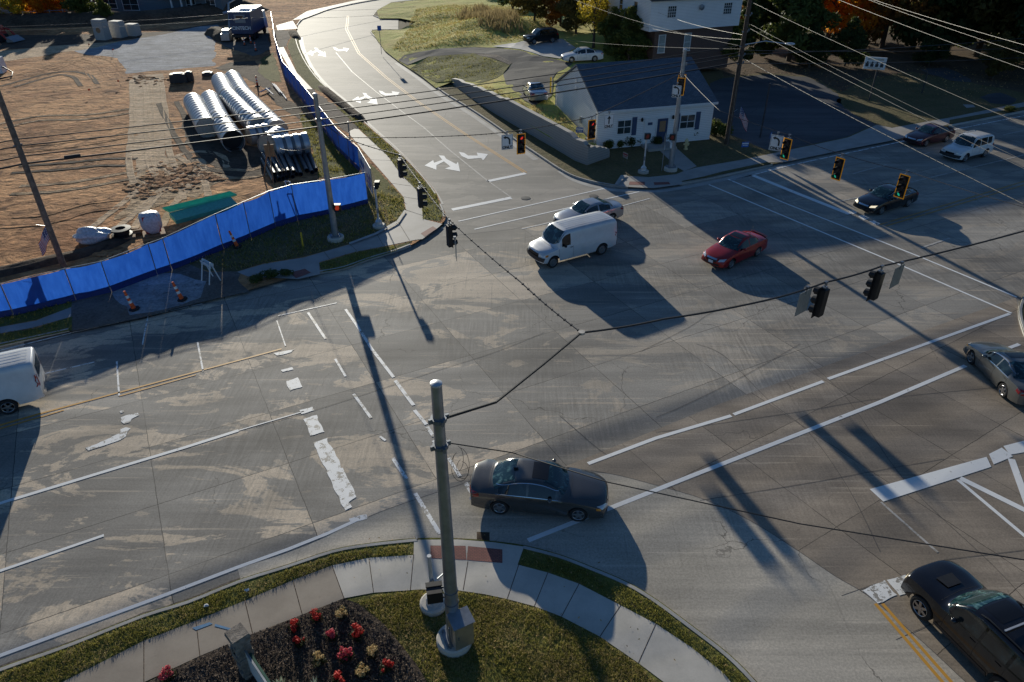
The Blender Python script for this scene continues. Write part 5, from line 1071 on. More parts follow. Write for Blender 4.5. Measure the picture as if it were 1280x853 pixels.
m.obj('pictures', 'wire_dark', pn, 0); m = MB(); m.box((-.35, -.168, 4.12), (1.5, .006, .16)); m.box((-.35, -.168, 3.30), (1.2, .006, .10)); m.obj('lettering', 'pipe_band', pn, 0)
for (a, b, h), lb in zip((((1152, 117), 0, 2.2), ((950, 172), 0, 4.6)), ('dark short post on the lawn right of the signboard', 'dark slim post at the right end of the small white house')):
    t = thing('post', lb, 'post', foot(*a)); MB().tube([(0, 0, 0), (0, 0, h)], .07, 8).obj('shaft', 'pipe_dark', t, 40)
    if h < 3: m = MB(); m.box((0, -.09, 1.2), (.5, .02, .16)); m.obj('board', 'timber', t, 0)
t = thing('street_sign', 'thin post with a small blue plate beside the top road', 'sign', GY(477, 68), R(20)); MB().tube([(0, 0, 0), (0, 0, 3.4)], .035, 6).obj('post', 'galv_dark', t, 40); m = MB(); m.box((0, -.03, 3.2), (.5, .02, .6)); m.obj('panel', 'campaign_blue', t, 0)
# --- wooden utility poles
def flag(par, o, ang, k=1.0):
    W_, H_ = 1.15 * k, .75 * k; nx = 16; rows = 13; vs = []; fs = []; mi = []
    for j in range(rows + 1):
        for i in range(nx + 1):
            x = i / nx; y = j / rows; sag = .55 * x * x
            vs.append((o[0] + math.cos(ang) * W_ * x * .55, o[1] + math.sin(ang) * W_ * x * .55 + .06 * math.sin(x * 9 + y), o[2] - H_ * y - W_ * .80 * x + .04 * math.sin(x * 7)))
    for j in range(rows):
        for i in range(nx): fs.append((j * (nx + 1) + i, j * (nx + 1) + i + 1, (j + 1) * (nx + 1) + i + 1, (j + 1) * (nx + 1) + i)); mi.append((2 if i < 7 and j < 7 else (0 if j % 2 == 0 else 1)) if not (i < 7 and j < 7 and (i + j) % 2 == 1 and j % 2 == 1) else 1)
    m = MB(); m.add(vs, fs); m.mi = mi; ob = m.obj('flag', ['flag_red', 'flag_white', 'flag_blue'], None, 60)
    return ob
LU = foot(80, 334); RU = foot(908, 180)
lean = G(8, 140, 0); LT = atY(2, 128, LU.y - .1); LTop = LU + (LT - LU) * 1.45
t = thing('utility_pole', 'pale brown wooden pole leaning left behind the blue fence', 'utility pole', LU, 0, 'wooden utility poles'); d_ = LTop - LU
MB().tube([d_ * 0, d_ * .5, d_], [.17, .15, .12], 12).obj('shaft', 'wood_pole_pale', t, 40)
m = MB(); c = d_ * (7.2 / d_.z); m.tube([c + V((-.1, -.2, 0)), c + V((.1, .2, .0))], .05, 6); m.obj('bracket', 'galv_dark', t, 30)
m = MB(); m.tube([d_ * (2.55 / d_.z), d_ * (2.55 / d_.z) + V((-.45, -.3, .25))], .015, 6); m.obj('flag_staff', 'galv_pale', t, 40)
f = flag(None, tuple(LU + d_ * (2.55 / d_.z) + V((-.08, -.1, .12))), R(215), 1.05); tag(f, 'striped flag hanging from the leaning wooden pole behind the blue fence', 'flag')
t = thing('utility_pole', 'tall dark wooden pole beside the small white house and parking lot', 'utility pole', RU, 0, 'wooden utility poles'); RT = atY(940, -12, RU.y); d2 = (RT - RU) * 1.12; d2.x = d2.x * .6
MB().tube([d2 * 0, d2 * .5, d2], [.21, .185, .15], 12).obj('shaft', 'wood_pole', t, 40)
m = MB()
for z in (6.6, 7.2, 7.9, 9.0, 10.2): m.box(d2 * (z / d2.z) + V((0, 0, 0)), (.5, .16, .10), .4); m.lathe([(.05, 0), (.08, .08), (.04, .16), (.01, .17)], 8, Matrix.Translation(d2 * (z / d2.z) + V((.25, -.1, .05))))
m.obj('bracket', 'galv_dark', t, 30)
m = MB(); m.tube([(.05, -.19, 0), d2 * .4 + V((.02, -.19, 0))], .02, 6); m.obj('conduit', 'wire_pale', t, 40)
la = thing('street_lamp', 'street lamp arm with a white head on the dark wooden pole', 'street lamp', RU + d2 * (8.0 / d2.z)); e = atY(984, 55, RU.y - 1.5) - la.location
MB().tube([(0, 0, 0), e * .5 + V((0, 0, .25)), e], .035, 8).obj('arm', 'galv_pale', la, 40); m = MB(); m.blob(e + V((.2, -.05, .0)), (.42, .18, .11), 2, 0); m.obj('lamp_head', 'galv_pale', la, 50)
m = MB(); m.tube([V((0, 0, 2.6)), V((.35, -.3, 3.0))], .015, 6); m.obj('flag_staff', 'galv_pale', t, 40)
f = flag(None, tuple(RU + V((.62, -.35, 3.3))), R(-30), 1.25); tag(f, 'striped flag hanging from the dark wooden pole by the parking lot', 'flag')
def lpt(z): return LU + d_ * (z / d_.z)
def rpt(z): return RU + d2 * (z / d2.z)
gp = 'utility wires strung between the wooden poles'
for k, ((ly, ry, rad), lb) in enumerate(zip(((7.5, 8.0, .030), (7.15, 7.45, .032), (6.6, 7.2, .032), (6.2, 6.7, .05)), ('uppermost of the four black cables crossing the pipes and top road', 'second from the top of the four black cables crossing the pipes', 'third from the top of the four black cables crossing the pipes', 'lowest and thickest of the four black cables crossing the pipes'))):
    L_ = lpt(ly); wire('utility_wire', lb, 'wire', [L_ + V((-22, -14, -.3)), L_, rpt(ry)], rad, 'wire_black', gp, .35, 24)
m = MB(); c = lpt(6.2).lerp(rpt(6.7), .045); m.tube([c - (rpt(6.7) - lpt(6.2)).normalized() * .4, c + (rpt(6.7) - lpt(6.2)).normalized() * .4], .11, 10); tag(m.obj('splice_case', 'black', None, 40), 'black splice case on the lowest cable near the leaning pole', 'splice case')
def ext(a, b, k): return a + (b - a) * k
def w2(lb, a, b, r, mat, sag=.2, knots=0, k=1.35): wire('utility_wire', lb, 'wire', [a, ext(a, b, k)], r, mat, gp, sag, 36, knots)
w2('thick lashed pale cable crossing from the dark pole over the maroon sedan', rpt(7.1), atY(1280, 250, 30.6), .016, 'wire_pale', .25, 2, 1.3)
w2('bright pale wire crossing over the white crossover', rpt(9.4), atY(1280, 206, 31), .009, 'wire_pale'); w2('thin pale wire just above the bright wire over the crossover', rpt(9.7), atY(1280, 196, 31), .007, 'wire_pale')
w2('thin pale wire crossing over the signboard lawn', rpt(11.2), atY(1280, 151, 31), .009, 'wire_pale')
tp = rpt(13.2)
for a, b, lb, r in (((1055, 0), (1280, 83), 'lowest of three pale wires at the upper right corner', .010), ((1085, -3), (1280, 64), 'middle of three pale wires at the upper right corner', .008), ((1100, 0), (1280, 53), 'highest of three pale wires at the upper right corner', .010)):
    A = atY(*a, 52); B = atY(*b, 33); wire('utility_wire', lb, 'wire', [ext(B, A, 1.5), ext(A, B, 1.4)], r, 'wire_pale', gp, .15, 24)
for z, b, lb in ((7.6, (1280, 58), 'dark wire running back along the trees from the dark pole, highest of three'), (7.3, (1280, 46), 'dark wire running back along the trees from the dark pole, middle of three'), (6.6, (1280, 70), 'dark wire running back along the trees from the dark pole, lowest of three')):
    w2(lb, rpt(z), atY(*b, 84), .025, 'wire_dark', .3, 0, 1.2)
for a, b, Y0, Y1, lb in (((905, 62), (700, -8), 61, 100, 'pale service wire from the dark pole past the upper house'), ((908, 52), (760, 20), 61, 98, 'pale wire from the dark pole to the upper house corner'), ((915, 45), (790, 0), 61, 97, 'pale wire running up to the upper house roof'), ((900, 66), (640, 40), 61, 110, 'pale sagging wire from the dark pole towards the uphill trees')):
    wire('utility_wire', lb, 'wire', [rpt(7.9 - (62 - a[1]) * -.05), atY(*b, Y1)], .012, 'wire_pale', gp, .5, 20)
wire('utility_wire', 'grey wire over the far berm and drilling truck, upper of two', 'wire', [atY(-60, 36, 95), atY(330, 14, 120), atY(520, 8, 140)], .018, 'wire_pale', gp, .3, 16); wire('utility_wire', 'grey wire over the far berm and drilling truck, lower of two', 'wire', [atY(-60, 40, 88), atY(320, 22, 108), atY(500, 17, 128)], .018, 'wire_pale', gp, .3, 16)
wire('utility_wire', 'thin pale guy wire between the fence pole and leaning pole', 'wire', [LP + V((0, 0, 6.2)), G(350, 186, 3.4)], .014, 'wire_pale', gp, .3, 16)
# ================================================================== CONSTRUCTION SITE
def fence(name, label, tops, H=1.95, posts_every=3.0, banner=None, z0=KZ, wob=.0):
    Hs = [H if isinstance(H, float) else H[i] for i in range(len(tops))]; P = [G(a, b, z0 + h) for (a, b), h in zip(tops, Hs)]; P = [V((p.x, p.y, z0)) for p in P]; HP = [Hs[0]]
    t = thing(name, label, 'fence', P[0], 0, 'blue screened construction fences'); O = P[0]
    # resample
    pts = [P[0]]; acc = 0
    for a, b, ha, hb in zip(P[:-1], P[1:], Hs[:-1], Hs[1:]):
        n = max(1, round((b - a).length / posts_every))
        for i in range(1, n + 1): pts.append(a.lerp(b, i / n)); HP.append(ha + (hb - ha) * i / n)
    for i in range(len(pts) - 1):
        a, b = pts[i] - O, pts[i + 1] - O; d = b - a; n = V((-d.y, d.x, 0)).normalized(); m = MB(); k = 8; vs = []; fs = []
        off = .035 * (1 if (i % 2) else -1)
        for j in range(k + 1):
            for q in range(4):
                s_ = j / k; hh_ = HP[i] + (HP[i + 1] - HP[i]) * s_; z = (.30, .40 * hh_, .68 * hh_, hh_ - .04)[q]; bul = math.sin(math.pi * s_) * .06 * math.sin(q * 1.5 + i * 1.7)
                p = a.lerp(b, .012 + .976 * s_) + n * (bul + (.04 * noise.noise(V((i * 3.1 + s_ * 3, z, 7))))); vs.append((p.x, p.y, z + .03 * noise.noise(V((i * 2 + s_ * 2, z, 1))) - ((.04 + .07 * abs(noise.noise(V((i * 1.9, 2, 2))))) * math.sin(math.pi * s_) if q == 3 else 0)))
        for j in range(k):
            for q in range(3): fs.append((j * 4 + q, j * 4 + 4 + q, j * 4 + 5 + q, j * 4 + 1 + q))
        m.add(vs, fs); last = banner and i >= len(pts) - 1 - banner
        pn = m.obj('panel', 'banner_white' if last else 'fence_blue', t, 30)
        if not last:
            m = MB(); a2, b2 = a.lerp(b, .01), a.lerp(b, .99); s1 = n * -.06
            m.add([(a2 + s1 * 1) + V((0, 0, .0)), b2 + s1 + V((0, 0, .0)), b2 + V((0, 0, .36)), a2 + V((0, 0, .36))], [(0, 1, 2, 3)]); m.obj('skirt', 'fence_skirt', pn, 0)
        else:
            m = MB(); c = (a + b) / 2 - n * .06
            for zz, ww, hh in ((1.25, .5, .35), (.8, .6, .2), (.45, .4, .1)): m.box(c + V((0, 0, zz)), (d.length * ww, .006, hh), math.atan2(d.y, d.x))
            m.obj('lettering', 'banner_blue', pn, 0)
    for i, p in enumerate(pts): m = MB(); q = p - O; m.tube([q, q + V((0, 0, HP[i] + .03))], .028, 8); m.obj('post', 'galv_dark', t, 40)
    m = MB(); m.tube([p - O + V((0, 0, h)) for p, h in zip(pts, HP)], .02, 6); m.obj('rail', 'galv', t, 40)
    return pts
fence('construction_fence', 'blue screened fence running along the street side of the site', [(-120, 372), (-60, 364), (0, 355), (80.6, 336), (126, 327), (185, 304.5), (203, 298), (269, 267.6), (304, 252.5), (336, 239), (364, 231), (408, 224.6), (456, 216)], [1.85, 1.85, 1.85, 1.88, 1.85, 1.95, 2.0, 2.3, 2.42, 2.48, 2.48, 2.38, 2.25])
m = None
fence('construction_fence', 'blue screened fence running up beside the top road walk, with white end panel', [(338, 14), (341, 30), (343, 47), (353, 77), (374, 101), (405, 141), (421, 161), (447, 184), (456, 199), (463, 211)], [1.95] * 7 + [2.0, 2.15, 2.25], 2.6, banner=2)
# corrugated pipes
def cpipe(p, L, r, a, label, open_end=False, group='corrugated steel pipes lying on the soil'):
    t = thing('steel_pipe', label, 'pipe', p, a, group); M = Matrix.Translation(V((0, 0, r))) @ Matrix.Rotation(R(90), 4, 'Y')
    n = max(4, int(L / .80)); prof = []
    for i in range(n):
        for f_, q_ in ((0, 0), (.30, 0), (.42, .07), (.88, .07)): prof.append((r + q_, L * (i + f_) / n))
    prof.append((r, L))
    m = MB(); vs = []; fs = []; N = 32
    for rr, z in prof:
        for k in range(N): q = 2 * math.pi * k / N; vs.append(M @ V((rr * math.cos(q), rr * math.sin(q), z)))
    for i in range(len(prof) - 1):
        for k in range(N): fs.append((i * N + k, i * N + (k + 1) % N, (i + 1) * N + (k + 1) % N, (i + 1) * N + k))
    m.add(vs, fs); m.mi = [1 if (j // N) % 4 in (0, 3) else 0 for j in range(len(fs))]; m.obj('shell', ['pipe_steel', 'pipe_groove_shade'], t, 30)  # groove faces coloured darker, painted shade that sets off the ribs
    for z in (0.0, L - .22): b = MB(); b.lathe([(r + .02, z), (r + .06, z), (r + .06, z + .22), (r + .02, z + .22)], 32, M); b.f = b.f[:-2]; b.mi = b.mi[:-2]; b.obj('band', 'pipe_steel', t, 40)
    e = MB(); z = .03 if not open_end else .9; e.lathe([(r * .99, z), (r * .5, z + .03), (.02, z + .04)], 32, M); e.obj('end_disc', 'pipe_band' if not open_end else 'black', t, 40)  # open pipe: a black disc set inside stands for its shaded hollow
    e = MB(); e.lathe([(r * .99, L - .05), (.02, L - .04)], 32, M); e.obj('end_disc', 'pipe_band', t, 40)
    return t
def pp(a, b, r=.95):
    """pipe axis through two pixels seen at height r*2 (crest)"""
    A, B = G(*a, r * 2 + KZ), G(*b, r * 2 + KZ); d = B - A; return V((A.x, A.y, KZ - .02)), d.length, math.atan2(d.y, d.x)
pl = [(((256, 147), (239, 116)), 'short separate steel pipe with a round end plate, leftmost on the soil', 0), (((289, 163), (273, 139)), 'steel pipe with an open end facing the street', 1), (((272, 138), (260, 113)), 'steel pipe butted behind the open ended pipe', 0),
      (((322, 146), (308, 135)), 'short steel pipe at the near end of the third row', 0), (((307, 134), (284, 111)), 'steel pipe in the middle of the third row', 0), (((283, 110), (273, 91)), 'steel pipe at the far end of the third row', 0),
      (((345, 150), (327, 133)), 'steel pipe at the near end of the fourth row', 0), (((326, 132), (302, 108)), 'steel pipe in the middle of the fourth row', 0), (((301, 107), (289, 88)), 'steel pipe at the far end of the fourth row', 0)]
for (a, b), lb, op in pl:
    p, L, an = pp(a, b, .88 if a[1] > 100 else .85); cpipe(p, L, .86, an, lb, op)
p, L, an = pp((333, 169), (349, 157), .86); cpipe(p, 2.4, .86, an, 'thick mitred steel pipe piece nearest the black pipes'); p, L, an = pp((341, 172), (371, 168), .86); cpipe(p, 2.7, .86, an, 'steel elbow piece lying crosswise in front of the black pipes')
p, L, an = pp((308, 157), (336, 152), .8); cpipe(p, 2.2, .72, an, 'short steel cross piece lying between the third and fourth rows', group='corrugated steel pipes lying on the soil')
# black plastic pipes
random.seed(11)
for i in range(15):
    lvl = 0 if i < 10 else 1; k = i if i < 10 else i - 10 + .5
    f = k / 9; a = G(343 + 52 * f + random.uniform(-1.5, 1.5), 229 - 14 * f + random.uniform(-2, 2), KZ); b = G(327 + 58 * f, 200 - 10 * f, KZ); d = (b - a).normalized()
    t = thing('plastic_pipe', 'long black plastic pipe in the pile behind the blue fence', 'pipe', a + V((0, 0, .19 + lvl * .33)), math.atan2(d.y, d.x), 'black plastic pipes piled behind the fence'); M = Matrix.Rotation(R(90), 4, 'Y')
    m = MB(); m.lathe([(.17, 0), (.17, 5.6)], 16, M); m.f = m.f[:-2]; m.mi = m.mi[:-2]; m.lathe([(.14, 5.6), (.14, 0)], 16, M); m.f = m.f[:-2]; m.mi = m.mi[:-2]
    m.add([M @ V((r_ * math.cos(q), r_ * math.sin(q), 0)) for r_ in (.17, .14) for q in [i2 * math.pi / 8 for i2 in range(16)]], [(k2, (k2 + 1) % 16, 16 + (k2 + 1) % 16, 16 + k2) for k2 in range(16)]); m.obj('tube', 'pipe_dark', t, 40)
    s = MB(); s.lathe([(.172, 2.2), (.178, 2.2), (.178, 2.26), (.172, 2.26)], 16, M); s.obj('collar', 'black', t, 40)
# green plastic sheets, wrapped goods, spool
a, b, c = G(213, 272, .4), G(298, 251, .3), G(220, 287, .1)
t = thing('plastic_sheet_pile', 'bright green ribbed sheets stacked against the blue fence', 'sheets', G(214, 276, KZ), math.atan2((b - a).y, (b - a).x))
m = MB(); L = (b - a).length
for k in range(9): m.tube([(0, .05 + k * .13, .62 - k * .01), (L, .05 + k * .13, .55 - k * .01)], .07, 8)
m.obj('upper_sheet', 'sheet_green', t, 40); m = MB(); m.box((L * .45, -.45, .28), (L * .9, 1.0, .30), 0, rx=R(14)); m.obj('lower_sheet', 'sheet_teal', t, 30)
m = MB(); m.box((L * .3, .5, .25), (.15, 1.3, .46)); m.box((L * .75, .5, .22), (.15, 1.3, .40)); m.obj('timber', 'timber', t, 30)
t = thing('wrapped_pallet', 'tall pallet of goods wrapped in white film beside the fence', 'pallet', G(193, 293, KZ), .5); m = MB(); m.box((0, 0, .07), (1.3, 1.1, .13)); m.obj('pallet', 'timber', t, 0)
m = MB(); m.blob((0, 0, .85), (.72, .62, .80), 3, .10, seed=3)
for i, v in enumerate(m.v): m.v[i] = (max(-.62, min(.62, v[0])), max(-.54, min(.54, v[1])), max(.14, min(1.5, v[2])))
m.obj('wrapping', 'wrap_white', t, 60); m = MB(); m.box((0, 0, .8), (.9, .8, 1.1)); m.obj('goods', 'campaign_red', t, 0)
t = thing('wrapped_bundle', 'low heap of goods under white film behind the blue fence', 'bundle', G(119, 302, KZ), .3); m = MB(); m.blob((0, 0, .42), (1.15, .75, .5), 3, .22, seed=9); m.obj('wrapping', 'wrap_white', t, 60); m = MB(); m.box((0, 0, .1), (1.6, 1.0, .18)); m.obj('pallet', 'timber', t, 0)
t = thing('hose_spool', 'dark round spool lying on a pallet between the wrapped goods', 'spool', G(154, 297, KZ), .4); m = MB(); m.lathe([(.5, .16), (.62, .18), (.62, .26), (.46, .28), (.46, .52), (.62, .54), (.62, .62), (.30, .64), (.28, .5), (.02, .5)], 20); m.obj('drum', 'black', t, 40); m = MB(); m.box((0, 0, .08), (1.5, 1.1, .14)); m.obj('pallet', 'timber', t, 0)
t = thing('timber_bundle', 'small heap of brown timber offcuts beside the spool', 'timber', G(166, 291, KZ), .2); random.seed(5)
for k in range(5): m = MB(); m.box((random.uniform(-.2, .2), k * .18 - .4, .08 + .1 * (k % 2)), (1.1, .15, .1), random.uniform(-.3, .3)); m.obj('plank', 'timber', t, 0)
t = thing('survey_tripod', 'brown wooden tripod stand with a board behind the blue fence', 'tripod', G(344, 226, KZ), .2); m = MB()
for k in range(3): q = k * 2.094 + .5; m = MB(); m.tube([(0, 0, 3.0), (1.0 * math.cos(q), 1.0 * math.sin(q), 0)], .05, 6); m.obj('leg', 'timber', t, 40)
m = MB(); m.box((0, 0, 2.3), (.7, .12, .9)); m.obj('board', 'timber', t, 0); m = MB(); m.tube([(0, 0, 2.6), (0, 0, 3.7)], .05, 6); m.obj('mast', 'galv_dark', t, 40)
t = thing('fence_brace', 'white pipe brace leaning on the street side of the blue fence', 'brace', G(374, 269, KZ), .3); m = MB(); m.tube([(0, 0, 0), (-.25, .5, 2.2), (-.55, .4, 2.3)], .05, 8); m.tube([(-.1, .6, .9), (-.05, .1, .9)], .03, 8); m.tube([(-.55, .4, 2.3), (-.2, -.1, .3)], .03, 8); m.obj('pipe', 'galv_pale', t, 40)
# cones, barricade, stake
def delineator(p, label, tilt=0, grp='orange and white channelizer posts'):
    t = thing('channelizer', label, 'traffic cone', p, 0, grp); t.rotation_euler = (0, tilt, .3)
    m = MB(); m.lathe([(.30, 0), (.28, .06), (.12, .10), (.02, .1)], 8); m.obj('base', 'rubber', t, 30)
    m = MB(); m.lathe([(.115, .08), (.06, 1.10), (.05, 1.14), (.02, 1.14)], 14); bd = m.obj('cone', 'orange', t, 40)
    for z in (.42, .72): m = MB(); r = .118 - .054 * (z - .08); m.lathe([(r, z), (r - .006, z + .15)], 14); m.f = m.f[:-2]; m.mi = m.mi[:-2]; m.obj('band', 'white_band', bd, 40)
    return t
d0 = delineator(G(168, 387, KZ), 'orange post leaning on the gravel shoulder beside the thin white line', R(-10))
for p, tl, lb in (((228, 375), -12, 'orange post leaning on the gravel left of the white barricade'), ((297, 309), -14, 'small orange post below the green sheets, on the verge'), ((306, 57), 0, 'orange post left of two in front of the drilling truck'), ((314, 55), 0, 'orange post right of two in front of the drilling truck'), ((320, 64), 0, 'orange post right of the drilling truck, standing on the grass edge'), ((322, 108), 0, 'orange post near the far end of the fourth pipe row')):
    q = dup(d0, G(*p, KZ), None, lb); q.rotation_euler = (0, R(tl), .3)
t = thing('barricade', 'white a-frame barricade on the verge beside the road', 'barricade', G(264, 351, KZ), R(-40))
for s in (1, -1):
    m = MB(); m.tube([(-.4, s * .35, 0), (-.4, 0, 1.25)], .035, 6); m.tube([(.4, s * .35, 0), (.4, 0, 1.25)], .035, 6); m.obj('leg', 'white', t, 40); m = MB(); m.box((0, s * .07 + s * .02, 1.05), (1.0, .03, .22), rx=-s * .27); m.obj('board', 'white', t, 0)
t = thing('marker_post', 'short yellow marker post on the verge left of the steel pole', 'post', G(379, 309, KZ)); MB().tube([(0, 0, 0), (0, 0, 1.0)], .05, 8).obj('shaft', 'yellow_paint', t, 40); MB().tube([(0, 0, 1.0), (0, 0, 1.05)], .045, 8).obj('cap', 'black', t, 40)
# small white pipes and machine parts
random.seed(4)
for i, (a, b) in enumerate((((345, 107), (358, 124)), ((343, 106), (353, 118)), ((341, 106), (350, 117)), ((325, 117), (338, 112)), ((333, 113), (342, 121)))):
    A, B = G(*a, .2), G(*b, .2); m = MB(); m.tube([A + V((0, 0, .05 * i)), B + V((0, 0, .05 * i))], .07, 8); tag(m.obj('plastic_pipe', 'white', None, 40), 'thin white plastic pipe lying by the fence behind the pipe rows', 'pipe', 'thin white pipes beside the fence')
for p, s, lb in (((225, 103), (1.9, 1.2, .9), 'dark compressor box on the soil before the gravel pad'), ((238, 102), (.8, .8, 1.0), 'small dark crate with a white cap beside the compressor box'), ((260, 95), (1.2, 1.0, .35), 'low pallet of dark fittings left of the pipe rows')):
    t = thing('equipment_box', lb, 'equipment', G(*p, KZ), .2); m = MB(); m.box((0, 0, s[2] / 2 + .05), s, taper=.92); m.obj('housing', 'plastic', t, 20); m = MB(); m.box((0, 0, s[2] + .09), (s[0] * .5, s[1] * .5, .08)); m.obj('lid', 'white' if 'white' in lb else 'galv_dark', t, 20); m = MB(); m.box((-s[0] * .3, 0, .04), (.15, s[1], .08)); m.box((s[0] * .3, 0, .04), (.15, s[1], .08)); m.obj('skid', 'timber', t, 0)
# concrete chamber blocks
for (p, w_, h_, rnd), lb in zip((((126, 50.5), 2.0, 2.6, 1), ((146, 47.5), 2.1, 2.1, 0), ((164, 45.5), 2.0, 1.5, 0)), ('tallest grey concrete chamber with a round hole before the berm', 'middle grey concrete chamber before the berm', 'shortest grey concrete chamber, rightmost before the berm')):
    t = thing('concrete_chamber', lb, 'concrete block', G(*p, KZ), R(-12), 'precast concrete chambers'); m = MB(); m.box((0, .7, h_ / 2), (w_ * .85, 1.4, h_), taper=.94); m.obj('body', 'block_concrete', t, 20)
    m = MB(); m.box((0, .7, h_ + .06), (w_ * .74, 1.2, .12)); m.obj('lid', 'pad_concrete', t, 20)
    if rnd: m = MB(); m.lathe([(.4, 0), (.35, .04), (.02, .03)], 16, Matrix.Translation(V((0, .04, h_ * .5))) @ Matrix.Rotation(R(90), 4, 'X')); m.obj('opening', 'timber', t, 30)
# drilling truck
t = thing('drilling_truck', 'navy box truck with a white roof parked on the brown gravel', 'truck', G(305, 52, KZ), R(2))
W_, L_, H_ = 3.0, 6.5, 2.8
m = MB(); m.box((0, L_ / 2, 1.0 + H_ / 2), (W_, L_, H_)); m.obj('body', 'truck_navy', t, 20); m = MB(); m.box((0, L_ / 2, 1.06 + H_), (W_ + .1, L_ + .1, .14)); m.obj('roof', 'white', t, 20)
m = MB(); m.box((0, -.03, 3.0), (1.5, .05, 1.1)); dd = m.obj('door', 'siding_grey', t, 0); m = MB(); m.box((0, -.07, 3.2), (1.0, .03, .35)); m.obj('pane', 'window_glass', dd, 0)
text_obj('CINTECH', .62, 'sign_white', t, (0, -.03, 1.75), (R(90), 0, 0), .02)
m = MB(); m.box((0, L_ / 2, .8), (2.6, L_ + 1.5, .3)); m.obj('chassis', 'black', t, 20)
for x in (-1.25, 1.25):
    for y in (1.0, 2.4, 6.8): m = MB(); m.lathe([(.3, -.15), (.52, -.15), (.55, -.05), (.55, .05), (.52, .15), (.3, .15)], 20, Matrix.Translation(V((x, y, .55))) @ Matrix.Rotation(R(90), 4, 'Y')); m.obj('wheel', 'rubber', t, 40)
m = MB(); m.box((0, L_ + 1.6, 1.75), (2.5, 2.2, 2.4), taper=.9); m.obj('cab', 'white', t, 30)
m = MB(); m.tube([(-2.4, 1.5, .2), (-2.3, 3.5, 4.6)], .14, 8); m.tube([(-2.3, 3.5, 4.6), (-1.2, 6, 5.2)], .12, 8); m.tube([(-2.9, 2.2, 3.4), (-1.9, 2.9, 3.6)], .22, 8); m.box((-2.5, 1.0, .9), (1.0, 1.4, 1.2)); m.box((-2.3, -.4, .7), (1.2, .9, .9)); m.box((-1.0, 6.5, 5.1), (1.4, .8, .5)); m.lathe([(.5, 0), (.5, .5)], 12, Matrix.Translation(V((.6, 6, 4.7)))); m.obj('drill_rig', 'galv', t, 30)
# red loader at the left edge
t = thing('track_loader', 'red and black track loader at the left edge beside the berm', 'loader', G(-6, 52, KZ), R(-8))
m = MB(); m.box((0, 0, .55), (3.6, 2.0, .9), taper=.9); m.obj('track', 'rubber', t, 20); m = MB(); m.box((0, 0, 1.5), (3.2, 1.8, 1.2), taper=.85); m.obj('body', 'machine_red', t, 30)
m = MB(); m.box((-.3, 0, 2.6), (1.7, 1.5, 1.2), taper=.85); m.obj('cab', 'black_gloss', t, 30); m = MB(); m.tube([(-.5, 1.0, 2.1), (2.0, 1.0, 1.5), (2.9, 1.0, .5)], .14, 8); m.tube([(-.5, -1.0, 2.1), (2.0, -1.0, 1.5), (2.9, -1.0, .5)], .14, 8); m.obj('lift_arm', 'machine_red', t, 30)
m = MB(); m.prism([(2.8, .1), (3.9, .15), (3.8, .3), (3.0, .8), (2.8, .8)], -1.1, 1.1, Matrix.Rotation(R(90), 4, 'X')); m.obj('bucket', 'galv_dark', t, 20)
t = thing('storage_tank', 'corner of a pale green tank at the left edge of the site', 'tank', G(-10, 92, KZ), .3); m = MB(); m.box((0, 0, .9), (3.0, 2.0, 1.6), taper=.95); m.obj('body', 'banner_white', t, 20); m = MB(); m.tube([(1.5, -.6, .8), (2.6, -1.4, .25), (2.9, -3.2, .15), (1.8, -4.4, .15)], .07, 8); m.obj('hose', 'black', t, 40); m = MB(); m.lathe([(.3, 1.7), (.28, 1.85), (.02, 1.87)], 14); m.obj('lid', 'galv_dark', t, 40)
# berm wall and soil heaps
def heap(name, label, pts, h, wdt, mat='berm', seed=0):
    m = MB(); P = smoothpts(pts, 6); n = len(P); vs = []; fs = []; K = 10
    for i, p in enumerate(P):
        t_ = (P[min(i + 1, n - 1)] - P[max(i - 1, 0)]).normalized(); s = V((-t_.y, t_.x, 0)); e = min(1, min(i, n - 1 - i) / 3)
        for k in range(K + 1):
            f = k / K * 2 - 1; z = h * e * max(0, 1 - f * f) ** .8 * (1 + .25 * noise.noise(V((p.x * .3, p.y * .3 + k, seed)))); q = p + s * f * wdt * (.6 + .4 * e)
            vs.append((q.x + .3 * noise.noise(V((i, k, seed))), q.y, KZ + z - .04))
    for i in range(n - 1):
        for k in range(K): fs.append((i * (K + 1) + k, (i + 1) * (K + 1) + k, (i + 1) * (K + 1) + k + 1, i * (K + 1) + k + 1))
    m.add(vs, fs); o = m.obj(name, mat, None, 60); tag(o, label, 'soil heap'); return o
heap('soil_berm', 'long dark soil berm along the far side of the site', [G(-80, 30), G(0, 33), G(110, 31), G(200, 27), G(270, 18), G(335, 12)], 1.7, 3.0, 'dark_soil')
heap('soil_heap', 'brown soil heap before the grey house, between berm and truck', [G(195, 14), G(225, 8), G(260, 8), G(285, 12)], 2.6, 4.5, 'berm', 4); heap('soil_heap', 'small brown soil heap left of the drilling truck', [G(262, 42), G(276, 46), G(284, 54)], 1.1, 1.6, 'dark_soil', 6)
heap('soil_bank', 'dark crumbly soil ridge along the gravel path beside the top road', [G(399, 108), G(420, 126), G(440, 142), G(455, 154)], .45, .55, 'dark_soil', 2); heap('soil_bank', 'small soil pile where the walk meets the side entrance', [G(365, 39), G(368, 45), G(372, 50)], .4, .7, 'dark_soil', 5)
heap('soil_bank', 'low churned soil ridge behind the left part of the blue fence', [G(-40, 352), G(10, 342), G(60, 330), G(110, 318), G(165, 298)], .35, .7, 'dark_soil', 7)

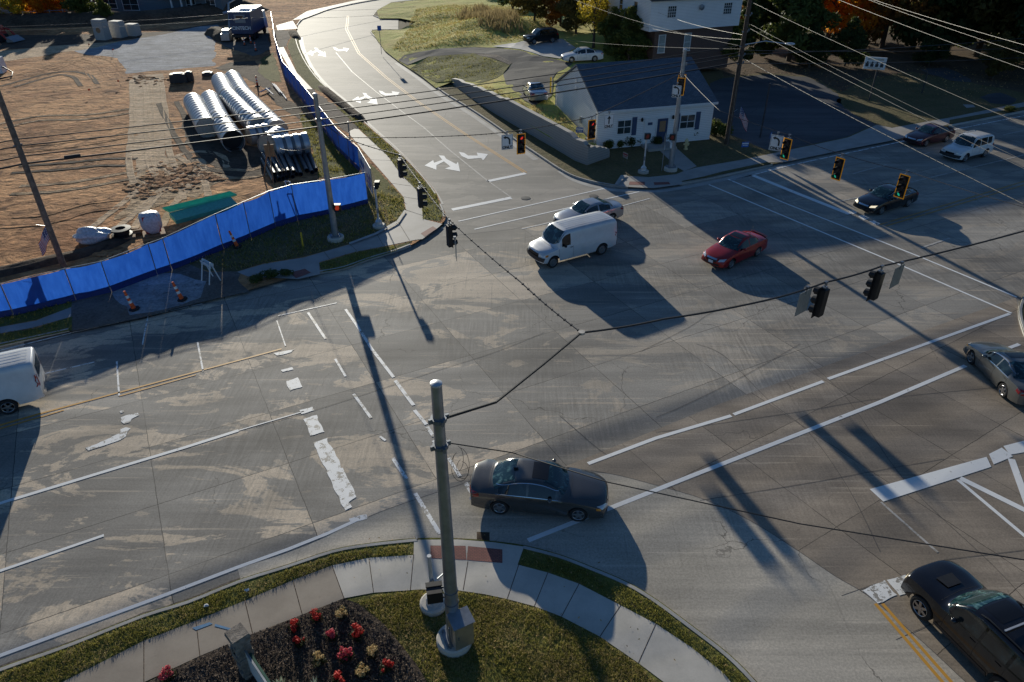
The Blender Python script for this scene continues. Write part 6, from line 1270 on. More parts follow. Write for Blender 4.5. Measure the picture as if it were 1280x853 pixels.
# churned soil: clods and tyre tracks
random.seed(77); m = MB()
ctr = [((200, 222), 20, 9), ((235, 214), 22, 9), ((180, 238), 18, 8), ((225, 232), 22, 8), ((260, 222), 18, 5), ((185, 100), 20, 5), ((120, 316), 30, 3)]
for (cx_, cy_), sx, sy in ctr:
    for k in range(70):
        p = G(cx_ + random.gauss(0, sx * .6), cy_ + random.gauss(0, sy * .6), KZ); r = random.uniform(.06, .22) * (1.3 if random.random() < .1 else 1); m.blob((p.x, p.y, KZ + r * .1), (r * random.uniform(.8, 2.2), r * random.uniform(.8, 1.8), r * .4), 1, .3, seed=k)
o = m.obj('soil_clods', 'dirt', None, 0); o['kind'] = 'stuff'
def track(pts, mat, wd=.38, gap=1.7, z=KZ + .019, h=.02):
    """two wheel ruts: each a low ridge pressed up beside the tyre"""
    P = smoothpts(px(pts), 6); m = MB()
    for s_ in (-gap / 2, gap / 2):
        Q = []
        for i, p in enumerate(P):
            t_ = (P[min(i + 1, len(P) - 1)] - P[max(i - 1, 0)]).normalized(); n = V((-t_.y, t_.x, 0)); Q.append((p + n * (s_ + .12 * noise.noise(V((i * .7, s_, 1)))), n))
        vs = []; fs = []
        for i, (p, n) in enumerate(Q):
            hh = h * (.6 + .8 * abs(noise.noise(V((i * .9, s_, 4)))))
            for k, zz in ((-.7, 0), (-.5, hh), (-.25, .004), (.25, .004), (.5, hh), (.7, 0)): vs.append((p.x + n.x * k * wd, p.y + n.y * k * wd, z + zz))
        for i in range(len(Q) - 1):
            for k in range(5): fs.append((i * 6 + k, i * 6 + 6 + k, i * 6 + 7 + k, i * 6 + k + 1))
        m.add(vs, fs)
    o = m.obj('tyre_track', mat, None, 0); o['kind'] = 'structure'
TR = [([(60, 90), (100, 74), (128, 78), (142, 92)], 'dirt'), ([(30, 96), (85, 80), (112, 84), (125, 100)], 'dirt'), ([(10, 110), (70, 94), (100, 96), (112, 108)], 'dark_soil'), ([(0, 190), (60, 186), (130, 176), (166, 168)], 'dirt'), ([(20, 240), (80, 236), (140, 226), (200, 215)], 'dirt_ruts'), ([(128, 290), (150, 272), (176, 250), (200, 228)], 'dirt_track'), ([(185, 288), (200, 262), (218, 240), (232, 220)], 'dirt_track'), ([(215, 210), (240, 196), (265, 200), (270, 214)], 'dirt_track'), ([(230, 216), (270, 218), (310, 220), (335, 214)], 'dirt_ruts'), ([(245, 250), (240, 230), (225, 212), (208, 200)], 'dirt_track'), ([(10, 280), (60, 276), (110, 262), (160, 256)], 'dirt'), ([(0, 160), (50, 150), (110, 148), (166, 140)], 'dirt_ruts'), ([(175, 100), (178, 150), (176, 200), (184, 230)], 'dirt_track'), ([(192, 100), (196, 150), (200, 200), (215, 225)], 'dirt_track'), ([(210, 130), (235, 175), (262, 205), (300, 215)], 'dark_soil'), ([(20, 214), (80, 210), (130, 205), (165, 205)], 'dark_soil')]
for k, (a, b) in enumerate(TR): track(a, b, z=KZ + .016 + .0006 * k)

for i, (p, lb) in enumerate((((112, 62), 'tiny orange marker flag at the edge of the gravel track'), ((142, 69), 'tiny orange marker flag left of the gravel pad'), ((147, 87), 'tiny orange marker flag at the lower corner of the gravel pad'), ((151, 109), 'tiny orange marker flag left of the pale wheel track'), ((115, 120), 'tiny orange marker flag alone on the open soil'))):
    t = thing('marker_flag', lb, 'marker flag', G(*p, KZ), i, 'small orange survey flags in the soil'); m = MB(); m.tube([(0, 0, 0), (0, 0, .75)], .012, 5); m.obj('staff', 'galv_dark', t, 0); m = MB(); m.quad((0, 0, .55), (.22, .02, .57), (.22, -.02, .74), (0, 0, .75)); m.obj('flag', 'orange', t, 0)
t = thing('post', 'slim grey post rising behind the white fence end panel', 'post', G(441, 203, KZ)); MB().tube([(0, 0, 0), (0, 0, 3.2)], .05, 8).obj('shaft', 'galv_dark', t, 40); MB().tube([(0, 0, 3.2), (0, 0, 3.25)], .045, 8).obj('cap', 'galv_pale', t, 40)
# ================================================================== HOUSES AND WALLS
def uvbox(me):
    me.uv_layers.new(name='UVMap'); uv = me.uv_layers[0].data
    for p in me.polygons:
        n = p.normal
        if abs(n.z) > .9: t, b = V((1, 0, 0)), V((0, 1, 0))
        else: t = V((-n.y, n.x, 0)).normalized(); b = n.cross(t)
        for li in p.loop_indices: v = me.vertices[me.loops[li].vertex_index].co; uv[li].uv = (v.dot(t), v.dot(b))
def window(par, x, y, z, w, h, a=0, mun=2, name='window', curtain=False):
    """window on a wall whose outward side is local -y rotated by a; parts: frame > pane"""
    M = Matrix.Translation(V((x, y, z))) @ Matrix.Rotation(a, 4, 'Z'); m = MB(); e = .07
    def bx(c, d):
        b = MB().box(c, d); m.add([M @ V(v) for v in b.v], b.f)
    for c, d in (((0, -.03, -h / 2), (w + .16, .08, e)), ((0, -.03, h / 2), (w + .1, .06, e)), ((-w / 2, -.03, 0), (e, .06, h)), ((w / 2, -.03, 0), (e, .06, h)), ((0, -.028, 0), (w, .045, .05))): bx(c, d)
    for k in range(1, mun): bx((-w / 2 + w * k / mun, -.026, 0), (.035, .04, h))
    if mun > 2:
        for zz in (-.25, .25): bx((0, -.026, h * zz), (w, .04, .03))
    f = m.obj(name, 'trim_white', par, 0); g = MB(); b = MB().box((0, -.006, 0), (w - .02, .02, h - .02)); g.add([M @ V(v) for v in b.v], b.f); g.obj('pane', 'curtain' if curtain else 'window_glass', f, 0); return f
def gable_house(root, W, D, eave, ridge, wallm, roofm, over=.35, z0=0, gable=None):
    """front along +x from 0..W at y=0, depth D to +y; ridge runs along x"""
    m = MB(); m.add([(0, 0, z0), (W, 0, z0), (W, D, z0), (0, D, z0), (0, 0, eave), (W, 0, eave), (W, D, eave), (0, D, eave), (0, D / 2, ridge), (W, D / 2, ridge)],
          [(0, 1, 5, 4), (1, 2, 6, 9, 5), (2, 3, 7, 6), (3, 0, 4, 8, 7)]); o = m.obj('wall', wallm, root, 0); uvbox(o.data)
    m = MB(); sl = (ridge - eave) / (D / 2); th = .14
    for s in (0, 1):
        y0 = -over if s == 0 else D + over; z = eave - over * sl + .04; zr = ridge + .04
        a = [(-over * .5, y0, z), (W + over * .5, y0, z), (W + over * .5, D / 2, zr), (-over * .5, D / 2, zr)]; b = [(x, y, q + th) for x, y, q in a]
        m.add(a + b, [(0, 1, 2, 3), (4, 5, 6, 7), (0, 1, 5, 4), (1, 2, 6, 5), (2, 3, 7, 6), (3, 0, 4, 7)])
    r = m.obj('roof', roofm, root, 0); bm = bmesh.new(); bm.from_mesh(r.data); bmesh.ops.recalc_face_normals(bm, faces=bm.faces); bm.to_mesh(r.data); bm.free(); uvbox(r.data)
    for y0 in (-over - .02, D + over + .02): m = MB(); m.box((W / 2, y0, eave - over * sl + .08), (W + over, .05, .20)); m.obj('fascia', 'trim_white', root, 0)
    return o, r
A_ = G(745, 188, .15); B_ = G(886.5, 174.5, .15); dv = B_ - A_; W1 = dv.length; a1 = math.atan2(dv.y, dv.x)
h1 = thing('small_house', 'small white house with a blue grey shingle roof on the corner lawn', 'house', A_, a1)
D1 = 10.2
wl, rf = gable_house(h1, W1, D1, 3.25, 5.75, 'siding_white', 'shingle', .30)
window(h1, W1 * .225, 0, 1.75, 1.25, 1.15, 0, 2); window(h1, W1 * .775, 0, 1.75, 1.4, 1.15, 0, 2)
for x in (W1 * .225 + .92, W1 * .775 - .98, W1 * .775 + .98): m = MB(); m.box((x, -.03, 1.75), (.42, .05, 1.5)); m.obj('shutter', 'shutter_blue', h1, 0)
m = MB(); m.box((W1 * .445, -.03, 1.25), (1.05, .06, 2.2)); d_ = m.obj('door', 'trim_white', h1, 0); m = MB(); m.box((W1 * .445, -.07, 1.85), (.42, .03, .22)); m.obj('plate', 'shutter_blue', d_, 0)
m = MB(); m.box((W1 * .555, -.03, 1.2), (1.15, .06, 2.3)); m.obj('door_frame', 'trim_white', h1, 0); m = MB(); m.box((W1 * .555, -.07, 1.15), (.95, .04, 2.1)); d_ = m.obj('door', 'door_blue', h1, 0); m = MB(); m.box((W1 * .555, -.095, 1.55), (.55, .02, .9)); m.obj('pane', 'timber', d_, 0)
for x in (W1 * .37, W1 * .64): m = MB(); m.lathe([(.05, 2.1), (.10, 2.15), (.10, 2.35), (.04, 2.42), (.01, 2.43)], 8, Matrix.Translation(V((x, -.14, 0)))); m.box((x, -.05, 2.3), (.08, .12, .08)); m.obj('lantern', 'black', h1, 30)
m = MB(); m.box((W1 * .5, -.9, .10), (2.6, 1.6, .2)); m.obj('doorstep', 'walk_far', h1, 0)
for z in (4.6, 3.9): m = MB(); m.box((-.06, D1 / 2, z), (.10, .35, .42)); m.obj('gable_vent', 'trim_white', h1, 0)
m = MB(); m.tube([(-.14, .16, .1), (-.14, .16, 3.1)], .05, 8); m.tube([(-.1, D1 - .2, .1), (-.1, D1 - .2, 3.0)], .05, 8); m.obj('downpipe', 'trim_white', h1, 40)
m = MB(); m.box((0, D1 * .35, 1.6), (.25, .35, .55)); m.obj('meter_box', 'galv', h1, 0)
t = thing('bollard', 'yellow bollard beside the white gable wall', 'bollard', GY(688, 117)); MB().tube([(0, 0, 0), (0, 0, 1.5)], .09, 10).obj('shaft', 'yellow_paint', t, 40); MB().tube([(0, 0, 1.5), (0, 0, 1.56)], .08, 10).obj('cap', 'yellow_paint', t, 40)
t = thing('air_unit', 'grey air conditioning unit at the front corner of the small house', 'air conditioner', G(748, 186, .2)+V((-.7,.3,0)), a1); m = MB(); m.box((0, 0, .4), (.7, .7, .8)); m.obj('housing', 'galv', t, 20); m = MB(); m.lathe([(.28, .8), (.28, .83), (.02, .84)], 14); m.obj('grille', 'black', t, 30)
# upper house: white over brick
z2 = 2.6; A2 = G(816, 70, z2); B2 = G(912, 62, z2); dv = B2 - A2; W2 = dv.length; a2 = math.atan2(dv.y, dv.x)
h2 = thing('upper_house', 'two storey house, white siding over brown brick, half hidden by trees', 'house', A2, a2)
m = MB(); m.add([(0, 0, -2), (W2, 0, -2), (W2, 9, -2), (0, 9, -2), (0, 0, 2.7), (W2, 0, 2.7), (W2, 9, 2.7), (0, 9, 2.7)], [(0, 1, 5, 4), (1, 2, 6, 5), (2, 3, 7, 6), (3, 0, 4, 7), (4, 5, 6, 7)]); o = m.obj('brick_wall', 'brick_brown', h2, 0); uvbox(o.data)
up = MB(); up.add([(-1.2, -.6, 2.7), (W2 + .3, -.6, 2.7), (W2 + .3, 9.2, 2.7), (-1.2, 9.2, 2.7), (-1.2, -.6, 5.9), (W2 + .3, -.6, 5.9), (W2 + .3, 9.2, 5.9), (-1.2, 9.2, 5.9), (-1.2, 4.3, 7.8), (W2 + .3, 4.3, 7.8)], [(0, 3, 2, 1), (0, 1, 5, 4), (1, 2, 6, 9, 5), (2, 3, 7, 6), (3, 0, 4, 8, 7)]); o = up.obj('upper_wall', 'siding_white', h2, 0)
m = MB()
for y0, s in ((-1.05, 0), (9.65, 1)):
    z = 5.8; a = [(-1.5, y0, z), (W2 + .6, y0, z), (W2 + .6, 4.3, 7.95), (-1.5, 4.3, 7.95)]; b = [(x, y, q + .15) for x, y, q in a]; m.add(a + b, [(0, 1, 2, 3), (4, 5, 6, 7), (0, 1, 5, 4), (1, 2, 6, 5), (2, 3, 7, 6), (3, 0, 4, 7)])
r = m.obj('roof', 'shingle_dark', h2, 0); bm = bmesh.new(); bm.from_mesh(r.data); bmesh.ops.recalc_face_normals(bm, faces=bm.faces); bm.to_mesh(r.data); bm.free(); uvbox(r.data)
for x in (1.5, W2 - 1.6): window(h2, x, -.6, 4.6, 1.1, 1.2, 0, 4)
for x in (1.0, W2 * .42): window(h2, x, 0, 1.2, .85, 1.9, 0, 1, curtain=True)
for y in (6.0, 2.6): window(h2, -1.2, y, 4.7, .8, 1.4, R(-90), 1)
m = MB(); m.lathe([(.3, 0), (.3, .12), (.02, .2)], 12, Matrix.Translation(V((W2 * .5, -.75, 4.9))) @ Matrix.Rotation(R(90), 4, 'X')); m.obj('dish', 'galv_dark', h2, 30)
# retaining wall
base = [(564, 104, .15), (592, 125, .14), (620, 143, .14), (649, 160, .14), (694, 186, .14), (719, 201, .14), (734, 206.5, .14), (748, 201, .16), (762, 195, .25)]
hts = [.55, 1.35, 1.75, 1.95, 1.95, 1.75, 1.45, 1.15, .55]
P = [G(a, b, c) for a, b, c in base]; Pd = []; Hd = []
for i in range(len(P) - 1):
    for k in range(6): Pd.append(P[i].lerp(P[i + 1], k / 6)); Hd.append(hts[i] + (hts[i + 1] - hts[i]) * k / 6)
Pd.append(P[-1]); Hd.append(hts[-1]); P0 = Pd[0].copy()
t = thing('retaining_wall', 'curved grey block retaining wall stepping down beside the top road', 'wall', P0)
def course(nm, lo, hi, thick, mat, front=.0):
    m = MB(); n = len(Pd); vs = []; fs = []
    for i, p in enumerate(Pd):
        d = (Pd[min(i + 1, n - 1)] - Pd[max(i - 1, 0)]).normalized(); s = V((-d.y, d.x, 0)); st = math.floor(Hd[i] / .2) * .2; zl = -.1 if lo is None else st + lo; zh = st + hi; q = p - P0
        vs += [q + s * -front + V((0, 0, zl - q.z * 0)), q - s * -thick + V((0, 0, zl)), q + s * thick + V((0, 0, zh)), q + s * (.0 - front + (zh * .06 if lo is None else 0)) + V((0, 0, zh))]
    for i in range(n - 1):
        b = i * 4
        for k in range(4): fs.append((b + k, b + 4 + k, b + 4 + (k + 1) % 4, b + (k + 1) % 4))
    fs += [(0, 1, 2, 3), tuple(4 * (n - 1) + k for k in (3, 2, 1, 0))]
    m.add(vs, fs); return m.obj(nm, mat, t, 20)
course('blocks', None, 0, .45, 'block_wall'); course('coping', .004, .10, .50, 'walk_far', -.06)
# houses beyond the site (upper left)
def far_house(p, rz, W, D, e, r, wm, label, wins, garage=False):
    t = thing('far_house', label, 'house', p, rz, 'houses beyond the construction site'); gable_house(t, W, D, e, r, wm, 'shingle_dark', .5)
    for x, z, w_, h_ in wins: window(t, x, 0, z, w_, h_, 0, 2)
    for x in (W * .62, W * .70, W * .78): m = MB(); m.box((x, -1.2, 1.4), (.25, .25, 2.8)); m.obj('porch_post', 'trim_white', t, 0)
    m = MB(); m.box((W * .70, -.8, 2.95), (W * .35, 1.8, .2)); m.obj('porch_roof', 'shingle_dark', t, 0); return t
far_house(G(128, 18), R(-4), 22, 9, 3.6, 5.2, 'siding_blue', 'dark blue grey house with white windows behind the soil heap', [(1.8, 1.7, 2.6, 1.5), (5.6, 1.6, 2.8, 1.8), (16.5, 1.7, 1.6, 1.6), (20, 1.7, 1.6, 1.6)])
far_house(G(-10, 16) , R(4), 26, 9, 3.2, 5.0, 'siding_grey', 'grey house with a dark roof behind the yellow and orange trees', [(3, 1.7, 1.6, 1.6), (8, 1.7, 1.6, 1.6)])
far_house(G(200, -14), R(-2), 16, 9, 3.6, 5.2, 'siding_grey', 'grey house at the top edge behind the soil heap', [(3, 1.7, 1.6, 1.6), (9, 1.7, 1.6, 1.6)])
s = sheet('driveway', px([(140, 32), (150, 20), (200, 14), (212, 18), (190, 26)], KZ), KZ + .03, 'pad_concrete')
t = thing('far_fence', 'thin pale rail fence before the yellow and orange trees', 'fence', G(0, 33)); m = MB(); d_ = G(115, 27) - G(0, 33)
for z in (1.0, 1.9): m.tube([V((0, 0, z)), d_ + V((0, 0, z))], .05, 6)
m.obj('rail', 'galv', t, 40)
for k in range(8): m = MB(); q = d_ * (k / 7); m.tube([q, q + V((0, 0, 2.1))], .07, 6); m.obj('post', 'galv', t, 40)
# near stone monument sign
tp = G(297, 795, 1.75); S1 = V((tp.x, tp.y, KZ)); q0 = G(304, 807, 1.35); q1 = G(336, 855, 1.35); dv = q1 - q0; L = 2.6; a = math.atan2(dv.y, dv.x)
t = thing('stone_pillar', 'stacked stone pillar at the end of the monument sign', 'pillar', S1, a)
random.seed(21); m = MB()
for zc_ in range(9):
    z = zc_ * .18 + .09
    for x in (-.11, .11): m.box((x + random.uniform(-.02, .02), random.uniform(-.02, .02), z), (.235 + random.uniform(-.03, .03), .44 + random.uniform(-.05, .03), .172), random.uniform(-.04, .04))
m.obj('stones', 'stone', t, 20); m = MB(); m.box((0, 0, 1.69), (.52, .50, .14), .03, taper=.92); m.obj('capstone', 'stone', t, 20)
t = thing('monument_sign', 'white and green sign board beside the stone pillar in the mulch bed', 'sign', V((q0.x, q0.y, KZ)), a)
m = MB(); m.box((L * .5, -.035, .72), (L, .03, 1.0)); p_ = m.obj('panel', 'sign_white', t, 0); m = MB(); m.box((L * .55, .05, .68), (L * .9, .06, .9)); m.obj('backing', 'sign_green', t, 0)
m = MB(); m.box((L * .5, -.036, 1.24), (L, .05, .03)); m.obj('rail', 'galv', t, 0)
# ================================================================== TREES AND PLANTS
def leaf_cloud(clumps, n, size, seed, droop=.2, up=.5):
    """clumps: (centre, radius xyz); n small leaf cards spread through them"""
    rg = np.random.default_rng(seed); C_ = np.array([c[0] for c in clumps], float); Rr = np.array([c[1] for c in clumps], float)
    wgt = Rr.prod(axis=1) ** .75; wgt /= wgt.sum(); k = rg.choice(len(clumps), n, p=wgt)
    d = rg.normal(size=(n, 3)); d /= np.linalg.norm(d, axis=1)[:, None]; rad = rg.uniform(.25, 1, n) ** .45
    p = C_[k] + d * Rr[k] * rad[:, None]
    nrm = d + rg.normal(scale=.7, size=(n, 3)) + np.array([0, 0, up]); nrm /= np.linalg.norm(nrm, axis=1)[:, None]
    t = np.cross(nrm, rg.normal(size=(n, 3))); t /= np.linalg.norm(t, axis=1)[:, None] + 1e-9; b = np.cross(nrm, t)
    s = size * rg.uniform(.55, 1.35, n)[:, None]; a_ = t * s; c_ = b * s * .55
    q = np.stack([p - a_, p + c_ * .9 - a_ * .1, p + a_, p - c_ * .9 + a_ * .1], axis=1).reshape(-1, 3)
    return q, np.arange(4 * n).reshape(n, 4)
def np_mesh(name, v, f, mat):
    me = bpy.data.meshes.new(name); me.vertices.add(len(v)); me.vertices.foreach_set('co', np.asarray(v, dtype=np.float32).ravel()); n = len(f); k = f.shape[1]
    me.loops.add(n * k); me.loops.foreach_set('vertex_index', np.asarray(f, dtype=np.int32).ravel()); me.polygons.add(n); me.polygons.foreach_set('loop_start', np.arange(0, n * k, k, dtype=np.int32)); me.polygons.foreach_set('loop_total', np.full(n, k, dtype=np.int32))
    me.materials.append(MATS[mat]); me.update(calc_edges=True); return me
TP = {}
def tree_proto(kind, seed, h, w, leaf, n, size, base=.25, nl=16):
    rg = random.Random(seed); clumps = []
    for i in range(nl):
        f = (i + .5) / nl; z = h * (base + (1 - base) * (f ** .8) * .93); prof = math.sin(math.pi * min(1, (.18 + .82 * f) ** .75)) if kind == 'round' else (1 - f) * .95 + .08
        for k in range(3 if kind == 'round' else 2):
            a = rg.uniform(0, 6.28); r = w * prof * rg.uniform(.25, .95); cr = w * rg.uniform(.22, .40) * (.55 + .5 * prof)
            clumps.append(((r * math.cos(a), r * math.sin(a), z + rg.uniform(-.05, .05) * h), (cr, cr, cr * .75)))
    v, f = leaf_cloud(clumps, n, size, seed); crown = np_mesh('crown', v, f, leaf)
    m = MB(); lean = (rg.uniform(-.05, .05), rg.uniform(-.05, .05)); P = [V((lean[0] * h * t + .06 * h * .3 * math.sin(3 * t + seed), lean[1] * h * t, h * .85 * t - .2)) for t in (0, .2, .4, .6, .8, 1)]
    r0 = .022 * h + .05; m.tube(P, [r0, r0 * .8, r0 * .62, r0 * .45, r0 * .28, r0 * .1], 8)
    for c, cr in rg.sample(clumps, min(14, len(clumps))):
        t = max(.12, min(.9, (c[2] / h - .12))); i = min(4, int(t * 5)); q = P[i].lerp(P[i + 1], t * 5 - i); e = V(c); md = q.lerp(e, .5) + V((0, 0, .04 * h)); m.tube([q, md, e], [r0 * .32, r0 * .2, r0 * .06], 5)
    return crown, m.mesh('trunk', 'bark', 40)
def tree(proto, p, rz, s, label, group, name='tree', cat='tree', sz=1):
    t = thing(name, label, cat, p, rz, group); c, k = proto
    for nm, me in (('crown', c), ('trunk', k)): o = bpy.data.objects.new(nm, me); COL.objects.link(o); o.parent = t
    t.scale = (s, s, s * sz); return t
PR = {'dk1': tree_proto('round', 1, 10, 4.2, 'leaf_dark', 9000, .26, .12), 'dk2': tree_proto('round', 2, 10, 3.8, 'leaf_green', 9000, .26, .10), 'ol': tree_proto('round', 3, 10, 4.0, 'leaf_olive', 7000, .26, .14), 'or': tree_proto('round', 4, 10, 3.7, 'leaf_orange', 9000, .24, .18),
      'ru': tree_proto('round', 5, 10, 3.9, 'leaf_rust', 6500, .25, .15), 'ye': tree_proto('round', 6, 10, 3.2, 'leaf_yellow', 1900, .22, .3), 'co': tree_proto('cone', 7, 10, 3.0, 'leaf_dark', 8000, .24, .05, 18), 'yg': tree_proto('round', 8, 10, 3.8, 'leaf_yellow', 6500, .26, .12)}
gt = 'trees behind the parking lot and houses'
TL = [('or', (1034, 62), 15.6, 'bright orange tree behind the parking lot, under the pale wires'), ('dk2', (985, 78), 12.5, 'green tree left of the orange tree behind the dark wooden pole'), ('co', (950, 72), 11.9, 'dark conical evergreen right of the upper house'), ('ru', (1100, 62), 13.8, 'rust brown tree just right of the orange tree'),
      ('dk1', (1075, 52), 7.5, 'dark green tree behind the orange and rust trees'), ('ol', (1140, 62), 14.4, 'olive tree right of the rust brown tree'), ('dk1', (1180, 70), 15.0, 'dark tree above the dark post on the lawn'), ('dk2', (1222, 72), 15.0, 'dark green tree second from the right edge'), ('ol', (1266, 78), 16.2, 'olive tree at the upper right corner'), ('dk1', (1310, 95), 15.6, 'dark tree just beyond the right edge'),
      ('dk1', (1130, 40), 7.5, 'tall dark tree in the second row behind the rust tree'), ('ol', (1210, 45), 17.5, 'tall olive tree in the second row behind the lawn'), ('dk2', (1000, 45), 7.5, 'tall green tree behind the orange tree, left side'), ('dk1', (950, 40), 6, 'dark tree against the right side of the upper house'), ('ru', (925, 52), 7, 'small rust tree at the right corner of the upper house'), ('dk1', (1290, 55), 17.5, 'tall dark tree in the second row at the right edge'),
      ('dk2', (905, 88), 5.2, 'low dark bush tree between small house roof and wooden pole'), ('co', (925, 84), 7.5, 'small conical evergreen left of the dark wooden pole'), ('dk1', (1055, 84), 5.5, 'low dark bushy tree below the orange tree'), ('dk1', (1010, 86), 5, 'low dark bushy tree at the far edge of the parking lot'), ('dk1', (1160, 84), 4.5, 'low dark thicket tree behind the worn lawn patch'), ('ol', (1240, 100), 5, 'low olive thicket tree by the far sidewalk')]
for i, (k, p, h, lb) in enumerate(TL):
    q = G(*p); q.z = KZ if p[0] > 960 else max(KZ, yardz(q.x, q.y)) - .2
    tree(PR[k], q, i * 1.3, h / 10, lb, gt, name={'or': 'maple_tree', 'ru': 'maple_tree', 'co': 'evergreen_tree'}.get(k, 'broadleaf_tree'))
gu = 'trees uphill of the driveway'
TU = [('dk2', (785, 78), 6.2, 'rounded dark green shrub tree beside the white driveway sedan'), ('dk2', (765, 70), 5.6, 'dark green shrub tree left of the brick wall'), ('dk1', (806, 74), 5.0, 'dark shrub tree touching the brick wall'), ('ye', (742, 60), 7.5, 'sparse yellow tree above the white driveway sedan'), ('ol', (720, 42), 7.5, 'olive tree behind the dark green crossover'), ('ru', (700, 33), 7, 'brown tree uphill behind the dark green crossover'), ('dk1', (745, 35), 9, 'dark tree left of the upper house'), ('ru', (765, 52), 5.5, 'small rust tree between yellow tree and upper house'),
      ('ol', (668, 26), 7, 'olive tree over the grassy hill, right of the dry reeds'), ('dk1', (640, 12), 8, 'dark tree at the top edge over the grassy hill'), ('dk1', (690, 10), 9, 'dark tree at the top edge behind the brown tree'), ('ol', (725, 12), 9.5, 'olive tree at the top edge left of the upper house'), ('dk1', (600, -12), 8, 'dark tree just above the grassy hill top'), ('ru', (660, -14), 9, 'rust tree at the top edge over the hill')]
for i, (k, p, h, lb) in enumerate(TU):
    q = GY(*p); q.z -= .2; tree(PR[k], q, i * 2.1, h / 10, lb, gu, name='broadleaf_tree')
gl = 'trees before the far houses'
for i, (k, p, h, lb) in enumerate((('yg', (18, 31), 9.3, 'yellow green tree at the upper left corner'), ('or', (58, 29), 7.4, 'orange tree right of the yellow green tree'), ('or', (78, 26), 7.1, 'orange brown tree left of the dark green tree'), ('dk2', (108, 29), 7.4, 'dark green tree left of the grey house drive'), ('dk2', (134, 31), 3.9, 'small green bush beside the white drive'), ('yg', (-25, 30), 8.8, 'yellow tree cut off by the upper left edge'), ('ru', (40, 14), 7.9, 'brown tree behind the orange tree'))):
    q = G(*p); tree(PR[k], q, i * 1.7, h / 10, lb, gl, name='broadleaf_tree')
t = tree(PR['dk1'], G(194, 24), .3, .16, 'low dark hedge beside the white drive of the grey house', gl, 'hedge', 'hedge'); t.scale = (.55, .2, .14)
# bushes at the small house
def bush_mesh(seed, r, h, leaf, n, size):
    rg = random.Random(seed); cl = []
    for k in range(9): a = rg.uniform(0, 6.28); d = rg.uniform(0, .7) * r; cl.append(((d * math.cos(a), d * math.sin(a), h * rg.uniform(.35, .7)), (r * rg.uniform(.35, .55),) * 2 + (h * rg.uniform(.3, .42),)))
    v, f = leaf_cloud(cl, n, size, seed); cr = np_mesh('foliage', v, f, leaf); m = MB()
    for k in range(6): a = k * 1.05; m.tube([(0, 0, 0), (r * .25 * math.cos(a), r * .25 * math.sin(a), h * .3), (r * .5 * math.cos(a), r * .5 * math.sin(a), h * .6)], [.035, .025, .01], 5)
    return cr, m.mesh('stem', 'bark', 40)
BP = [bush_mesh(31, .75, 1.0, 'leaf_green', 1000, .085), bush_mesh(32, .9, 1.1, 'leaf_dark', 1100, .09)]
def bush(p, k, s, lb, grp):
    t = thing('shrub', lb, 'shrub', p, random.uniform(0, 6), grp)
    for nm, me in zip(('foliage', 'stem'), BP[k]): o = bpy.data.objects.new(nm, me); COL.objects.link(o); o.parent = t
    t.scale = (s * 1.35, s, s * .5) if 'weedy' in grp else (s, s, s)
gb = 'shrubs in front of the small white house'
for p, k, s, lb in (((760, 187), 0, .9, 'low shrub under the left window of the small house'), ((774, 185), 0, .8, 'low shrub second from the left house corner'), ((787, 183), 1, .95, 'dark shrub left of the white door'), ((796, 182), 1, .8, 'dark shrub beside the white door'), ((832, 178), 1, 1.0, 'dark shrub right of the blue door'), ((851, 175), 1, 1.1, 'dark shrub under the right window behind the steel pole'), ((864, 173), 1, 1.1, 'dark shrub under the right window, right part'), ((876, 172), 1, 1.1, 'dark shrub at the right corner of the small house'), ((893, 170), 0, 1.5, 'wide green shrub beyond the right corner of the small house'), ((904, 171), 0, 1.2, 'green shrub beside the dark wooden pole base'), ((822, 182), 1, .8, 'dark shrub close to the front path')): bush(G(*p, KZ), k, s, lb, gb)
for p, s, lb in (((1262, 139), 1.0, 'small shrub at the far kerb by the right edge'), ((338, 346), .8, 'low weedy shrub at the kerb right of the barricade'), ((320, 352), .7, 'low weedy shrub at the kerb beside the barricade'), ((358, 344), .65, 'low weedy shrub at the kerb near the brick ramp')): bush(G(*p, KZ), 0, s, lb, 'weedy shrubs at the kerbs')
# tall dry reeds on the hill
def blades(name, pts, h, wdt, mat, seed, lean=.5, per=1):
    rg = np.random.default_rng(seed); P = np.repeat(np.array(pts, float), per, axis=0); n = len(P); P[:, :2] += rg.normal(scale=.02, size=(n, 2)) if per > 1 else 0
    a = rg.uniform(0, 6.283, n); hh = h * rg.uniform(.45, 1.25, n); dx = np.cos(a); dy = np.sin(a); ln = hh * lean * rg.uniform(.2, 1.2, n); b = rg.uniform(0, 6.283, n); w_ = wdt * rg.uniform(.6, 1.3, n)
    s0 = np.stack([np.cos(b) * w_, np.sin(b) * w_, 0 * b], 1); mid = P + np.stack([dx * ln * .35, dy * ln * .35, hh * .6], 1); tip = P + np.stack([dx * ln, dy * ln, hh], 1)
    v = np.stack([P - s0, P + s0, mid + s0 * .7, tip, mid - s0 * .7], 1).reshape(-1, 3); f = np.arange(5 * n).reshape(n, 5)
    o = bpy.data.objects.new(name, np_mesh(name, v, f, mat)); COL.objects.link(o); o['kind'] = 'stuff'; return o
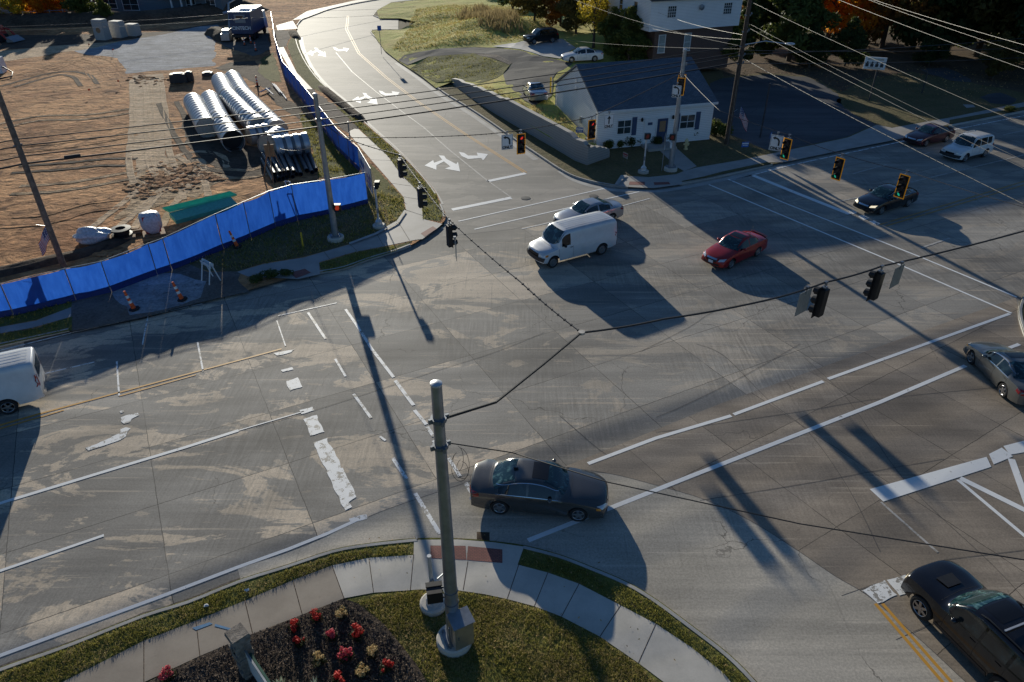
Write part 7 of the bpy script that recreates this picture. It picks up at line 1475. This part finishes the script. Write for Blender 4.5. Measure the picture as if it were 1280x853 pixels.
def scatter(poly, dens, zf, seed, keep=None):
    rg = random.Random(seed); pl = [(p[0], p[1]) for p in poly]; xs = [p[0] for p in pl]; ys_ = [p[1] for p in pl]; A = (max(xs) - min(xs)) * (max(ys_) - min(ys_)); out = []
    for _ in range(int(A * dens)):
        q = (rg.uniform(min(xs), max(xs)), rg.uniform(min(ys_), max(ys_)))
        if inside(q, pl):
            d = .5 + .9 * noise.noise(V((q[0] * .8, q[1] * .8, seed))) + .4 * noise.noise(V((q[0] * 3, q[1] * 3, seed)))
            if rg.random() < (d if keep is None else keep): out.append((q[0], q[1], zf(*q)))
    return out
zk = lambda x, y: KZ
lawn = [(470, 745), (526, 739), (572, 740), (606, 745), (634, 751), (668, 760), (702, 773), (750, 798), (798, 831), (850, 885), (560, 885), (520, 830), (480, 782), (445, 752)]
P1 = scatter(px(lawn, KZ), 900, zk, 41); blades('lawn_grass', P1, .075, .007, 'blade', 1, .9, 2); blades('dry_grass', scatter(px(lawn, KZ), 700, zk, 42), .07, .006, 'blade_dry', 2, 1.2, 2)
v1 = [(-40, 850), (0, 842), (90, 810), (180, 774), (236, 757), (301, 731), (360, 712.5), (416, 694), (461, 686), (516, 680), (516, 693), (461, 697), (415, 706.5), (366, 725), (306, 750), (245, 775), (180, 800), (60, 860)]
v2 = [(650, 705), (657, 689), (699, 700), (741, 716), (783, 734), (820, 756), (868, 793), (905, 824), (940, 858), (930, 870), (905, 843), (865, 810), (820, 779), (776, 756), (724, 729), (685, 715)]
blades('verge_grass', scatter(px(v1, KZ), 800, zk, 43), .08, .007, 'blade', 3, 1.0, 2); blades('verge_grass', scatter(px(v2, KZ), 700, zk, 44), .07, .007, 'blade', 4, 1.0, 2)
blades('dry_grass', scatter(px(v1, KZ), 420, zk, 47), .07, .006, 'blade_dry', 8, 1.2, 2)
far_ = [(208, 325), (275, 296), (363, 265), (408, 256), (456, 248), (490, 232), (504, 248), (506, 263), (497, 276), (470, 291), (436, 304), (380, 320), (296, 338)]
blades('verge_grass', scatter(px(far_, KZ), 70, zk, 45), .16, .016, 'blade', 5, .9, 2); blades('dry_grass', scatter(px(far_, KZ), 40, zk, 48), .15, .014, 'blade_dry', 9, 1.0, 2)
for k, pl in enumerate(([(399, 330), (440, 317), (490, 307.5), (518, 301), (494, 313), (461, 323), (404, 340)], [(421, 134), (449, 161), (484.5, 195), (504, 221), (519, 236), (527.7, 250.7), (528.8, 274), (551, 276), (550, 256), (545, 243), (534, 230), (505, 198), (479, 175), (455, 155)], [(-40, 405), (0, 393), (45, 379), (90, 371), (89, 384), (45, 399), (0, 407)], [(-40, 432), (0, 418), (45, 411), (89, 397), (90, 412), (0, 431)], [(374, 140), (400, 158), (440, 200), (450, 218), (398, 221), (380, 165)])):
    blades('verge_grass', scatter(px(pl, KZ), 90, zk, 50 + k), .15, .016, 'blade', 20 + k, .9, 2)
hill_ = [(520, 12), (560, 6), (640, 8), (690, 35), (652, 50), (600, 56), (540, 60), (505, 66), (490, 62), (505, 44)]
hp = [(p.x, p.y) for p in (GY(*a) for a in hill_)]; blades('hill_grass', scatter(hp, 14, lambda x, y: yardz(x, y), 61), .2, .03, 'blade_dry', 31, .9, 2); blades('hill_grass', scatter(hp, 12, lambda x, y: yardz(x, y), 62), .18, .03, 'blade', 32, .9, 2)
rd = [(p.x, p.y) for p in (GY(*a) for a in [(570, 22), (600, 10), (640, 22), (655, 42), (630, 44), (600, 34)])]; blades('dry_reeds', scatter(rd, 9, lambda x, y: yardz(x, y), 63), 1.1, .05, 'straw', 33, .35, 3)
wall_g = [(p.x, p.y) for p in (GY(*a) for a in [(600, 108), (625, 112), (660, 132), (700, 140), (735, 183), (700, 165), (650, 137)])]; blades('yard_grass', scatter(wall_g, 40, lambda x, y: yardz(x, y), 64), .2, .02, 'blade_dry', 34, .9, 2)
yl = [(p.x, p.y) for p in (GY(*a) for a in [(512, 86), (536, 72), (592, 68), (625, 80), (620, 98), (575, 101), (545, 104)])]; blades('yard_grass', scatter(yl, 22, lambda x, y: yardz(x, y), 65), .15, .02, 'blade', 35, .9, 2)
# flower bed
def mum(seed, leaf, r):
    rg = random.Random(seed); cl = []
    for k in range(9): a = rg.uniform(0, 6.28); d = r * rg.uniform(.1, .85); q = r * rg.uniform(.22, .42); cl.append(((d * math.cos(a), d * math.sin(a), .12 + rg.uniform(-.03, .12)), (q, q, q * rg.uniform(.7, 1.5))))
    v, f = leaf_cloud(cl, 430, .024, seed, up=.9); v2_, f2 = leaf_cloud([((0, 0, .07), (r * .95, r * .95, .08))] + [((c[0][0] * 1.1, c[0][1] * 1.1, .07), (r * .4, r * .4, .07)) for c in cl[:4]], 260, .03, seed + 1); return np_mesh('blossoms', v, f, leaf), np_mesh('leaves', v2_, f2, 'leaf_shrub')
FM = {(k, j): mum(70 + i + 10 * j, 'petal_' + k, r * (1, .85, 1.1)[j]) for i, (k, r) in enumerate((('red', .17), ('pink', .19), ('tan', .20))) for j in range(3)}
fl = [('red', (368, 786), 'red flower clump nearest the old sidewalk'), ('red', (375, 806), 'red flower clump below the one nearest the sidewalk'), ('red', (397, 774), 'red flower clump at the upper edge of the bed'), ('tan', (428, 768), 'small tan flower clump at the top right of the bed'), ('pink', (415, 798), 'pink red flower clump in the middle of the bed'), ('red', (446, 795), 'red flower clump near the grass edge, upper'),
      ('pink', (432, 823), 'pink red flower clump above the large tan clump'), ('tan', (399, 829), 'large tan flower clump above the silver plant'), ('tan', (465, 819), 'small tan flower clump near the grass edge'), ('tan', (453, 840), 'tan flower clump at the lower right of the bed'), ('red', (483, 837), 'small red flower clump closest to the lawn corner'), ('pink', (212, 846), 'pink red flower clump by the sidewalk at the lower left'), ('red', (424, 853), 'red flower clump cut by the bottom edge')]
for i, (k, p, lb) in enumerate(fl):
    t = thing('flower_clump', lb, 'flowers', G(*p, KZ + .03), i * 1.1, 'chrysanthemum clumps in the mulch bed'); s = 1.0 if k != 'tan' or 'large' in lb or 'right of the bed' in lb and 'lower' in lb else .8
    for nm, me in zip(('blossoms', 'leaves'), FM[k, i % 3]): o = bpy.data.objects.new(nm, me); COL.objects.link(o); o.parent = t
    s *= random.uniform(.9, 1.1) * 1.22; t.scale = (s, s, s)
for i, p in enumerate(((352, 862), (372, 866), (395, 864), (338, 872), (412, 872))):
    rg = np.random.default_rng(90 + i); t = thing('silver_plant', 'silver green woolly leaved plant at the bottom edge of the bed', 'plant', G(*p, KZ), i, 'silver leaved plants at the bottom edge'); m = MB()
    for k in range(34):
        a = rg.uniform(0, 6.28); l_ = rg.uniform(.2, .42); tl = rg.uniform(.2, .8); d_ = V((math.cos(a) * tl, math.sin(a) * tl, 1)).normalized(); b_ = V((math.cos(a) * .05, math.sin(a) * .05, 0)); sd = V((-math.sin(a), math.cos(a), 0)) * .028
        m.add([b_ - sd * .5, b_ + sd * .5, b_ + d_ * l_ * .6 + sd, b_ + d_ * l_ + V((0, 0, -.02)), b_ + d_ * l_ * .6 - sd], [(0, 1, 2, 3, 4)])
    m.obj('leaf_rosette', 'silver_leaf', t, 0); m = MB(); m.tube([(0, 0, 0), (0, 0, .12)], .03, 6); m.obj('stem', 'bark', t, 40)
# litter on the verge and joints
for i, p in enumerate(((258, 757), (309, 738))):
    m = MB(); m.blob(G(*p, KZ + .06), (.07, .05, .04), 2, .4, seed=i); tag(m.obj('litter', 'white', None, 60), 'crumpled white scrap of litter on the grass verge', 'litter', 'white litter on the verge')

def cards(name, pts, size, mat, seed, lift=.012, tilt=.5):
    rg = np.random.default_rng(seed); P = np.array(pts, float); n = len(P); P[:, 2] += lift + rg.uniform(0, .03, n); nr = np.stack([rg.normal(scale=tilt, size=n), rg.normal(scale=tilt, size=n), np.ones(n)], 1); nr /= np.linalg.norm(nr, axis=1)[:, None]
    t = np.cross(nr, rg.normal(size=(n, 3))); t /= np.linalg.norm(t, axis=1)[:, None]; b = np.cross(nr, t); s = size * rg.uniform(.4, 1.5, n)[:, None]
    v = np.stack([P - t * s, P + b * s * .45, P + t * s, P - b * s * .45], 1).reshape(-1, 3); o = bpy.data.objects.new(name, np_mesh(name, v, np.arange(4 * n).reshape(n, 4), mat)); COL.objects.link(o); o['kind'] = 'stuff'
bed = [(190, 853), (252, 822), (316, 795), (378, 771), (430, 751), (446, 757), (478, 782), (516, 830), (545, 880), (150, 880)]
cards('mulch_chips', scatter(px(bed, KZ), 420, lambda x, y: KZ + .05, 81, 1.0), .035, 'chips', 5, .02, .8)
lf = scatter(px(lawn, KZ), 16, zk, 82, 1.0) + scatter(px(v1, KZ), 14, zk, 83, 1.0) + scatter(px(v2, KZ), 22, zk, 84, 1.0) + scatter(px([(416, 708), (520, 690), (650, 690), (750, 745), (860, 830), (820, 850), (700, 770), (570, 738), (430, 748)], KZ), 1.6, lambda x, y: KZ + .012, 85, 1.0) + scatter(px(kerb_s[4:16] + [(800, 730), (700, 680), (600, 668), (460, 672), (360, 700), (236, 745)], 0), 2.5, lambda x, y: .012, 86, 1.0)
cards('fallen_leaves', lf, .032, 'fallen', 6, .03, .6)
ff = scatter([(p.x, p.y) for p in px([(905, 98), (960, 94), (1010, 97), (1052, 116), (1100, 108), (1200, 125), (1280, 110), (1280, 90), (1100, 80), (950, 85)])], 3, zk, 87, 1.0); cards('fallen_leaves', ff, .09, 'fallen', 7, .02, .6)
